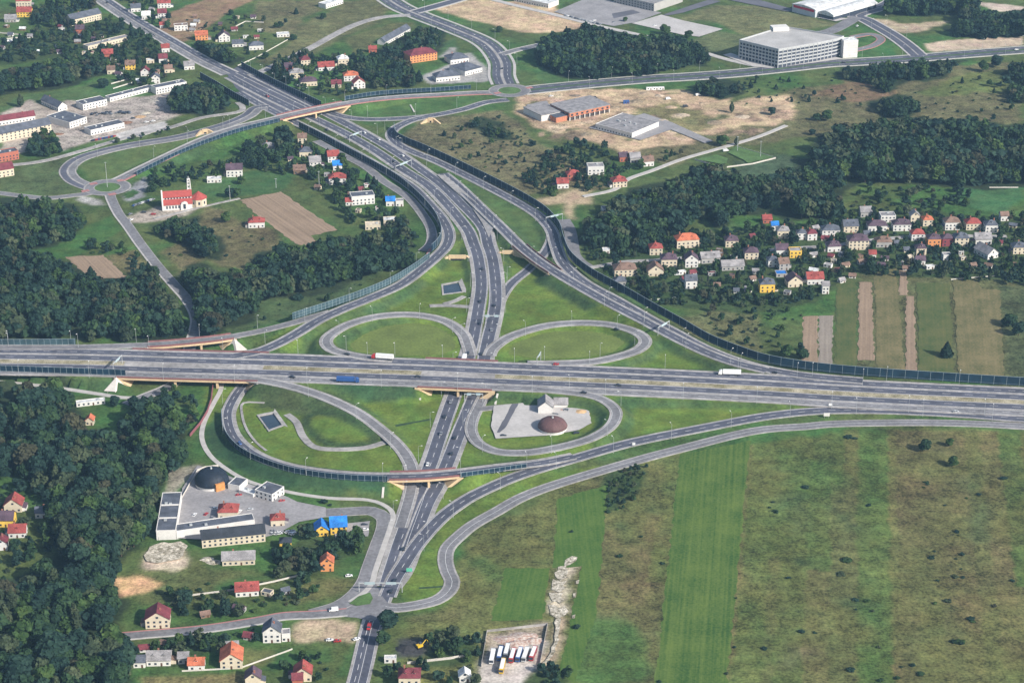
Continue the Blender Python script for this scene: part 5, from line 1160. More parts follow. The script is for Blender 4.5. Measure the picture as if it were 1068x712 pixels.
heap(132, 128, 6, 5, 1.6, noise_mat("rusty_scrap", (.20, .11, .07), .4, .8), "rusty scrap heap at the lower middle of the upper left yard", "scrap_heap", seed=20)
heap(146, 122, 7, 5, 1.5, noise_mat("ochre_planks", (.42, .28, .16), .3, .6), "ochre plank heap below the grove in the upper left yard", "scrap_heap", seed=21)
heap(120, 126, 5, 4, 1.3, noise_mat("dark_scrap", (.06, .06, .07), .4, .8), "dark scrap heap right of the packed cars in the yard", "scrap_heap", seed=22)
heap(60, 140, 6, 4, 1.4, noise_mat("rusty_scrap", (.20, .11, .07), .4, .8), "rusty scrap heap beside the blue roofed hall", "scrap_heap", seed=23)
heap(152, 118, 5, 4, 1.2, noise_mat("pale_pallets", (.45, .40, .32), .3, .7), "pale pallet heap next to the grove in the yard", "scrap_heap", seed=24)
heap(652, 118, 7, 5.6000000000000005, 1.8, noise_mat("site_spoil_0", (.36, .27, .18), .35, .4, .95), "spoil heap in the churned ground of the building site", "spoil_heap", seed=40)["group"] = "spoil heaps on the building site"
heap(664, 106, 8, 6.4, 2, noise_mat("site_spoil_1", (.24, .19, .13), .35, .4, .95), "spoil heap in the churned ground of the building site", "spoil_heap", seed=41)["group"] = "spoil heaps on the building site"
heap(688, 100, 6, 4.800000000000001, 1.6, noise_mat("site_spoil_2", (.42, .34, .25), .35, .4, .95), "spoil heap in the churned ground of the building site", "spoil_heap", seed=42)["group"] = "spoil heaps on the building site"
heap(700, 112, 7, 5.6000000000000005, 1.5, noise_mat("site_spoil_0", (.36, .27, .18), .35, .4, .95), "spoil heap in the churned ground of the building site", "spoil_heap", seed=43)["group"] = "spoil heaps on the building site"
heap(640, 112, 6, 4.800000000000001, 1.6, noise_mat("site_spoil_1", (.24, .19, .13), .35, .4, .95), "spoil heap in the churned ground of the building site", "spoil_heap", seed=44)["group"] = "spoil heaps on the building site"
heap(712, 120, 8, 6.4, 1.6, noise_mat("site_spoil_2", (.42, .34, .25), .35, .4, .95), "spoil heap in the churned ground of the building site", "spoil_heap", seed=45)["group"] = "spoil heaps on the building site"
heap(734, 108, 6, 4.800000000000001, 1.4, noise_mat("site_spoil_0", (.36, .27, .18), .35, .4, .95), "spoil heap in the churned ground of the building site", "spoil_heap", seed=46)["group"] = "spoil heaps on the building site"
heap(745, 128, 9, 7.2, 1.5, noise_mat("site_spoil_1", (.24, .19, .13), .35, .4, .95), "spoil heap in the churned ground of the building site", "spoil_heap", seed=47)["group"] = "spoil heaps on the building site"
heap(775, 122, 8, 6.4, 1.6, noise_mat("site_spoil_2", (.42, .34, .25), .35, .4, .95), "spoil heap in the churned ground of the building site", "spoil_heap", seed=48)["group"] = "spoil heaps on the building site"
heap(585, 136, 6, 4.800000000000001, 1.3, noise_mat("site_spoil_0", (.36, .27, .18), .35, .4, .95), "spoil heap in the churned ground of the building site", "spoil_heap", seed=49)["group"] = "spoil heaps on the building site"
heap(612, 140, 7, 5.6000000000000005, 1.3, noise_mat("site_spoil_1", (.24, .19, .13), .35, .4, .95), "spoil heap in the churned ground of the building site", "spoil_heap", seed=50)["group"] = "spoil heaps on the building site"
heap(690, 126, 8, 6.4, 1.2, noise_mat("site_spoil_2", (.42, .34, .25), .35, .4, .95), "spoil heap in the churned ground of the building site", "spoil_heap", seed=51)["group"] = "spoil heaps on the building site"
heap(530, 667, 9, 5.3999999999999995, 1.8, noise_mat("mixed_debris", (.30, .16, .12), .4, .7, .95, col2=(.55, .50, .44)), "debris heap along the back wall of the lorry yard", "debris_heap", seed=60)["group"] = "debris heaps in the lorry yard"
heap(545, 664, 10, 6.0, 1.8, noise_mat("mixed_debris", (.30, .16, .12), .4, .7, .95, col2=(.55, .50, .44)), "debris heap along the back wall of the lorry yard", "debris_heap", seed=61)["group"] = "debris heaps in the lorry yard"
heap(556, 668, 7, 4.2, 1.8, noise_mat("mixed_debris", (.30, .16, .12), .4, .7, .95, col2=(.55, .50, .44)), "debris heap along the back wall of the lorry yard", "debris_heap", seed=62)["group"] = "debris heaps in the lorry yard"
heap(538, 671, 8, 4.8, 1.8, noise_mat("mixed_debris", (.30, .16, .12), .4, .7, .95, col2=(.55, .50, .44)), "debris heap along the back wall of the lorry yard", "debris_heap", seed=63)["group"] = "debris heaps in the lorry yard"
heap(170, 578, 8, 5.6, 1.3, M_rubble, "pale rubble heap on the waste ground below the white halls", "rubble_heap", seed=70)["group"] = "rubble heaps below the white halls"
heap(182, 573, 7, 4.8999999999999995, 1.3, M_rubble, "pale rubble heap on the waste ground below the white halls", "rubble_heap", seed=71)["group"] = "rubble heaps below the white halls"
heap(223, 586, 5, 3.5, 1.3, M_rubble, "pale rubble heap on the waste ground below the white halls", "rubble_heap", seed=72)["group"] = "rubble heaps below the white halls"
heap(216, 583, 5, 3.5, 1.3, M_rubble, "pale rubble heap on the waste ground below the white halls", "rubble_heap", seed=73)["group"] = "rubble heaps below the white halls"
# church
def church():
    a, b = Vector(G(168.5, 220.3)), Vector(G(199, 217.5)); d = b-a; rz = math.atan2(d.y, d.x)*.75; wd = d.length*.98
    c = (a+b)/2; r = thing("church", "white church with red tiered roof and slender lattice tower", "church", (c.x, c.y+9, 0), rz); FOOT.append((c.x+8, c.y+9, rz, wd/2+14, 13))
    hw = wd/2; W_, R_ = WM('W'), noise_mat("church_tile", (.33, .065, .055), .15, .5, .75, 2.5)
    mb = MB(); mb.box(-hw, hw, -9, 9, -.5, 5); mb.box(-hw+.02, hw-.02, -4.5, 4.5, 4.9, 10.5)
    for s in (-1, 1): mb.poly([(s*(hw-.02), -4.5*s, 10.5), (s*(hw-.02), 4.5*s, 10.5), (s*(hw-.02), 0, 14.5)])
    mb.obj("wall", W_, r)
    mb = MB(); mb.box(-hw-1.2, -hw-.02, -9.5, 9.5, -.5, 6); mb.poly([(-hw-1.2, 9.5, 6), (-hw-1.2, -9.5, 6), (-hw-1.2, -5, 11), (-hw-1.2, 0, 16), (-hw-1.2, 5, 11)]); mb.poly([(-hw-.02, -9.5, 6), (-hw-.02, 9.5, 6), (-hw-.02, 5, 11), (-hw-.02, 0, 16), (-hw-.02, -5, 11)])
    P = [(9.5, 6), (5, 11), (0, 16), (-5, 11), (-9.5, 6)]
    for k in range(4): mb.quad((-hw-1.2, P[k][0], P[k][1]), (-hw-.02, P[k][0], P[k][1]), (-hw-.02, P[k+1][0], P[k+1][1]), (-hw-1.2, P[k+1][0], P[k+1][1]))
    mb.obj("facade", W_, r)
    mb = MB()
    for s in (-1, 1):
        for (y0, z0, y1, z1) in ((9.6, 4.8, 4.52, 8.4), (5.2, 10.2, 0, 14.6)):
            q = [(-hw+.05, s*y0, z0), (hw+.4, s*y0, z0), (hw+.4, s*y1, z1), (-hw+.05, s*y1, z1)]; u_ = [(p[0], p[1], p[2]+.3) for p in q]; i = len(mb.v); mb.v += q+u_
            for f in ((0, 3, 2, 1), (4, 5, 6, 7), (0, 1, 5, 4), (2, 3, 7, 6), (0, 4, 7, 3), (1, 2, 6, 5)): mb.f.append(tuple(i+j for j in f)); mb.m.append(0)
    mb.obj("roof", R_, r)
    for k in range(9): link("window", WINM, r, (-hw+2.2+(wd-4.4)*k/8, -4.52, 8.75), 0, (1.5, 1, 1.1))
    for k in range(5): link("window", WINM, r, (-hw+3+(wd-12)*k/5, -9.02, 1.4), 0, (1.3, 1, 2.6))
    mb = MB(); mb.box(2.5, 9, -10.6, -9.01, 0, 5); mb.extrude_y([(2.5, 5), (9, 5), (8.2, 6.8), (5.75, 7.8), (3.3, 6.8)], -10.6, -9.2); po = mb.obj("porch", W_, r)
    link("window", WINM, po, (5.75, -10.62, 1), 0, (2.2, 1, 4.5))
    mb = MB(); N = 8; oc = [(hw+6.2+7.2*math.cos(2*PI*(k+.5)/N), 7.2*math.sin(2*PI*(k+.5)/N)) for k in range(N)]; mb.prism(oc, -.5, 7); ap = mb.obj("apse", WM('C'), r)
    mb = MB(); oo = [(hw+6.2+7.9*math.cos(2*PI*(k+.5)/N), 7.9*math.sin(2*PI*(k+.5)/N), 7.02) for k in range(N)]
    for k in range(N): mb.tri(oo[k], oo[(k+1) % N], (hw+6.2, 0, 13))
    mb.poly(oo[::-1]); mb.obj("apse_roof", R_, ap)
    for k in (4, 5, 6):
        an = 2*PI*(k+1)/N; link("window", WINM, ap, (hw+6.2+6.68*math.cos(an), 6.68*math.sin(an), 2.2), an+PI/2, (1.6, 1, 2.6))
    mb = MB(); tx, ty = hw-1.5, 7
    for sx in (-1, 1):
        for sy in (-1, 1): mb.tube((tx+sx*2.0, ty+sy*2.0, -.5), (tx+sx*1.1, ty+sy*1.1, 27), .55, .4, 6)
    for z in (6, 11, 16, 20, 23.5, 26.5): h_ = 2.0-.9*z/27; mb.box(tx-h_, tx+h_, ty-h_, ty+h_, z, z+1.3)
    to = mb.obj("tower", W_, r); to.scale = (1, 1, .82); mb = MB(); mb.tube((tx, ty, 27), (tx, ty, 31), .35, .08, 6); mb.box(tx-.9, tx+.9, ty-.12, ty+.12, 29.2, 29.5); mb.obj("cross", M_metal, to)
church()

# multi-storey car park
def garage():
    Z = 20.5; P = [Vector(G(770, 61.5)), Vector(G(811, 71.5)), Vector(G(852, 64.5)), Vector(G(871, 60.5))]
    T_ = [G(769.5, 40.5, Z), G(817, 28, Z), G(873, 39, Z), G(870, 42.5, Z)]
    foot = [P[0], P[1], P[2], P[3], Vector(G(879, 57.5)), Vector(T_[1])]
    c = sum(foot, Vector((0, 0)))/6; r = thing("car_park", "large white multi-storey car park with dark level bands and rooftop deck", "car park", (c.x, c.y, 0)); f = [(p.x-c.x, p.y-c.y) for p in foot]
    FOOT.append((c.x, c.y, 0, 70, 60))
    inner = [(x*.975, y*.975) for x, y in f]; Wg = noise_mat("car_park_panel", (.40, .41, .42), .06, .2, .7)
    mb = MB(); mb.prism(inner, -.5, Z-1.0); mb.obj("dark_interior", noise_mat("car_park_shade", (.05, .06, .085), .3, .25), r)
    for k in range(6):
        mb = MB(); z0 = k*3.7+ (0 if k else -.4); mb.prism(f, z0, z0+1.35 if k < 5 else Z+.9); 
        if k == 5:
            mb = MB(); n = len(f)
            for j in range(n):
                a, b = Vector(f[j]), Vector(f[(j+1) % n]); a2, b2 = a*.985, b*.985; mb.prism([tuple(a), tuple(b), tuple(b2), tuple(a2)], 5*3.7, Z+.9)
        if k: mb.obj("level_band", Wg, r)
    mb = MB(); mb.prism([(x*.98, y*.98) for x, y in f], Z-1.0, Z-.5); mb.obj("roof_deck", noise_mat("deck_concrete", (.38, .37, .36), .14, .06, .9, .6), r)
    cm = MB(); cm.box(-.45, .45, -.45, .45, 0, Z); cme = cm.mesh("column", Wg)
    for a, b, n in ((0, 1, 12), (1, 2, 9), (2, 3, 5)):
        for k in range(n):
            q = Vector(f[a]).lerp(Vector(f[b]), k/n)*.992; link("column", cme, r, (q.x, q.y, 0))
    q = Vector(f[5])*.8+Vector(f[0])*.12; mb = MB(); mb.box(-9, 9, -6, 6, Z-.5, Z+3.5); mb.obj("stair_head", WM('W'), r, (q.x, q.y, 0), .2)
garage()
r = H(879, 61, 894, 60, 12, 19, 'f', 'W', 'W', "tall white windowless tower slab beside the car park", "tower block", "tower_block", exact=True, windows=False)
gm = MB(); gm.box(-7.5, 7.5, -6.12, -6.02, 0, .12); gme = gm.mesh("facade_joint", M_metal)
for k in range(6): link("facade_joint", gme, r, (0, 0, 2.5+k*2.8))
# red fronted market hall
def market():
    a, b = Vector(G(826, 12.5)), Vector(G(850, 18.8)); d = b-a; rz = math.atan2(d.y, d.x); wd = d.length; n = Vector((-d.y, d.x)).normalized(); c = (a+b)/2+n*45
    r = thing("market_hall", "grey market hall with red band and curved white roof, top right", "market hall", (c.x, c.y, 0), rz); FOOT.append((c.x, c.y, rz, wd/2+20, 50)); hw = wd/2
    mb = MB(); mb.box(-hw, hw, -45, 45, -.5, 9); mb.obj("wall", noise_mat("hall_cladding", (.48, .50, .52), .06, .2), r)
    mb = MB(); mb.box(-hw+2, hw-2, -45.3, -45.02, 6, 9.4); mb.obj("red_band", noise_mat("red_panel", (.55, .03, .05), .06, .2), r)
    mb = MB(); prof = [(-hw-.5, 9.02)]+[(-hw-.5+(wd+1)*k/8, 9.4+2.2*math.sin(PI*k/8)) for k in range(9)]+[(hw+.5, 9.02)]; mb.extrude_y(prof, -45.5, 45.5); mb.obj("roof", RM('W'), r)
    mb = MB(); prof = [(hw+.6, 4.5)]+[(hw+.6+22*k/8, 6.5+3*math.sin(PI*k/8)) for k in range(9)]+[(hw+22.6, 4.5)]; mb.extrude_y(prof, -40, 40); mb.obj("side_roof", RM('W'), r)
    mb = MB(); mb.box(hw+.6, hw+22, -39, 39, -.5, 4.49); mb.obj("side_wall", M_glass, r)
market()
# building under construction
def site():
    a, b = Vector(G(594, 126.5)), Vector(G(636, 117.5)); d = b-a; rz = math.atan2(d.y, d.x); wd = d.length; n = Vector((-d.y, d.x)).normalized(); D = 34; c = (a+b)/2+n*D/2
    r = thing("construction_building", "unfinished red brick hall with pale roof and open ground floor", "building site", (c.x, c.y, 0), rz); FOOT.append((c.x, c.y, rz, wd/2+26, D/2+8)); hw, hd = wd/2, D/2
    br = noise_mat("raw_brick", (.42, .17, .10), .2, .5, .9, 2)
    mb = MB(); mb.box(-hw, hw, -hd, hd, 4, 8); mb.obj("brick_wall", br, r)
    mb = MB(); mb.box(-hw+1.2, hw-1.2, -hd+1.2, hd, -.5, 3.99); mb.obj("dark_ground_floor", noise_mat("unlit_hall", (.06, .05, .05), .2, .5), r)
    cm = MB(); cm.box(-.5, .5, -.5, .5, -.5, 3.99); cme = cm.mesh("column", M_paleconc)
    for k in range(9): link("column", cme, r, (-hw+.5+(wd-1)*k/8, -hd+.5, 0))
    for k in range(8): link("window", WINM, r, (-hw+3+(wd-6)*k/7, -hd-.02, 4.8), 0, (2.6, 1, 2))
    for k in range(5): link("window", WINM, r, (-hw-.02, -hd+4+(D-8)*k/4, 4.8), PI/2, (2.6, 1, 2))
    mb = MB(); mb.box(-hw-.4, hw+.4, -hd-.4, hd+.4, 8.01, 8.7); mb.obj("roof", RM('G'), r)
    mb = MB(); mb.box(-hw-24, -hw-.05, -hd+14, hd+12, -.5, 6); w2 = mb.obj("side_wing", WM('W'), r)
    mb = MB(); mb.box(-hw-24.4, -hw-.06, -hd+13.6, hd+12.4, 6.01, 6.6); mb.obj("wing_roof", RM('G'), w2)
    mb = MB(); mb.box(-hw-14, -hw-.05, -hd+3, -hd+13.5, -.5, 5.2); w3 = mb.obj("front_wing", br, r)
    mb = MB(); mb.box(-hw-14.3, -hw-.06, -hd+2.7, -hd+13.55, 5.21, 5.6); mb.obj("wing_roof", RM('S'), w3)
site()
# ------------------------------------------------------------------ occupancy of buildings
for (x, y, rz, hx, hy) in FOOT:
    w_ = window(x, y, math.hypot(hx, hy)+2); c, s = math.cos(-rz), math.sin(-rz); dx, dy = GX[w_]-x, GY[w_]-y
    OCC[w_] |= (np.abs(dx*c-dy*s) < hx) & (np.abs(dx*s+dy*c) < hy)
for pts in ([(512, 421), (616, 420), (618, 448), (512, 458)], [(206, 486), (340, 530), (300, 556), (185, 562)], [(500, 694), (512, 672), (572, 668), (562, 715), (498, 715)], [(306, 646), (370, 646), (368, 668), (305, 670)],
            [(113, 606), (125, 601), (165, 602), (150, 618), (120, 624)]):
    OCC |= inpoly(GX, GY, gpoly(pts))
TOCC = OCC.copy()
for (x, y, rz, hx, hy) in FOOT:
    if hx > 40: continue
    w_ = window(x, y-10, max(hx, 12)+4); TOCC[w_] |= (np.abs(GX[w_]-x) < hx*.8) & (GY[w_]-y < 0) & (GY[w_]-y > -hy-6)
def tocc(x, y):
    i = int(np.clip(np.searchsorted(XS, x), 0, NX-1)); j = int(np.clip(np.searchsorted(YS, y), 0, NY-1)); return TOCC[j, i]
def occ(x, y):
    i = int(np.clip(np.searchsorted(XS, x), 0, NX-1)); j = int(np.clip(np.searchsorted(YS, y), 0, NY-1)); return OCC[j, i]

def outbuildings(zone_pts, n, label, group):
    P = gpoly(zone_pts); xs = [p[0] for p in P]; ys = [p[1] for p in P]; k = 0
    for _ in range(3000):
        x, y = random.uniform(min(xs), max(xs)), random.uniform(min(ys), max(ys))
        if inpoly(x, y, P) and not any(occ(x+a, y+b) for a in (-4, 0, 4) for b in (-4, 0, 4)):
            house_at(x, y, random.uniform(-.5, .5), random.uniform(4, 7), random.uniform(3.5, 5), 2.4, random.choice(['f', 'gx', 'gx']), random.choice('GGPBSWM'), random.choice('WWGCB'), label, "shed", "garden_shed", group=group)
            w_ = window(x, y, 5); OCC[w_] = True; k += 1
            if k >= n: break
outbuildings([(690, 262), (770, 250), (870, 236), (960, 228), (1060, 236), (1060, 282), (960, 280), (870, 300), (800, 312), (720, 306)], 46, "small shed among the gardens of the village", "garden sheds in the village")
outbuildings([(0, 20), (110, 30), (190, 66), (165, 96), (120, 82), (60, 58), (0, 60)], 26, "small shed among the gardens left of the town road", "garden sheds left of the town road")
outbuildings([(120, 2), (175, 10), (280, 20), (270, 60), (225, 55), (180, 40)], 14, "small shed among the gardens right of the town road", "garden sheds right of the town road")
outbuildings([(300, 150), (350, 168), (400, 205), (425, 240), (390, 245), (350, 212), (305, 185)], 12, "small shed beside the houses left of the motorway", "garden sheds left of the motorway")
outbuildings([(140, 640), (300, 612), (300, 630), (270, 690), (150, 705)], 8, "small shed in the gardens along the lower lane", "garden sheds along the lower lane")
# ------------------------------------------------------------------ trees
def crown_cards(rng, n_blob, n_card, kind):
    """unit crown: height 1 (z .0-1), width about .6 ; returns V (n*4,3)"""
    cs = []
    if kind == 'conifer':
        for k in range(n_blob):
            t = (k+.5)/n_blob; z = .12+.86*t; rad = .24*(1-t)**.85+.02
            cs.append((0, 0, z, rad, .09))
    elif kind == 'poplar':
        for k in range(n_blob):
            t = (k+.5)/n_blob; z = .1+.86*t; cs.append((rng.normal(0, .02), rng.normal(0, .02), z, .13*math.sin(PI*(t*.85+.12))+.02, .1))
    elif kind == 'bush':
        for k in range(n_blob):
            a = rng.uniform(0, 2*PI); q = rng.uniform(.1, .5); cs.append((q*math.cos(a), q*math.sin(a), rng.uniform(.25, .6), rng.uniform(.2, .36), rng.uniform(.2, .36)))
    else:
        for k in range(n_blob):
            a = k*2.4+rng.uniform(-.4, .4); zz = rng.uniform(.30, .86); env = .33*math.sqrt(max(.08, 1-((zz-.55)/.42)**2)); q = env*rng.uniform(.35, .85)
            rr = rng.uniform(.11, .19); cs.append((q*math.cos(a), q*math.sin(a), zz, rr, rr*.85))
    out = []
    for (cx, cy, cz, rad, rz) in cs:
        d = rng.normal(size=(n_card, 3)); d[:, 2] = np.abs(d[:, 2])*1.0-.25; d /= np.linalg.norm(d, axis=1)[:, None]
        if kind == 'conifer': d[:, 2] = rng.uniform(-.5, .5, n_card); 
        p = np.array([cx, cy, cz])+d*np.array([rad, rad, rz])*rng.uniform(.72, 1.12, (n_card, 1))
        nrm = d*.8+rng.normal(size=(n_card, 3))*.38+np.array([0, 0, .25]); nrm /= np.linalg.norm(nrm, axis=1)[:, None]
        a = np.cross(nrm, rng.normal(size=(n_card, 3))); a /= np.linalg.norm(a, axis=1)[:, None]; b = np.cross(nrm, a)
        sz = rng.uniform(.6, 1.25, (n_card, 1))*(rad*2.5/math.sqrt(n_card))*1.05
        out.append(np.stack([p-a*sz-b*sz*.6, p+a*sz*.8-b*sz*.9, p+a*sz+b*sz*.7, p-a*sz*.7+b*sz], 1))
    return np.concatenate(out).reshape(-1, 3)
def limbs_mesh(rng, kind):
    mb = MB(); top = .45 if kind not in ('conifer', 'poplar') else .9
    if kind == 'bush':
        for k in range(4): a = k*1.6; mb.tube((0, 0, -.05), (.25*math.cos(a), .25*math.sin(a), .4), .03, .01, 5)
    else:
        mb.tube((0, 0, -.03), (.01, 0, top), .022, .010, 6)
        if top < .6:
            for k in range(5):
                a = k*1.3; mb.tube((0, 0, .25+.03*k), (.2*math.cos(a), .2*math.sin(a), .55+.04*k), .011, .004, 5)
    return mb.mesh("trunk", M_trunk)
PROTO, PROTO_V = {}, {}
for kind in ('broad', 'conifer', 'poplar', 'bush'):
    for q in range(7):
        rng = np.random.default_rng(100+q*7+len(kind)); nb, nc = {'broad': (30, 40), 'conifer': (14, 46), 'poplar': (14, 40), 'bush': (10, 40)}[kind]
        lm = LEAF['dark'] if kind == 'conifer' else (LEAF['olive'] if kind == 'poplar' else LEAF[['broad', 'teal', 'broad', 'fresh', 'olive', 'teal', 'brown'][q]])
        V = crown_cards(rng, nb, nc, kind); PROTO[kind, q] = (np_mesh("crown", V, np.arange(len(V)).reshape(-1, 4), lm), limbs_mesh(rng, kind))
        nb, nc = {'broad': (15, 17), 'conifer': (9, 16), 'poplar': (9, 16), 'bush': (7, 15)}[kind]
        PROTO_V[kind, q] = crown_cards(rng, nb, nc, kind)
TREES = []     # x, y, h, widthfactor, kind, q, zone
def add_tree(x, y, h, kind, zone, wf=1.0, q=None): TREES.append((x, y, h, wf*random.uniform(.85, 1.2), kind, random.choices(range(7), (5, 5, 4, 3.5, 3.5, 4, .9))[0] if q is None else q, zone))
ZONES = {}
def wood(zone, label, glabel, pts, spacing, h0, h1, mix, seedling=1.0, drop=True):
    ZONES[zone] = (label, glabel); P = gpoly(pts)
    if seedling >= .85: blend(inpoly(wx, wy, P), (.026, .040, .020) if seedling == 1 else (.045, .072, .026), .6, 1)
    xs = [p[0] for p in P]; ys = [p[1] for p in P]; x = min(xs); rows = int((max(ys)-min(ys))/spacing)+1
    for j in range(rows+1):
        for i in range(int((max(xs)-min(xs))/spacing)+2):
            px = min(xs)+(i+.5*(j % 2))*spacing+random.uniform(-.38, .38)*spacing; py = min(ys)+j*spacing*.92+random.uniform(-.38, .38)*spacing
            h = random.uniform(h0, h1)
            if random.random() > seedling or occ(px, py): continue
            if seedling < 1 and tocc(px, py): continue
            if seedling == 1 and vnoise(px, py, 23, 5) < .17: continue
            if seedling == 1: h *= .72+.62*float(vnoise(px, py, 34, 3))
            if not inpoly(px, py, P): continue
            if drop and seedling >= 1.0:
                u = 534+FPX*px/(py*CT+HCAM*ST); v = 356+FPX*(HCAM*CT-py*ST)/(py*CT+HCAM*ST)
                if not inpoly(u, v-h*.75/MPP(v), pts): continue
            kind = random.choices(['broad', 'conifer', 'poplar', 'bush'], mix)[0]
            hh = h*(1.0 if kind != 'bush' else .32)
            add_tree(px, py, hh, kind, zone)
wood("lower_left", "dense dark green wood filling the lower left", "dark leafy tree in the dense wood left of the round hall",
     [(-25, 408), (35, 398), (62, 398), (72, 412), (80, 425), (88, 446), (125, 446), (150, 412), (172, 416), (188, 436), (186, 470), (192, 482), (178, 495), (165, 515), (158, 548), (152, 565), (136, 576), (124, 596), (124, 625), (122, 652), (140, 668), (142, 712), (120, 735), (-25, 735), (-25, 600), (30, 600), (52, 580), (54, 520), (28, 500), (-25, 500)], 8.3, 10, 20, (10, 2, 1.5, 0))
wood("river", "dark wood above the highway at the left", "dark tree in the wood above the highway", [(-20, 255), (20, 258), (50, 264), (80, 282), (95, 290), (140, 290), (150, 272), (160, 276), (172, 300), (184, 318), (194, 334), (196, 352), (150, 357), (-20, 357)], 7.5, 10, 16, (10, 2, 1, 0))
wood("roundabout", "dark wood below the left roundabout", "dark tree in the wood below the left roundabout", [(-20, 206), (30, 203), (60, 208), (85, 218), (95, 233), (75, 250), (40, 260), (-20, 264)], 7.5, 10, 15, (8, 4, 1, 0))
wood("ramp_wood", "dark belt of tall trees left of the curving ramp", "tall tree in the belt left of the curving ramp", [(188, 282), (205, 276), (225, 283), (260, 281), (270, 266), (290, 259), (310, 258), (330, 251), (356, 248), (380, 243), (410, 247), (434, 262), (430, 280), (400, 286), (356, 298), (320, 306), (310, 308), (270, 317), (262, 332), (235, 342), (225, 352), (206, 352), (207, 330), (194, 310)], 7.2, 11, 17, (10, 2, 1, 0))
wood("church_grove", "dark grove between church and ploughed field", "dark tree in the grove below the church", [(160, 236), (185, 224), (205, 228), (222, 241), (234, 256), (230, 270), (210, 270), (195, 257), (165, 247)], 7, 9, 13, (10, 1, 0, 0))
wood("shop_wood", "dark wood beside the boulevard below the parking lot", "dark tree in the wood beside the boulevard", [(556, 60), (565, 42), (590, 30), (620, 27), (632, 31), (660, 37), (700, 39), (725, 45), (748, 58), (742, 67), (712, 71), (680, 78), (650, 81), (620, 83), (600, 81), (575, 76)], 7.5, 11, 17, (8, 6, 0, 0))
wood("east_forest", "broad dark forest at the right above the village", "tall dark tree in the right forest", [(846, 158), (870, 132), (900, 127), (950, 122), (985, 127), (1010, 125), (1040, 132), (1090, 128), (1090, 192), (1020, 194), (960, 193), (900, 191), (870, 201), (850, 196)], 7.5, 12, 20, (10, 2, 1, 0))
wood("village_wood", "dark wood between building site and village", "dark tree in the wood behind the village", [(606, 235), (650, 201), (680, 196), (712, 186), (730, 171), (760, 176), (790, 186), (830, 171), (850, 161), (872, 190), (878, 215), (884, 226), (870, 232), (850, 228), (800, 228), (770, 226), (750, 238), (740, 222), (720, 240), (700, 247), (680, 260), (640, 264), (607, 255)], 7.8, 10, 17, (10, 2, 1, 0))
wood("top_right", "dark wood in the top right corner", "dark tree in the top right wood", [(916, 4), (925, -8), (1010, -8), (1020, 10), (1060, 13), (1090, 8), (1090, 38), (1030, 41), (995, 39), (983, 30), (1008, 20), (1000, 15), (960, 17), (925, 17)], 8, 12, 18, (10, 3, 0, 0))
wood("top_left", "dark wood above the meadow, upper left", "tree in the wood above the upper left meadow", [(-20, 92), (8, 72), (40, 68), (70, 60), (108, 57), (114, 76), (82, 86), (40, 95), (-20, 100)], 7.5, 10, 15, (10, 1, 0, 0))
wood("paddock", "green thicket beside the orange block", "bushy tree in the thicket beside the orange block", [(360, 75), (385, 58), (410, 42), (440, 28), (464, 30), (458, 48), (450, 55), (430, 60), (426, 70), (445, 78), (432, 92), (395, 93), (375, 80)], 7, 7, 11, (10, 1, 0, 3))
wood("barrier_grove", "dark grove between yard and motorway barrier", "tall tree in the grove by the motorway barrier", [(176, 112), (180, 92), (200, 88), (225, 88), (240, 98), (236, 115), (220, 119), (176, 119)], 7, 11, 17, (6, 2, 4, 0))
wood("hillside_grove", "dark grove right of the town road", "tree in the grove right of the town road", [(195, 62), (203, 43), (230, 47), (252, 60), (242, 67), (215, 67)], 7, 8, 12, (10, 1, 0, 0))
wood("fir_row", "row of dark firs beside the motorway barrier", "dark fir in the row beside the motorway barrier", [(278, 66), (300, 56), (322, 50), (330, 60), (316, 66), (300, 74), (304, 90), (285, 80)], 6.5, 8, 12, (3, 8, 0, 0))
wood("boulevard_belt", "belt of dark trees below the boulevard at the right", "dark tree in the belt below the boulevard", [(872, 68), (895, 68), (940, 64), (985, 62), (1010, 63), (990, 80), (965, 84), (940, 84), (925, 100), (905, 88), (880, 84)], 7, 9, 14, (8, 4, 0, 1))
wood("heath_belt", "dark trees on the heath above the right forest", "dark tree on the heath above the right forest", [(910, 106), (930, 100), (955, 102), (962, 115), (940, 125), (915, 120)], 7, 8, 13, (8, 4, 0, 1))
wood("east_edge", "dark trees at the right edge below the boulevard", "dark tree at the right edge below the boulevard", [(1046, 80), (1055, 65), (1090, 62), (1090, 108), (1052, 108)], 8, 9, 13, (8, 3, 0, 1))
wood("site_belt", "dark tree belt right of the building site", "dark tree in the belt right of the building site", [(715, 90), (740, 80), (775, 84), (778, 98), (748, 104), (718, 98)], 7, 8, 13, (8, 4, 0, 1))
wood("garden_nw", "garden trees in the upper left quarter", "garden tree among the upper left houses", [(-20, 50), (20, 40), (50, 28), (110, 20), (150, 26), (195, 68), (165, 95), (130, 90), (115, 74), (70, 60), (-20, 70)], 11, 6, 11, (10, 2, 1, 3), .85)
wood("garden_nw_top", "trees along the upper left corner", "tree along the top left corner", [(32, 12), (100, -8), (108, 10), (76, 14), (70, 28), (35, 32)], 8, 7, 12, (10, 2, 0, 2), .8)
wood("garden_ne_top", "garden trees right of the town road", "garden tree right of the town road", [(110, -8), (170, -8), (180, 30), (160, 32), (130, 12)], 10, 5, 9, (10, 2, 1, 4), .7)
wood("hill_gardens", "garden trees above the motorway barrier", "garden tree above the motorway barrier", [(178, 20), (250, 18), (300, 25), (270, 60), (240, 58), (200, 40)], 12, 4, 8, (10, 2, 0, 6), .5)
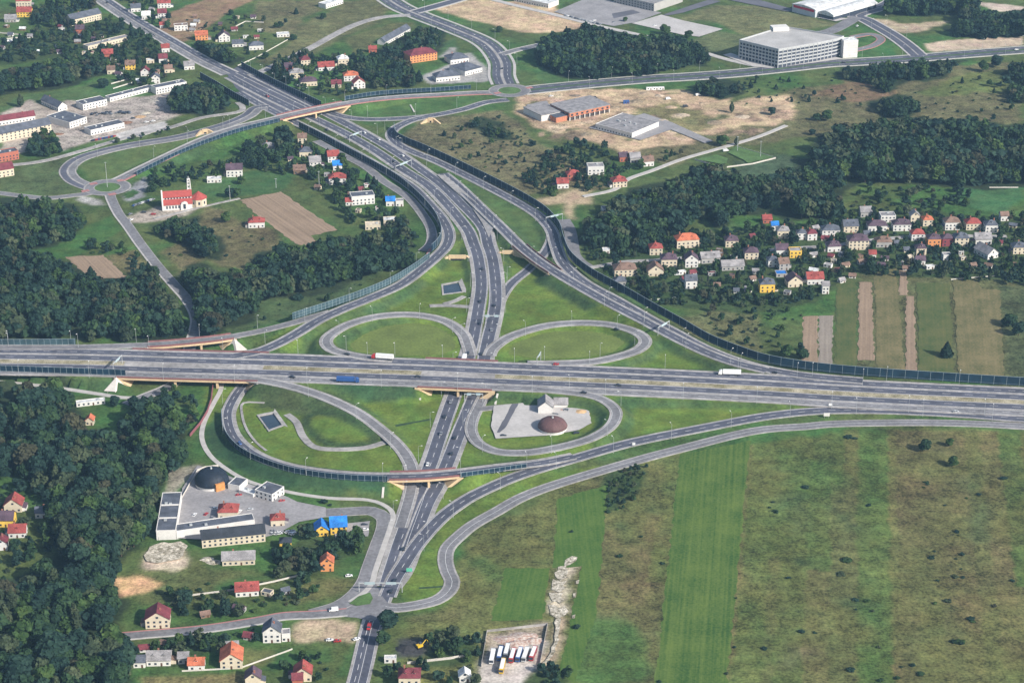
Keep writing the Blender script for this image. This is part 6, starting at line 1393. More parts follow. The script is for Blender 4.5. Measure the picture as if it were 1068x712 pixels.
wood("garden_bridge", "garden trees above the upper bridge", "garden tree near the houses above the upper bridge", [(290, 60), (375, 58), (398, 92), (350, 102), (305, 94)], 7.5, 5, 10, (10, 2, 1, 4), .7)
wood("garden_left", "garden trees left of the motorway", "garden tree near houses left of the motorway", [(230, 172), (290, 158), (330, 146), (400, 200), (425, 230), (440, 262), (395, 255), (355, 225), (335, 196), (310, 186)], 7.5, 5, 11, (10, 2, 1, 4), .75)
wood("big_pair", "two tall round trees under the bridge road", "tall round tree under the bridge road", [(256, 172), (256, 152), (278, 150), (284, 160), (290, 160), (290, 142), (310, 142), (308, 160), (285, 170)], 9, 10, 14, (10, 0, 0, 0), .62)
wood("church_trees", "trees around the church", "dark tree beside the church", [(150, 205), (156, 182), (215, 172), (240, 172), (236, 186), (216, 194), (190, 190), (165, 205)], 8, 6, 10, (10, 2, 0, 2), .55)
wood("village", "garden trees among the village houses", "garden tree among the village houses", [(610, 262), (690, 246), (770, 240), (870, 232), (960, 222), (1080, 226), (1080, 300), (990, 292), (880, 286), (850, 312), (800, 322), (720, 318), (690, 320), (640, 302)], 6.6, 4, 9, (10, 2, 1, 5), .95)
wood("village_back", "thicket between the village and the right forest", "bushy tree in the thicket behind the village", [(880, 218), (900, 195), (960, 198), (1010, 200), (1010, 222), (960, 226), (890, 226)], 8, 5, 9, (10, 0, 0, 6), .7)
wood("orchard", "thicket of bushes by the noise barrier below the village", "bushy tree by the noise barrier below the village", [(730, 330), (760, 318), (800, 318), (838, 320), (838, 366), (800, 372), (770, 362), (745, 345)], 9, 4, 8, (8, 0, 0, 8), .6)
wood("northeast_gardens", "bushes and trees right of the northeast ramp", "bushy tree right of the northeast ramp", [(545, 185), (575, 160), (610, 150), (660, 165), (690, 172), (650, 195), (620, 205), (600, 195), (578, 205), (560, 205)], 7.5, 5, 10, (10, 1, 0, 6), .75)
wood("northeast_scrub", "scrub on the dry ground right of the motorway", "bush on the dry ground right of the motorway", [(450, 145), (500, 122), (530, 125), (560, 150), (560, 190), (520, 182), (480, 165)], 8, 4, 7, (3, 1, 0, 10), .5)
wood("scrub_row", "dark row of scrub under the right roundabout", "dark shrub tree in the row under the right roundabout", [(484, 130), (500, 122), (530, 136), (534, 146), (512, 144)], 6, 5, 8, (10, 2, 0, 3))
wood("factory_trees", "dark trees between factory and blue roofed house", "dark tree near the orange house", [(284, 600), (288, 575), (300, 562), (330, 560), (346, 566), (376, 562), (378, 578), (350, 588), (330, 606), (300, 606)], 7, 7, 11, (10, 2, 0, 2), .85)
wood("lane_trees", "dark trees along the lower lane", "dark tree along the lower lane", [(140, 640), (185, 618), (240, 612), (262, 640), (225, 652), (190, 640), (150, 640)], 8, 5, 9, (8, 1, 0, 5), .8)
wood("farm_trees", "dark trees around the bottom barns", "dark tree beside the bottom barns", [(140, 672), (190, 664), (226, 662), (228, 678), (190, 690), (150, 690)], 7, 6, 10, (10, 1, 0, 2), .85)
wood("bottom_gardens", "garden trees along the bottom edge", "garden tree along the bottom edge", [(285, 690), (345, 675), (362, 680), (350, 712), (290, 716)], 8, 4, 8, (8, 1, 0, 6), .5)
wood("digger_grove", "dark thicket right of the coal heap", "dark bushy tree right of the coal heap", [(440, 668), (470, 662), (505, 668), (500, 686), (470, 690), (445, 688)], 7, 6, 9, (10, 1, 0, 4), .9)
wood("lorry_grove", "dark thicket at the corner of the lorry yard", "dark bushy tree at the corner of the lorry yard", [(550, 705), (570, 694), (592, 706), (596, 725), (550, 725)], 6, 5, 8, (10, 0, 0, 4), .9)
wood("meadow_thicket", "dark green thicket on the right meadow beside the mown strip", "dark shrub in the thicket beside the mown strip", [(632, 500), (668, 484), (676, 488), (664, 520), (650, 532), (634, 534)], 5.5, 2.5, 4.5, (10, 0, 0, 0), .9, False)
wood("stream_thicket", "green thicket along the stream below the highway bridge", "bushy tree along the stream below the highway bridge", [(150, 420), (180, 402), (206, 408), (206, 440), (196, 455), (170, 450)], 8, 5, 9, (10, 0, 0, 4), .6)
wood("yard_trees", "trees in the upper left yard", "tree in the upper left yard", [(28, 160), (40, 142), (58, 146), (62, 160), (45, 168)], 7, 8, 12, (10, 2, 0, 0), .9)
wood("yard_hedge", "hedge of trees between yard and roundabout road", "small tree in the hedge below the yard", [(90, 158), (140, 142), (178, 130), (178, 138), (140, 148), (92, 162)], 7, 4, 6, (6, 0, 0, 6), .7)
wood("heath_scrub", "scattered scrub on the heath right of the building site", "bush on the heath right of the building site", [(770, 84), (870, 78), (900, 95), (880, 110), (830, 108), (775, 110)], 11, 4, 8, (4, 4, 0, 10), .45)
wood("heath_scrub_east", "scattered scrub on the heath above the right forest", "bush on the heath left of the right edge", [(960, 90), (1050, 80), (1060, 110), (1040, 128), (960, 120), (900, 130), (870, 120)], 13, 4, 8, (4, 3, 0, 10), .4)
wood("lane_hedge", "hedges along the lower lane", "hedge bush along the lower lane", [(225, 630), (330, 606), (342, 612), (300, 634), (240, 642)], 5.5, 5, 9, (3, 1, 0, 10), .7)
wood("slope_hedge", "hedges on the slope below the factory", "hedge bush on the slope below the factory", [(160, 618), (240, 604), (300, 592), (306, 600), (240, 616), (170, 628)], 6, 4, 8, (3, 1, 0, 10), .45)
wood("low_gardens", "garden trees between the lane and the bottom houses", "garden tree between the lane and the bottom houses", [(205, 662), (272, 654), (272, 676), (230, 682), (205, 690)], 7, 5, 9, (8, 1, 0, 5), .6)
wood("edge_gardens", "garden trees around the houses at the left edge", "garden tree around the houses at the left edge", [(-20, 500), (48, 508), (54, 560), (50, 590), (-20, 604)], 7.5, 5, 10, (10, 2, 0, 4), .7)
wood("junction_bushes", "bushes beside the factory's east lawn", "bush beside the factory's east lawn", [(310, 524), (390, 524), (392, 532), (310, 531)], 8, 3, 6, (2, 0, 0, 10), .35)
wood("bottom_right_gardens", "garden trees at the bottom beside the lorry yard", "garden tree at the bottom beside the lorry yard", [(440, 690), (498, 686), (498, 716), (400, 716), (396, 700)], 8, 4, 8, (8, 1, 0, 6), .5)
wood("meadow_shrubs_west", "shrubs on the heath below the church", "shrub on the heath below the church", [(165, 262), (225, 272), (280, 250), (262, 240), (236, 236), (240, 262), (200, 275)], 11, 4, 8, (2, 1, 0, 10), .4)
wood("ramp_slope", "shrubs on the slope left of the curving ramp", "shrub on the slope left of the curving ramp", [(270, 322), (320, 310), (400, 288), (436, 272), (440, 268), (400, 296), (330, 322), (262, 345)], 11, 4, 7, (3, 0, 0, 10), .35)
wood("brown_patch_trees", "dark bushes around the small brown field", "dark bushy tree beside the small brown field", [(72, 258), (100, 252), (145, 262), (150, 280), (138, 284), (128, 266), (90, 264)], 6.5, 5, 9, (8, 1, 0, 6), .6)
wood("site_edge", "bushes below the building site", "bush below the building site", [(690, 160), (712, 160), (712, 172), (690, 170)], 7, 4, 7, (6, 1, 0, 6), .8)
ZONES["single"] = ("lone trees", "lone tree")
SINGLES = [(405, 655, 11, 'broad', "dark round tree at the road junction, behind a paler one"), (399, 672, 9, 'broad', "paler round tree at the road junction, lower of two"), (964, 470, 9, 'broad', "dark round bush tree on the right meadow near the local road"), (990, 465, 6, 'broad', "small dark tree right of the round meadow tree"), (994, 486, 7, 'broad', "dark tree on the right meadow, lower of two"),
  (987, 372, 13, 'conifer', "dark fir tree standing on the stubble fields"), (1052, 340, 10, 'broad', "dark tree at the right edge above the barrier"), (1062, 350, 11, 'broad', "taller dark tree at the right edge above the barrier"), (694, 36, 11, 'broad', "lone round tree beside the pale parking lot"), (718, 40, 9, 'broad', "lone round tree left of the car park meadow"), (652, 23, 6, 'broad', "small round tree at the edge of the parking lot"), (108, 92, 10, 'broad', "lone round tree in the upper left meadow by the warehouses"),
  (22, 112, 14, 'poplar', "tall lone tree on the left meadow"), (241, 16, 7, 'broad', "lone tree beside the brown field"), (309, 15, 8, 'conifer', "lone dark tree on the top meadow"), (337, 20, 7, 'broad', "small lone tree on the top meadow right of a darker one"), (306, 42, 7, 'broad', "lone tree at the foot of the top meadow"), (277, 62, 9, 'broad', "round tree right of the slate villa"), (521, 34, 8, 'broad', "lone tree beside the boulevard's bend"), (763, 118, 12, 'poplar', "tall lone tree on the sand right of the building site"),
  (805, 120, 8, 'broad', "round tree on the pale sand mound"), (753, 152, 11, 'broad', "tall tree at the end of the grey access road"), (768, 152, 9, 'poplar', "slim tree right of the access road's end"), (847, 141, 6, 'broad', "lone round bush on the heath"), (862, 126, 11, 'broad', "dark clump tree on the heath track"), (852, 126, 8, 'broad', "smaller dark tree left of the heath track clump"), (252, 192, 8, 'broad', "round tree on the football lawn's edge"), (240, 206, 9, 'broad', "dark tree right of the church by the path"), (247, 206, 9, 'broad', "second dark tree right of the church"),
  (236, 232, 10, 'broad', "dark tree left of the red bungalow"), (95, 289, 10, 'conifer', "pointed fir beside the small brown field"), (312, 312, 5, 'bush', "round bush on the grass slope left of the ramp"), (837, 374, 9, 'broad', "dark tree beside the ploughed strips at the barrier"), (820, 372, 10, 'broad', "big dark tree at the barrier left of the ploughed strips"), (139, 424, 8, 'broad', "round tree beside the track under the highway"), (120, 424, 8, 'broad', "brownish tree left of the track under the highway"), (193, 630, 9, 'broad', "dark round tree above the lower lane"), (338, 524, 3, 'bush', "small round bush by the footpath"), (1026, 75, 12, 'broad', "tall round tree right of the boulevard belt"), (1039, 70, 12, 'broad', "tall tree near the right edge of the boulevard"), (880, 105, 5, 'broad', "small tree on the brown heath"),
  (601, 655, 3, 'bush', "single dark bush on the green strip by the rubble track")]
SINGLE_LABELS = {}
for u, v, h, k, lab in SINGLES:
    x, y, z = GT(u, v); SINGLE_LABELS[len(TREES)] = lab; add_tree(x, y, h, k, "single", 1.25, random.randrange(4))
ZONES["meadow"] = ("low dark bushes scattered on the right meadow", "low dark bush on the right meadow")
MB_CL = [(832, 603, 3, 10, 3), (880, 605, 3, 6, 8), (905, 632, 7, 14, 6), (840, 660, 4, 10, 3), (972, 590, 8, 8, 20), (1000, 595, 9, 8, 26), (940, 700, 9, 22, 10), (1005, 670, 5, 12, 4), (918, 673, 2, 6, 3), (890, 588, 2, 8, 4), (975, 500, 4, 14, 8), (960, 512, 3, 4, 5), (1045, 500, 3, 8, 5), (990, 525, 3, 10, 5), (1052, 605, 3, 8, 14), (930, 535, 3, 30, 10), (812, 525, 4, 12, 10), (810, 522, 2, 6, 3), (600, 556, 3, 12, 3), (690, 586, 3, 6, 3), (664, 558, 3, 8, 3), (645, 533, 4, 14, 2), (648, 582, 2, 5, 2), (772, 625, 2, 5, 4), (768, 676, 2, 4, 3), (796, 678, 1, 3, 2), (690, 708, 3, 12, 4), (745, 698, 2, 14, 5), (878, 455, 4, 30, 4), (850, 515, 3, 12, 8), (1010, 505, 4, 24, 20), (1030, 650, 5, 24, 20), (880, 690, 3, 24, 10), (960, 640, 4, 30, 20), (1000, 555, 4, 10, 10)]
for u, v, n, du, dv in MB_CL:
    for _ in range(max(1, int(n*.6))):
        x, y, z = GT(u+random.uniform(-du, du), v+random.uniform(-dv, dv))
        if not occ(x, y): add_tree(x, y, random.uniform(.9, 2.1), 'bush', "meadow", random.uniform(1.2, 2.2))
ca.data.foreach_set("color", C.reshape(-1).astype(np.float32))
# split into individuals (largest in the picture) and masses
depth = lambda t: t[1]*CT+HCAM*ST
def inview(t):
    u = 534+FPX*t[0]/depth(t); v = 356+FPX*(HCAM*CT-t[1]*ST)/depth(t); return -15 < u < 1083 and -10 < v < 735
order = [i for i in sorted(range(len(TREES)), key=lambda i: -TREES[i][2]/depth(TREES[i])) if inview(TREES[i])]
tree_ids = [i for i in order if TREES[i][4] != 'bush']; bush_ids = [i for i in order if TREES[i][4] == 'bush']
indiv = set(tree_ids[:285]) | set(bush_ids[:270]) | set(i for i in SINGLE_LABELS)
KN = {'broad': 'broadleaf_tree', 'conifer': 'fir_tree', 'poplar': 'poplar_tree', 'bush': 'bush'}
mass = {}
for i, (x, y, h, wf, kind, q, zone) in enumerate(TREES):
    if i in indiv:
        lab = SINGLE_LABELS.get(i) or ZONES[zone][1]
        if kind == 'bush' and zone != 'meadow' and i not in SINGLE_LABELS: lab = lab.replace("bushy tree", "bush").replace("garden tree", "garden bush").replace(" tree", " shrub")
        if kind == 'conifer' and i not in SINGLE_LABELS: lab = lab.replace("garden tree", "garden fir").replace("leafy tree", "fir tree").replace("dark tree", "dark fir")
        if kind == 'poplar' and i not in SINGLE_LABELS: lab = lab.replace("leafy tree", "slender tree").replace("tall tree", "tall slender tree")
        z = T(x, y); cm, tm = PROTO[kind, q]; rz = random.uniform(0, 2*PI)
        o = thing(KN[kind], lab, 'bush' if kind == 'bush' else 'tree', (x, y, z), rz, None if i in SINGLE_LABELS else (lab+"s"))
        o.scale = (h*wf, h*wf, h)
        link("trunk", tm, o); link("crown", cm, o)
    else: mass.setdefault(zone, []).append(i)
for zone, ids in mass.items():
    Vs, mi = [], []
    for i in ids:
        x, y, h, wf, kind, q, _ = TREES[i]; V = PROTO_V[kind, q]; a = random.uniform(0, 2*PI); c, s = math.cos(a), math.sin(a)
        X = V[:, 0]*c-V[:, 1]*s; Y = V[:, 0]*s+V[:, 1]*c
        Vs.append(np.stack([x+X*h*wf, y+Y*h*wf, max(T(x, y), -.2)+V[:, 2]*h], 1)); mi.append(np.full(len(V)//4, 3 if kind == 'conifer' else (4 if kind == 'poplar' else LKEYS.index(['broad', 'teal', 'broad', 'fresh', 'olive', 'teal', 'brown'][q]))))
    V = np.concatenate(Vs); o = link("wood", np_mesh("wood", V, np.arange(len(V)).reshape(-1, 4), [LEAF[k] for k in LKEYS], np.concatenate(mi)))
    tag(o, ZONES[zone][0], "wood", None, "stuff")
print("TREES", len(TREES), "individual", len(indiv))

# ------------------------------------------------------------------ lamp posts, gantries, masts
lm = MB(); lm.tube((0, 0, -.3), (0, 0, 11.5), .12, .07, 6); LP = lm.mesh("pole", M_metal)
lm = MB(); lm.tube((0, 0, 11.4), (1.9, 0, 12.0), .07, .05, 5); LA = lm.mesh("arm", M_metal)
lm = MB(); lm.box(1.7, 2.9, -.22, .22, 11.92, 12.12); LH = lm.mesh("lamp_head", noise_mat("lamp_shell", (.7, .7, .68), .05, 1))
def lamp(x, y, z, rz, label, group):
    r = thing("street_lamp", label, "street lamp", (x, y, z), rz, group)
    link("pole", LP, r); link("arm", LA, r); link("lamp_head", LH, r)
def lamps_along(key, side, spacing, label, start=10, umin=-20, umax=1090):
    L, TT, us, lo, hi = ROADS[key]; off = (hi+1.2) if side > 0 else (lo-1.2); acc = -start; last = L[0]
    for p, t, u in zip(L, TT, us):
        acc += (p-last).length; last = p
        if acc >= spacing and umin < u < umax:
            acc = 0; n = Vector((-t.y, t.x, 0)); q = p+n*off; lamp(q.x, q.y, p.z-.2, math.atan2(t.y, t.x)-(PI/2 if side > 0 else -PI/2), label, label+"s")
for k in list(ROADS): pass
RK = list(ROADS)
def rk(i): return RK[i]
lamps_along(rk(0), 1, 52, "tall grey street lamp along the far side of the highway", umin=-20, umax=1085)
lamps_along(rk(0), -1, 52, "tall grey street lamp along the near side of the highway", 30)
lamps_along(rk(2), 1, 48, "grey street lamp along the left side of the motorway")
lamps_along(rk(3), -1, 48, "grey street lamp along the right side of the motorway")
for i, r_ in enumerate(RK):
    if r_.startswith("loop_ramp"): lamps_along(r_, 1 if i % 2 else -1, 40, "grey street lamp beside a loop ramp", 5)
    if r_.startswith("boulevard"): lamps_along(r_, 1, 45, "grey street lamp along a town boulevard"); lamps_along(r_, -1, 45, "grey street lamp along a town boulevard", 22)
    if r_.startswith("ramp"): lamps_along(r_, -1, 46, "grey street lamp beside a curving ramp", 12)
    if r_.startswith("bridge_road"): lamps_along(r_, 1, 45, "grey street lamp along the upper bridge road")
def gantry(u, v, z, span, label, rz=0, sign=(.34, .42, .45), boards=1, hgt=6):
    x, y = G(u, v, z); r = thing("sign_gantry", label, "sign gantry", (x, y, z), rz)
    for s in (-1, 1): mb = MB(); mb.tube((s*span/2, 0, -.4), (s*span/2, 0, hgt), .25, .2, 6); mb.obj("post", M_metal, r)
    mb = MB(); mb.box(-span/2-.2, span/2+.2, -.22, .22, hgt, hgt+.7); mb.obj("beam", M_metal, r)
    for k in range(boards):
        c = (-span/2+span*(k+.5)/boards); mb = MB(); mb.box(c-span*.24/boards, c+span*.24/boards, -.4, -.24, hgt-.6, hgt+1.2); mb.obj("sign_board", noise_mat("sign_back", sign, .06, .5, .5), r)
gantry(578, 232, 1.8, 17, "pale sign gantry across the northeast ramp at its sharp bend", .55)
gantry(692, 346, 4.6, 15, "pale sign gantry across the northeast ramp near the village", .9)
gantry(123, 383, 7, 15, "pale sign gantry on the near highway carriageway by the left bridge", 1.3)
gantry(562, 378, 6.2, 11, "pale sign gantry at the end of the upper right loop", 1.3)
gantry(371, 146, .2, 17, "pale sign gantry over the motorway just below the upper bridge", .9)
gantry(421, 177, .2, 22, "pale sign gantry over the motorway beside the villa", .9)
gantry(513, 337, .8, 14, "cyan fronted sign gantry over the motorway above the highway", 0, (.25, .62, .60), 2)
gantry(494, 419, .2, 13, "green fronted sign gantry just below the highway bridge", 0, (.12, .45, .38), 2)
gantry(397, 617, .2, 26, "pale sign gantry across the motorway at the road junction", 0, (.5, .52, .52), 2)
def signboard(u, v, w_, h_, col, label, z=None):
    x, y, zz = GT(u, v); r = thing("road_sign", label, "road sign", (x, y, zz))
    for s in (-1, 1): mb = MB(); mb.tube((s*w_*.35, .15, -.3), (s*w_*.35, .15, 2+h_), .1, .1, 5); mb.obj("post", M_metal, r)
    mb = MB(); mb.box(-w_/2, w_/2, 0, .1, 1.6, 1.6+h_); mb.obj("board", noise_mat("board_%d" % int(col[1]*100), col, .06, .5, .5), r)
signboard(427, 598, 3.6, 2.4, (.1, .45, .3), "green direction sign on the verge right of the junction")
signboard(862, 436, 4.2, 2.6, (.62, .60, .58), "pale back of a road sign beside the right end of the local road")
signboard(866, 425, 2.4, 1.8, (.7, .7, .7), "small white sign at the ramp nose below the highway")
signboard(661, 466, 2, 1.6, (.7, .7, .68), "small white sign beside the southeast ramp")
for u, v, h_, lab in ((793, 164, 16, "pale mast on the fenced green lot, right of two"), (769, 158, 15, "pale mast on the fenced green lot, left of two"), (135, 345, 10, "grey utility pole in the wood above the highway"), (100, 200, 24, "tall mast with lights on the left roundabout"), (240, 208, 13, "wooden pole by the path right of the church"), (333, 196, 16, "tall pylon pole on the football lawn"), (288, 196, 9, "goal floodlight pole on the football lawn")):
    x, y, z = GT(u, v) if lab.find("roundabout") < 0 else (*G(112, 195.3, .8), .8); r = thing("mast", lab, "mast", (x, y, z)); mb = MB(); mb.tube((0, 0, -.4), (0, 0, h_), .3, .14, 6); mb.obj("pole", M_metal, r); mb = MB(); mb.box(-1, 1, -.15, .15, h_-.5, h_-.2); mb.obj("crossarm", M_metal, r)
# fence round the green lot
def fence(pts, h, label, m=M_paleconc, name="fence", cat="fence", step=4):
    L = [Vector((*G(u, v), 0)) for u, v in pts]; o = L[0].copy(); r = thing(name, label, cat, tuple(o)); pm = MB(); pm.box(-.12, .12, -.12, .12, -.2, h+.1); pme = pm.mesh("post", m); tot = sum((L[i+1]-L[i]).length for i in range(len(L)-1)); step = max(step, tot/95)
    mb = MB()
    for a, b in zip(L[:-1], L[1:]):
        d = (b-a); n = Vector((-d.y, d.x, 0)).normalized()*.06; p, q = a-o, b-o; mb.prism([(p.x-n.x, p.y-n.y), (q.x-n.x, q.y-n.y), (q.x+n.x, q.y+n.y), (p.x+n.x, p.y+n.y)], -.2, h)
        for k in range(max(1, int(d.length/step))): link("post", pme, r, tuple(p+d*(k/max(1, int(d.length/step)))), math.atan2(d.y, d.x))
    mb.obj("panel", m, r)
fence([(725, 167), (747, 174), (758, 175), (785, 171.5), (809, 165.5), (768, 153.5)], 1.4, "pale fence around the green fenced lot with masts")
fence([(502, 695), (508, 659), (571, 652), (563, 694)], 1.7, "pale concrete wall around the lorry yard", M_shoulder, "yard_wall", "wall")
fence([(166, 563), (206, 492), (214, 489), (228, 487)], 2.2, "pale wall along the back of the factory yard", M_paleconc, "yard_wall", "wall")
fence([(150, 30), (162, 38)], 1.2, "short pale wall beside the town road")
fence([(248, 69), (268, 60), (300, 42)], 1.0, "long pale hedge wall from the town road up the meadow")
fence([(116, 88), (138, 82)], 1.2, "pale garden wall above the green paddock")
fence([(118, 93), (150, 83)], 1.2, "longer pale wall along the green paddock")
fence([(246, 28), (256, 23), (275, 24)], 1.2, "pale wall around a garden plot beside the brown field")
fence([(0, 35), (22, 37), (20, 40), (0, 42)], 1.5, "pale walls of greenhouse plots at the left edge")
fence([(200, 621), (240, 616), (285, 607), (322, 598)], 1.2, "pale garden wall along the lower green slope")
fence([(190, 700), (250, 697), (300, 679), (305, 677)], 1.0, "pale fence below the orange roofed gabled house")
fence([(425, 692), (470, 687), (486, 684)], 1.6, "pale wall between thicket and the bottom houses")
fence([(940, 280), (990, 276)], 1.0, "pale fence behind the narrow ploughed strip")
fence([(992, 292), (1038, 288)], 1.0, "dark edged wall behind the yellow stubble field")
fence([(679, 313), (697, 312.5)], 1.2, "short pale garden wall below the village lawn")
fence([(1032, 196), (1062, 196)], 1.0, "thin white fence on the bright green meadow near the right edge")
# red retaining wall beside the stream
mb = MB(); L = [Vector((*G(u, v), 0)) for u, v in ((222, 402), (220, 418), (216, 430), (209, 442), (198, 455))]; o = L[0].copy()
for a, b in zip(L[:-1], L[1:]):
    p, q = a-o, b-o; mb.prism([(p.x, p.y), (q.x, q.y), (q.x+.5, q.y+.1), (p.x+.5, p.y+.1)], -.3, 2.2)
rw = mb.obj("retaining_wall", noise_mat("stream_wall", (.22, .08, .09), .2, .4), None, tuple(o)); tag(rw, "dark red retaining wall along the stream below the highway bridge", "wall")

# ------------------------------------------------------------------ vehicles
CARCOL = {'white': (.75, .75, .74), 'dark': (.03, .035, .045), 'grey': (.22, .23, .25), 'silver': (.5, .51, .52), 'red': (.4, .03, .03), 'blue': (.03, .09, .28), 'yellow': (.65, .42, .03)}
def paint(c): return noise_mat("paint_"+c, CARCOL[c], .04, .5, .35, spec=.5)
wh = MB(); wh.tube((0, -.11, 0), (0, .11, 0), .32, .32, 12); WHEEL = wh.mesh("wheel", M_tyre)
whb = MB(); whb.tube((0, -.16, 0), (0, .16, 0), .5, .5, 12); WHEELB = whb.mesh("wheel", M_tyre)
VM = {}
def vparts(kind, c):
    if (kind, c) in VM: return VM[kind, c]
    out = []
    if kind == 'car':
        mb = MB(); mb.extrude_y([(-2.15, .3), (2.15, .3), (2.2, .6), (2.1, .82), (.95, .95), (-1.6, .98), (-2.15, .92)], -.88, .88); out.append(("body", mb.mesh("body", paint(c))))
        mb = MB(); mb.extrude_y([(-1.75, .97), (1.0, .93), (.25, 1.4), (-1.35, 1.42)], -.8, .8); out.append(("glasshouse", mb.mesh("glasshouse", M_glass)))
        mb = MB(); mb.extrude_y([(.28, 1.4), (-1.38, 1.42), (-1.25, 1.48), (.15, 1.46)], -.76, .76); out.append(("roof", mb.mesh("roof", paint(c))))
        wl = [(WHEEL, (x, y, .32)) for x in (-1.35, 1.35) for y in (-.8, .8)]
    elif kind == 'van':
        mb = MB(); mb.extrude_y([(-2.8, .4), (2.7, .4), (2.8, .9), (1.9, 1.35), (1.3, 2.3), (-2.8, 2.35)], -1, 1); out.append(("body", mb.mesh("body", paint(c))))
        mb = MB(); mb.extrude_y([(1.93, 1.38), (1.38, 2.22), (1.2, 2.22), (1.6, 1.38)], -1.01, 1.01); out.append(("windscreen", mb.mesh("windscreen", M_glass)))
        wl = [(WHEEL, (x, y, .34)) for x in (-1.8, 1.8) for y in (-.9, .9)]
    elif kind == 'bus':
        mb = MB(); mb.extrude_y([(-6, .5), (6, .5), (6.1, 1.2), (5.9, 3.3), (-6, 3.35)], -1.27, 1.27); out.append(("body", mb.mesh("body", paint(c))))
        mb = MB(); mb.box(-5.6, 5.5, -1.3, 1.3, 1.7, 2.6); out.append(("window_band", mb.mesh("window_band", M_glass)))
        mb = MB(); mb.box(5.9, 6.16, -1.15, 1.15, 1.4, 2.9); out.append(("windscreen", mb.mesh("windscreen", M_glass)))
        mb = MB(); mb.box(-5.2, 5.2, -1.1, 1.1, 3.36, 3.5); out.append(("roof", mb.mesh("roof", paint('white'))))
        wl = [(WHEELB, (x, y, .5)) for x in (-3.6, 3.8) for y in (-1.12, 1.12)]
    else:   # articulated lorry; c = (trailer, cab)
        tr, cb = c
        mb = MB(); mb.box(-8.2, 5.0, -1.28, 1.28, 1.15, 4.0); out.append(("trailer", mb.mesh("trailer", paint(tr))))
        mb = MB(); mb.box(-8.1, 7.6, -.5, .5, .7, 1.14); out.append(("chassis", mb.mesh("chassis", M_tyre)))
        mb = MB(); mb.extrude_y([(5.5, .6), (8.2, .6), (8.25, 1.8), (7.9, 3.1), (6.6, 3.75), (5.5, 3.7)], -1.22, 1.22); out.append(("cab", mb.mesh("cab", paint(cb))))
        mb = MB(); mb.extrude_y([(8.27, 1.85), (7.95, 3.0), (7.7, 3.0), (7.9, 1.85)], -1.05, 1.05); out.append(("windscreen", mb.mesh("windscreen", M_glass)))
        wl = [(WHEELB, (x, y, .5)) for x in (-6.8, -5.5, -4.2, 5.4, 7.4) for y in (-1.1, 1.1)]
    VM[kind, c] = (out, wl); return VM[kind, c]
def vehicle(kind, c, x, y, z, rz, label, group=None):
    nm = {'car': 'car', 'van': 'van', 'bus': 'coach', 'lorry': 'lorry'}[kind]; r = thing(nm, label, nm, (x, y, z), rz, group); out, wl = vparts(kind, c)
    for n, m in out: link(n, m, r)
    for m, l in wl: link("wheel", m, r, l)
SA = np.array([(s[0], s[1], s[2], s[7], s[8]) for s in SAMPLES])
def on_road(kind, c, u, v, label, flip=False, zmax=99, group=None):
    best = None
    pr = 534+FPX*SA[:, 0]/(SA[:, 1]*CT+(HCAM-SA[:, 2])*ST); pv = 356+FPX*((HCAM-SA[:, 2])*CT-SA[:, 1]*ST)/(SA[:, 1]*CT+(HCAM-SA[:, 2])*ST)
    d = (pr-u)**2+((pv-v)*1.8)**2; i = int(np.argmin(d)); z = SA[i, 2]; x, y = G(u, v, z+.05)
    vehicle(kind, c, x, y, z+.28, math.atan2(SA[i, 4], SA[i, 3])+(PI if flip else 0), label, group)
on_road('lorry', ('white', 'red'), 399, 374.5, "white articulated lorry with dark red cab on the far highway carriageway", True)
on_road('lorry', ('white', 'white'), 483.5, 378.5, "white articulated lorry above the motorway bridge", True)
on_road('lorry', ('blue', 'blue'), 363, 398.5, "blue articulated lorry on the near highway carriageway")
on_road('lorry', ('white', 'white'), 761, 391, "white articulated lorry where the northeast ramp joins the highway", True)
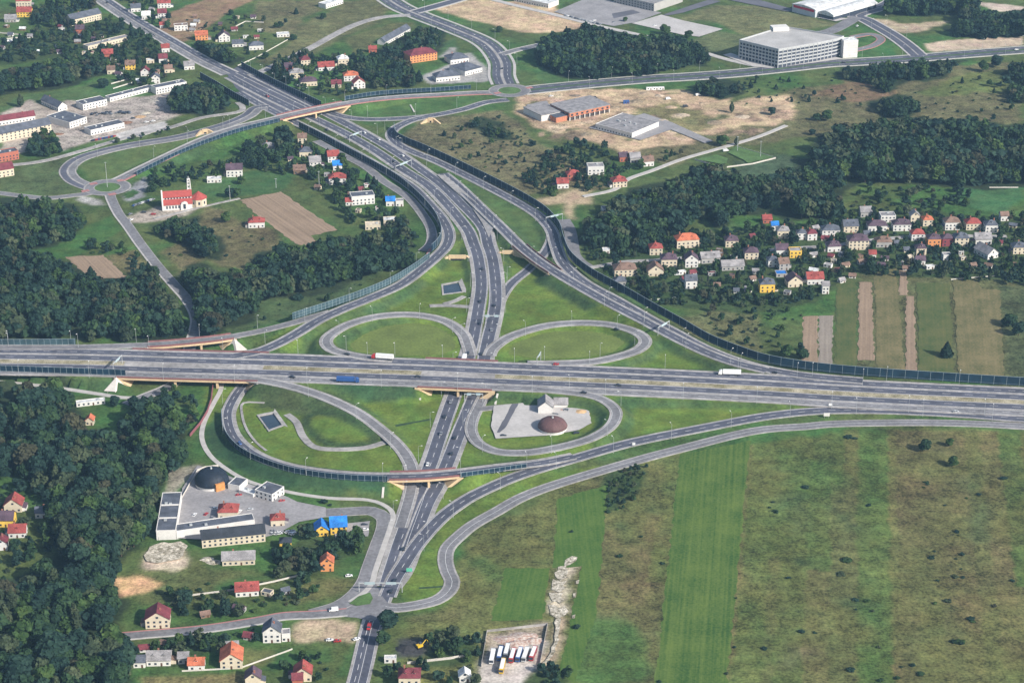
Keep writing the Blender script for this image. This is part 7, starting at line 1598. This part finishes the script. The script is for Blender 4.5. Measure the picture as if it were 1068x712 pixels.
CARS = [('car', 'red', 580, 380.5, 1, "dark red car at the end of the upper right loop"), ('car', 'dark', 645, 402.3, 0, "dark car on the near highway carriageway right of the bridge"), ('car', 'dark', 609, 410, 1, "dark car on the loop just leaving the highway"), ('car', 'silver', 997, 430, 0, "silver car on the slip road at the right edge"), ('car', 'dark', 808, 389.3, 1, "dark car where the northeast ramp meets the highway"),
 ('car', 'dark', 643, 344, 0, "dark car on the top of the upper right loop"), ('car', 'blue', 250, 463, 0, "dark blue car on the southwest curving ramp"), ('car', 'dark', 436, 393.5, 0, "dark car on the near highway carriageway left of the bridge"), ('car', 'dark', 305, 393.8, 0, "dark car behind the blue lorry on the highway"), ('car', 'dark', 362, 370, 1, "dark car leaving the upper left loop"),
 ('car', 'dark', 464, 435, 1, "dark car on the left motorway carriageway below the highway, middle of three"), ('car', 'grey', 470, 420, 1, "grey car on the left motorway carriageway closest to the highway bridge"), ('car', 'grey', 460, 453, 1, "grey car on the left motorway carriageway, lowest of three"), ('car', 'dark', 474.5, 457, 0, "dark car on the right motorway carriageway above the ramp bridge"), ('car', 'dark', 471, 473.5, 0, "dark car on the right motorway carriageway close to the ramp bridge"), ('car', 'white', 446, 485, 1, "white car on the left carriageway just above the ramp bridge"),
 ('car', 'dark', 438, 507, 1, "dark car emerging below the ramp bridge"), ('car', 'dark', 421, 573, 0, "dark car on the right carriageway near the ramp merge"), ('car', 'dark', 412, 606, 0, "dark car passing under the junction gantry, upper of two"), ('car', 'dark', 408, 617, 0, "dark car just below the junction gantry"), ('van', 'red', 385, 655, 1, "red van on the road just below the junction"), ('van', 'white', 348, 637, 0, "white and red van on the side road left of the junction"), ('car', 'dark', 501, 315, 1, "dark car on the left motorway lanes above the highway"), ('car', 'dark', 516, 319, 0, "dark car on the right motorway lanes above the highway"), ('car', 'dark', 501, 338, 1, "dark car on the left motorway lanes nearing the highway"), ('car', 'grey', 513, 345, 0, "grey car on the right motorway lanes nearing the highway"), ('car', 'dark', 488, 369, 1, "dark car about to go under the highway, left lanes"), ('car', 'dark', 502, 369.5, 0, "dark car just out from under the highway, right lanes"), ('car', 'dark', 503, 281, 1, "dark car beside the culvert on the motorway"),
 ('car', 'dark', 411, 169, 1, "dark car on the motorway below the villa gantry"), ('car', 'dark', 341, 136, 1, "dark car on the motorway just below the upper bridge"), ('car', 'white', 395, 146, 0, "white car on the motorway near the slip road"), ('car', 'white', 420, 163, 0, "white car on the right motorway lanes beside the barrier"), ('car', 'white', 380, 139, 0, "white car on the right motorway lanes by the upper bridge"), ('car', 'red', 279, 101, 1, "dark red car on the motorway above the upper bridge"), ('car', 'dark', 112, 3, 1, "dark car at the top of the town road"), ('car', 'white', 1060, 52.5, 0, "white car on the boulevard at the right edge"), ('car', 'dark', 880, 66, 0, "dark car on the boulevard below the tower slab"), ('car', 'dark', 524, 72, 0, "dark car on the boulevard above the right roundabout"), ('car', 'grey', 590, 428, 0, "grey car on the plaza edge"), ('car', 'white', 894, 28, 0, "white car at the bus loop")]
for k, c, u, v, fl, lab in CARS: on_road(k, c, u, v, lab, bool(fl))
def park(kind, c, u, v, rz, label, group=None):
    x, y, z = GT(u, v); vehicle(kind, c, x, y, max(z, 0)+.2, rz, label, group)
BUS = [('white', 513.5, 687, "white coach parked leftmost in the row of the lorry yard"), ('blue', 521.5, 684, "white and teal coach second from the left in the yard row"), ('grey', 528.5, 681, "grey coach third from the left in the yard row"), ('red', 534.5, 686, "red fronted coach in the middle of the yard row"), ('blue', 541.5, 685, "white and blue coach right of the red fronted one"), ('silver', 548, 685, "silver coach second from the right in the yard row"), ('red', 556, 684, "red and cream coach rightmost in the yard row")]
for k, (c, u, v, lab) in enumerate(BUS): park('bus', c, u, v, -PI/2-.10-.02*k, lab)
park('bus', 'yellow', 524, 697, -PI/2-.12, "yellow and white coach parked in front of the row in the yard")
for k, (c, u, v, rz, lab) in enumerate([('white', 203, 537.5, 1.3, "white car parked alone in the factory yard"), ('red', 215, 537, 1.2, "pale red car right of the white car in the factory yard"), ('white', 224.5, 531, .2, "white car at the left of the rust red roof"), ('white', 250, 534, 1.2, "white car at the right of the rust red roof"), ('silver', 261, 532, .3, "silver car between the two rust red roofs"), ('white', 258, 538, .4, "white car below the silver car in the yard"), ('grey', 222, 540, 1.2, "grey car beside the rust red roof"), ('red', 249, 517, .3, "red car under the white canopy"), ('red', 294, 523, .4, "red car beside the open fronted box hall"), ('dark', 380, 548, .1, "dark blue car on the concrete apron beside the yellow house"), ('white', 381, 553, .1, "white car below the dark one on the apron"), ('white', 364, 601, .2, "white car on the verge above the side road"), ('white', 344, 668, .1, "white car at the edge of the sandy lot"), ('red', 352, 669, .1, "red car beside the white one at the sandy lot"), ('white', 372, 667, .5, "white car on the lot access near the junction"),
   ('dark', 525, 455, 0, "dark car parked on the plaza's lower edge"), ('dark', 601, 452, .3, "dark car parked right of the salt store"), ('white', 706, 287, .2, "white car parked in the village gardens"), ('white', 704, 312, .2, "white car parked at the garden's lower wall"), ('white', 153, 128, .4, "white car at the yard's right end, left of two"), ('white', 160, 127, .4, "white car at the yard's right end, right of two"), ('dark', 139, 124, .4, "dark car parked among scrap in the yard"), ('white', 137, 230, 1, "white car parked by the roadside below the roundabout"), ('grey', 136, 224, 1, "grey car parked by the roadside below the roundabout"), ('red', 160, 224, .2, "red car parked in front of the church"), ('dark', 150, 222, .2, "dark car parked left of the church"), ('white', 683, 27.5, .3, "white car at the corner of the parking lot"), ('white', 620, 22, .3, "white car in the grey parking lot, left one"), ('grey', 640, 24, .3, "grey car in the grey parking lot"), ('white', 575, 101, .3, "white car beside the building site"), ('white', 757, 158, .3, "white box van on the fenced lot")]):
    park('van' if 'van' in lab else 'car', c, u, v, rz, lab)
for k in range(26):       # row of parked dark machines and cars in the yard
    u = random.uniform(96, 136); v = 119.5-(u-96)*.05+random.uniform(-1.5, 1.5)
    park('car', random.choice(['dark', 'dark', 'grey']), u, v, 1.2, "dark car in the packed row in the middle of the yard", "cars packed in the yard")
for k in range(14):
    u = 97+k*1.7; park('car', random.choice(['dark', 'dark', 'blue', 'red']), u, 147.2-(u-97)*.2, 1.0, "dark car in the row along the yard's lower edge", "cars along the yard's lower edge")
for k in range(15): park('car', random.choice(['dark', 'grey', 'blue', 'white']), 140+k*1.4, 215-k*.45, 1.0, "parked car in the row left of the church", "cars parked beside the church")
for k in range(22): 
    t = k/21; park('car', random.choice(['white', 'grey', 'silver', 'dark']), 590+t*36, 17+t*9+random.uniform(-.3, .3), .9, "parked car in the row along the grey parking lot", "cars along the parking lot")
for k in range(18): park('car', random.choice(['white', 'white', 'silver', 'grey']), 283+random.uniform(-2, 26)*1.0, 556+random.uniform(-2, 2), random.choice([.4, .9, 1.2]), "car in the pale parked cluster beside the east rust red roof", "cars parked beside the rust red roof")
for u, v, lab in ((674, 94, "row of white site cabins on the building site's upper edge"), (650, 108, "blue container on the building site")):
    x, y, z = GT(u, v); r = thing("site_cabin", lab, "site cabin", (x, y, 0), .1); cc = 'white' if 'white' in lab else 'blue'; n = 3 if cc == 'white' else 1
    for k in range(n):
        mb = MB(); mb.box(k*6.3-.0, k*6.3+6, -1.3, 1.3, 0, 2.8 if n > 1 else 3.2); cb = mb.obj("cabin", paint(cc), r)
        link("window", WINM, cb, (k*6.3+2, -1.32, 1), 0, (1.4, 1, 1.1)); link("door", DOORM, cb, (k*6.3+4.6, -1.32, .1), 0, (1, 1, 2))
for u, v, c, lab in ((620, 103, 'dark', "dark tipper lorry on the building site"), (697, 104, 'white', "white van on the building site"), (715, 112, 'dark', "dark van right of the building site"), (728, 100, 'white', "white van at the tree belt, left of the sand")):
    park('van', c, u, v, .4, lab)
# yellow digger
x, y, z = GT(438, 675); r = thing("excavator", "yellow excavator beside the black coal heap", "excavator", (x, y, 0), .6); Yl = paint('yellow')
for s in (-1, 1): mb = MB(); mb.extrude_y([(-1.9, .15), (1.9, .15), (2.2, .5), (1.9, .9), (-1.9, .9), (-2.2, .5)], s*1.2-.3, s*1.2+.3); mb.obj("track", M_tyre, r)
mb = MB(); mb.box(-2, 1.4, -1.3, 1.3, 1.0, 2.2); mb.obj("body", Yl, r); mb = MB(); mb.box(0, 1.4, .1, 1.2, 2.21, 3.3); mb.obj("cab", M_glass, r)
mb = MB(); mb.tube((1.2, -.3, 1.8), (4.2, -.3, 4.6), .35, .25, 6); mb.tube((4.2, -.3, 4.6), (6.0, -.3, 1.6), .25, .2, 6); bo = mb.obj("boom", Yl, r); mb = MB(); mb.extrude_y([(5.6, .6), (6.6, .5), (6.5, 1.7), (5.9, 1.8)], -1, .4); mb.obj("bucket", M_tyre, bo)

# ------------------------------------------------------------------ haze
hz = MB(); hz.box(-800, 800, -60, 2700, -3.5, 700); ho = hz.obj("haze", [])
hm = bpy.data.materials.new("haze"); hm.use_nodes = True; n = hm.node_tree; n.nodes.remove(n.nodes["Principled BSDF"])
pv = n.nodes.new("ShaderNodeVolumePrincipled"); pv.inputs["Color"].default_value = (.38, .65, 1.0, 1); pv.inputs["Density"].default_value = .000040; pv.inputs["Anisotropy"].default_value = .0
n.links.new(pv.outputs[0], n.nodes["Material Output"].inputs["Volume"]); ho.data.materials.append(hm); tag(ho, "pale blue haze over the whole landscape", "haze", None, "stuff")
scene.cycles.volume_bounces = 1
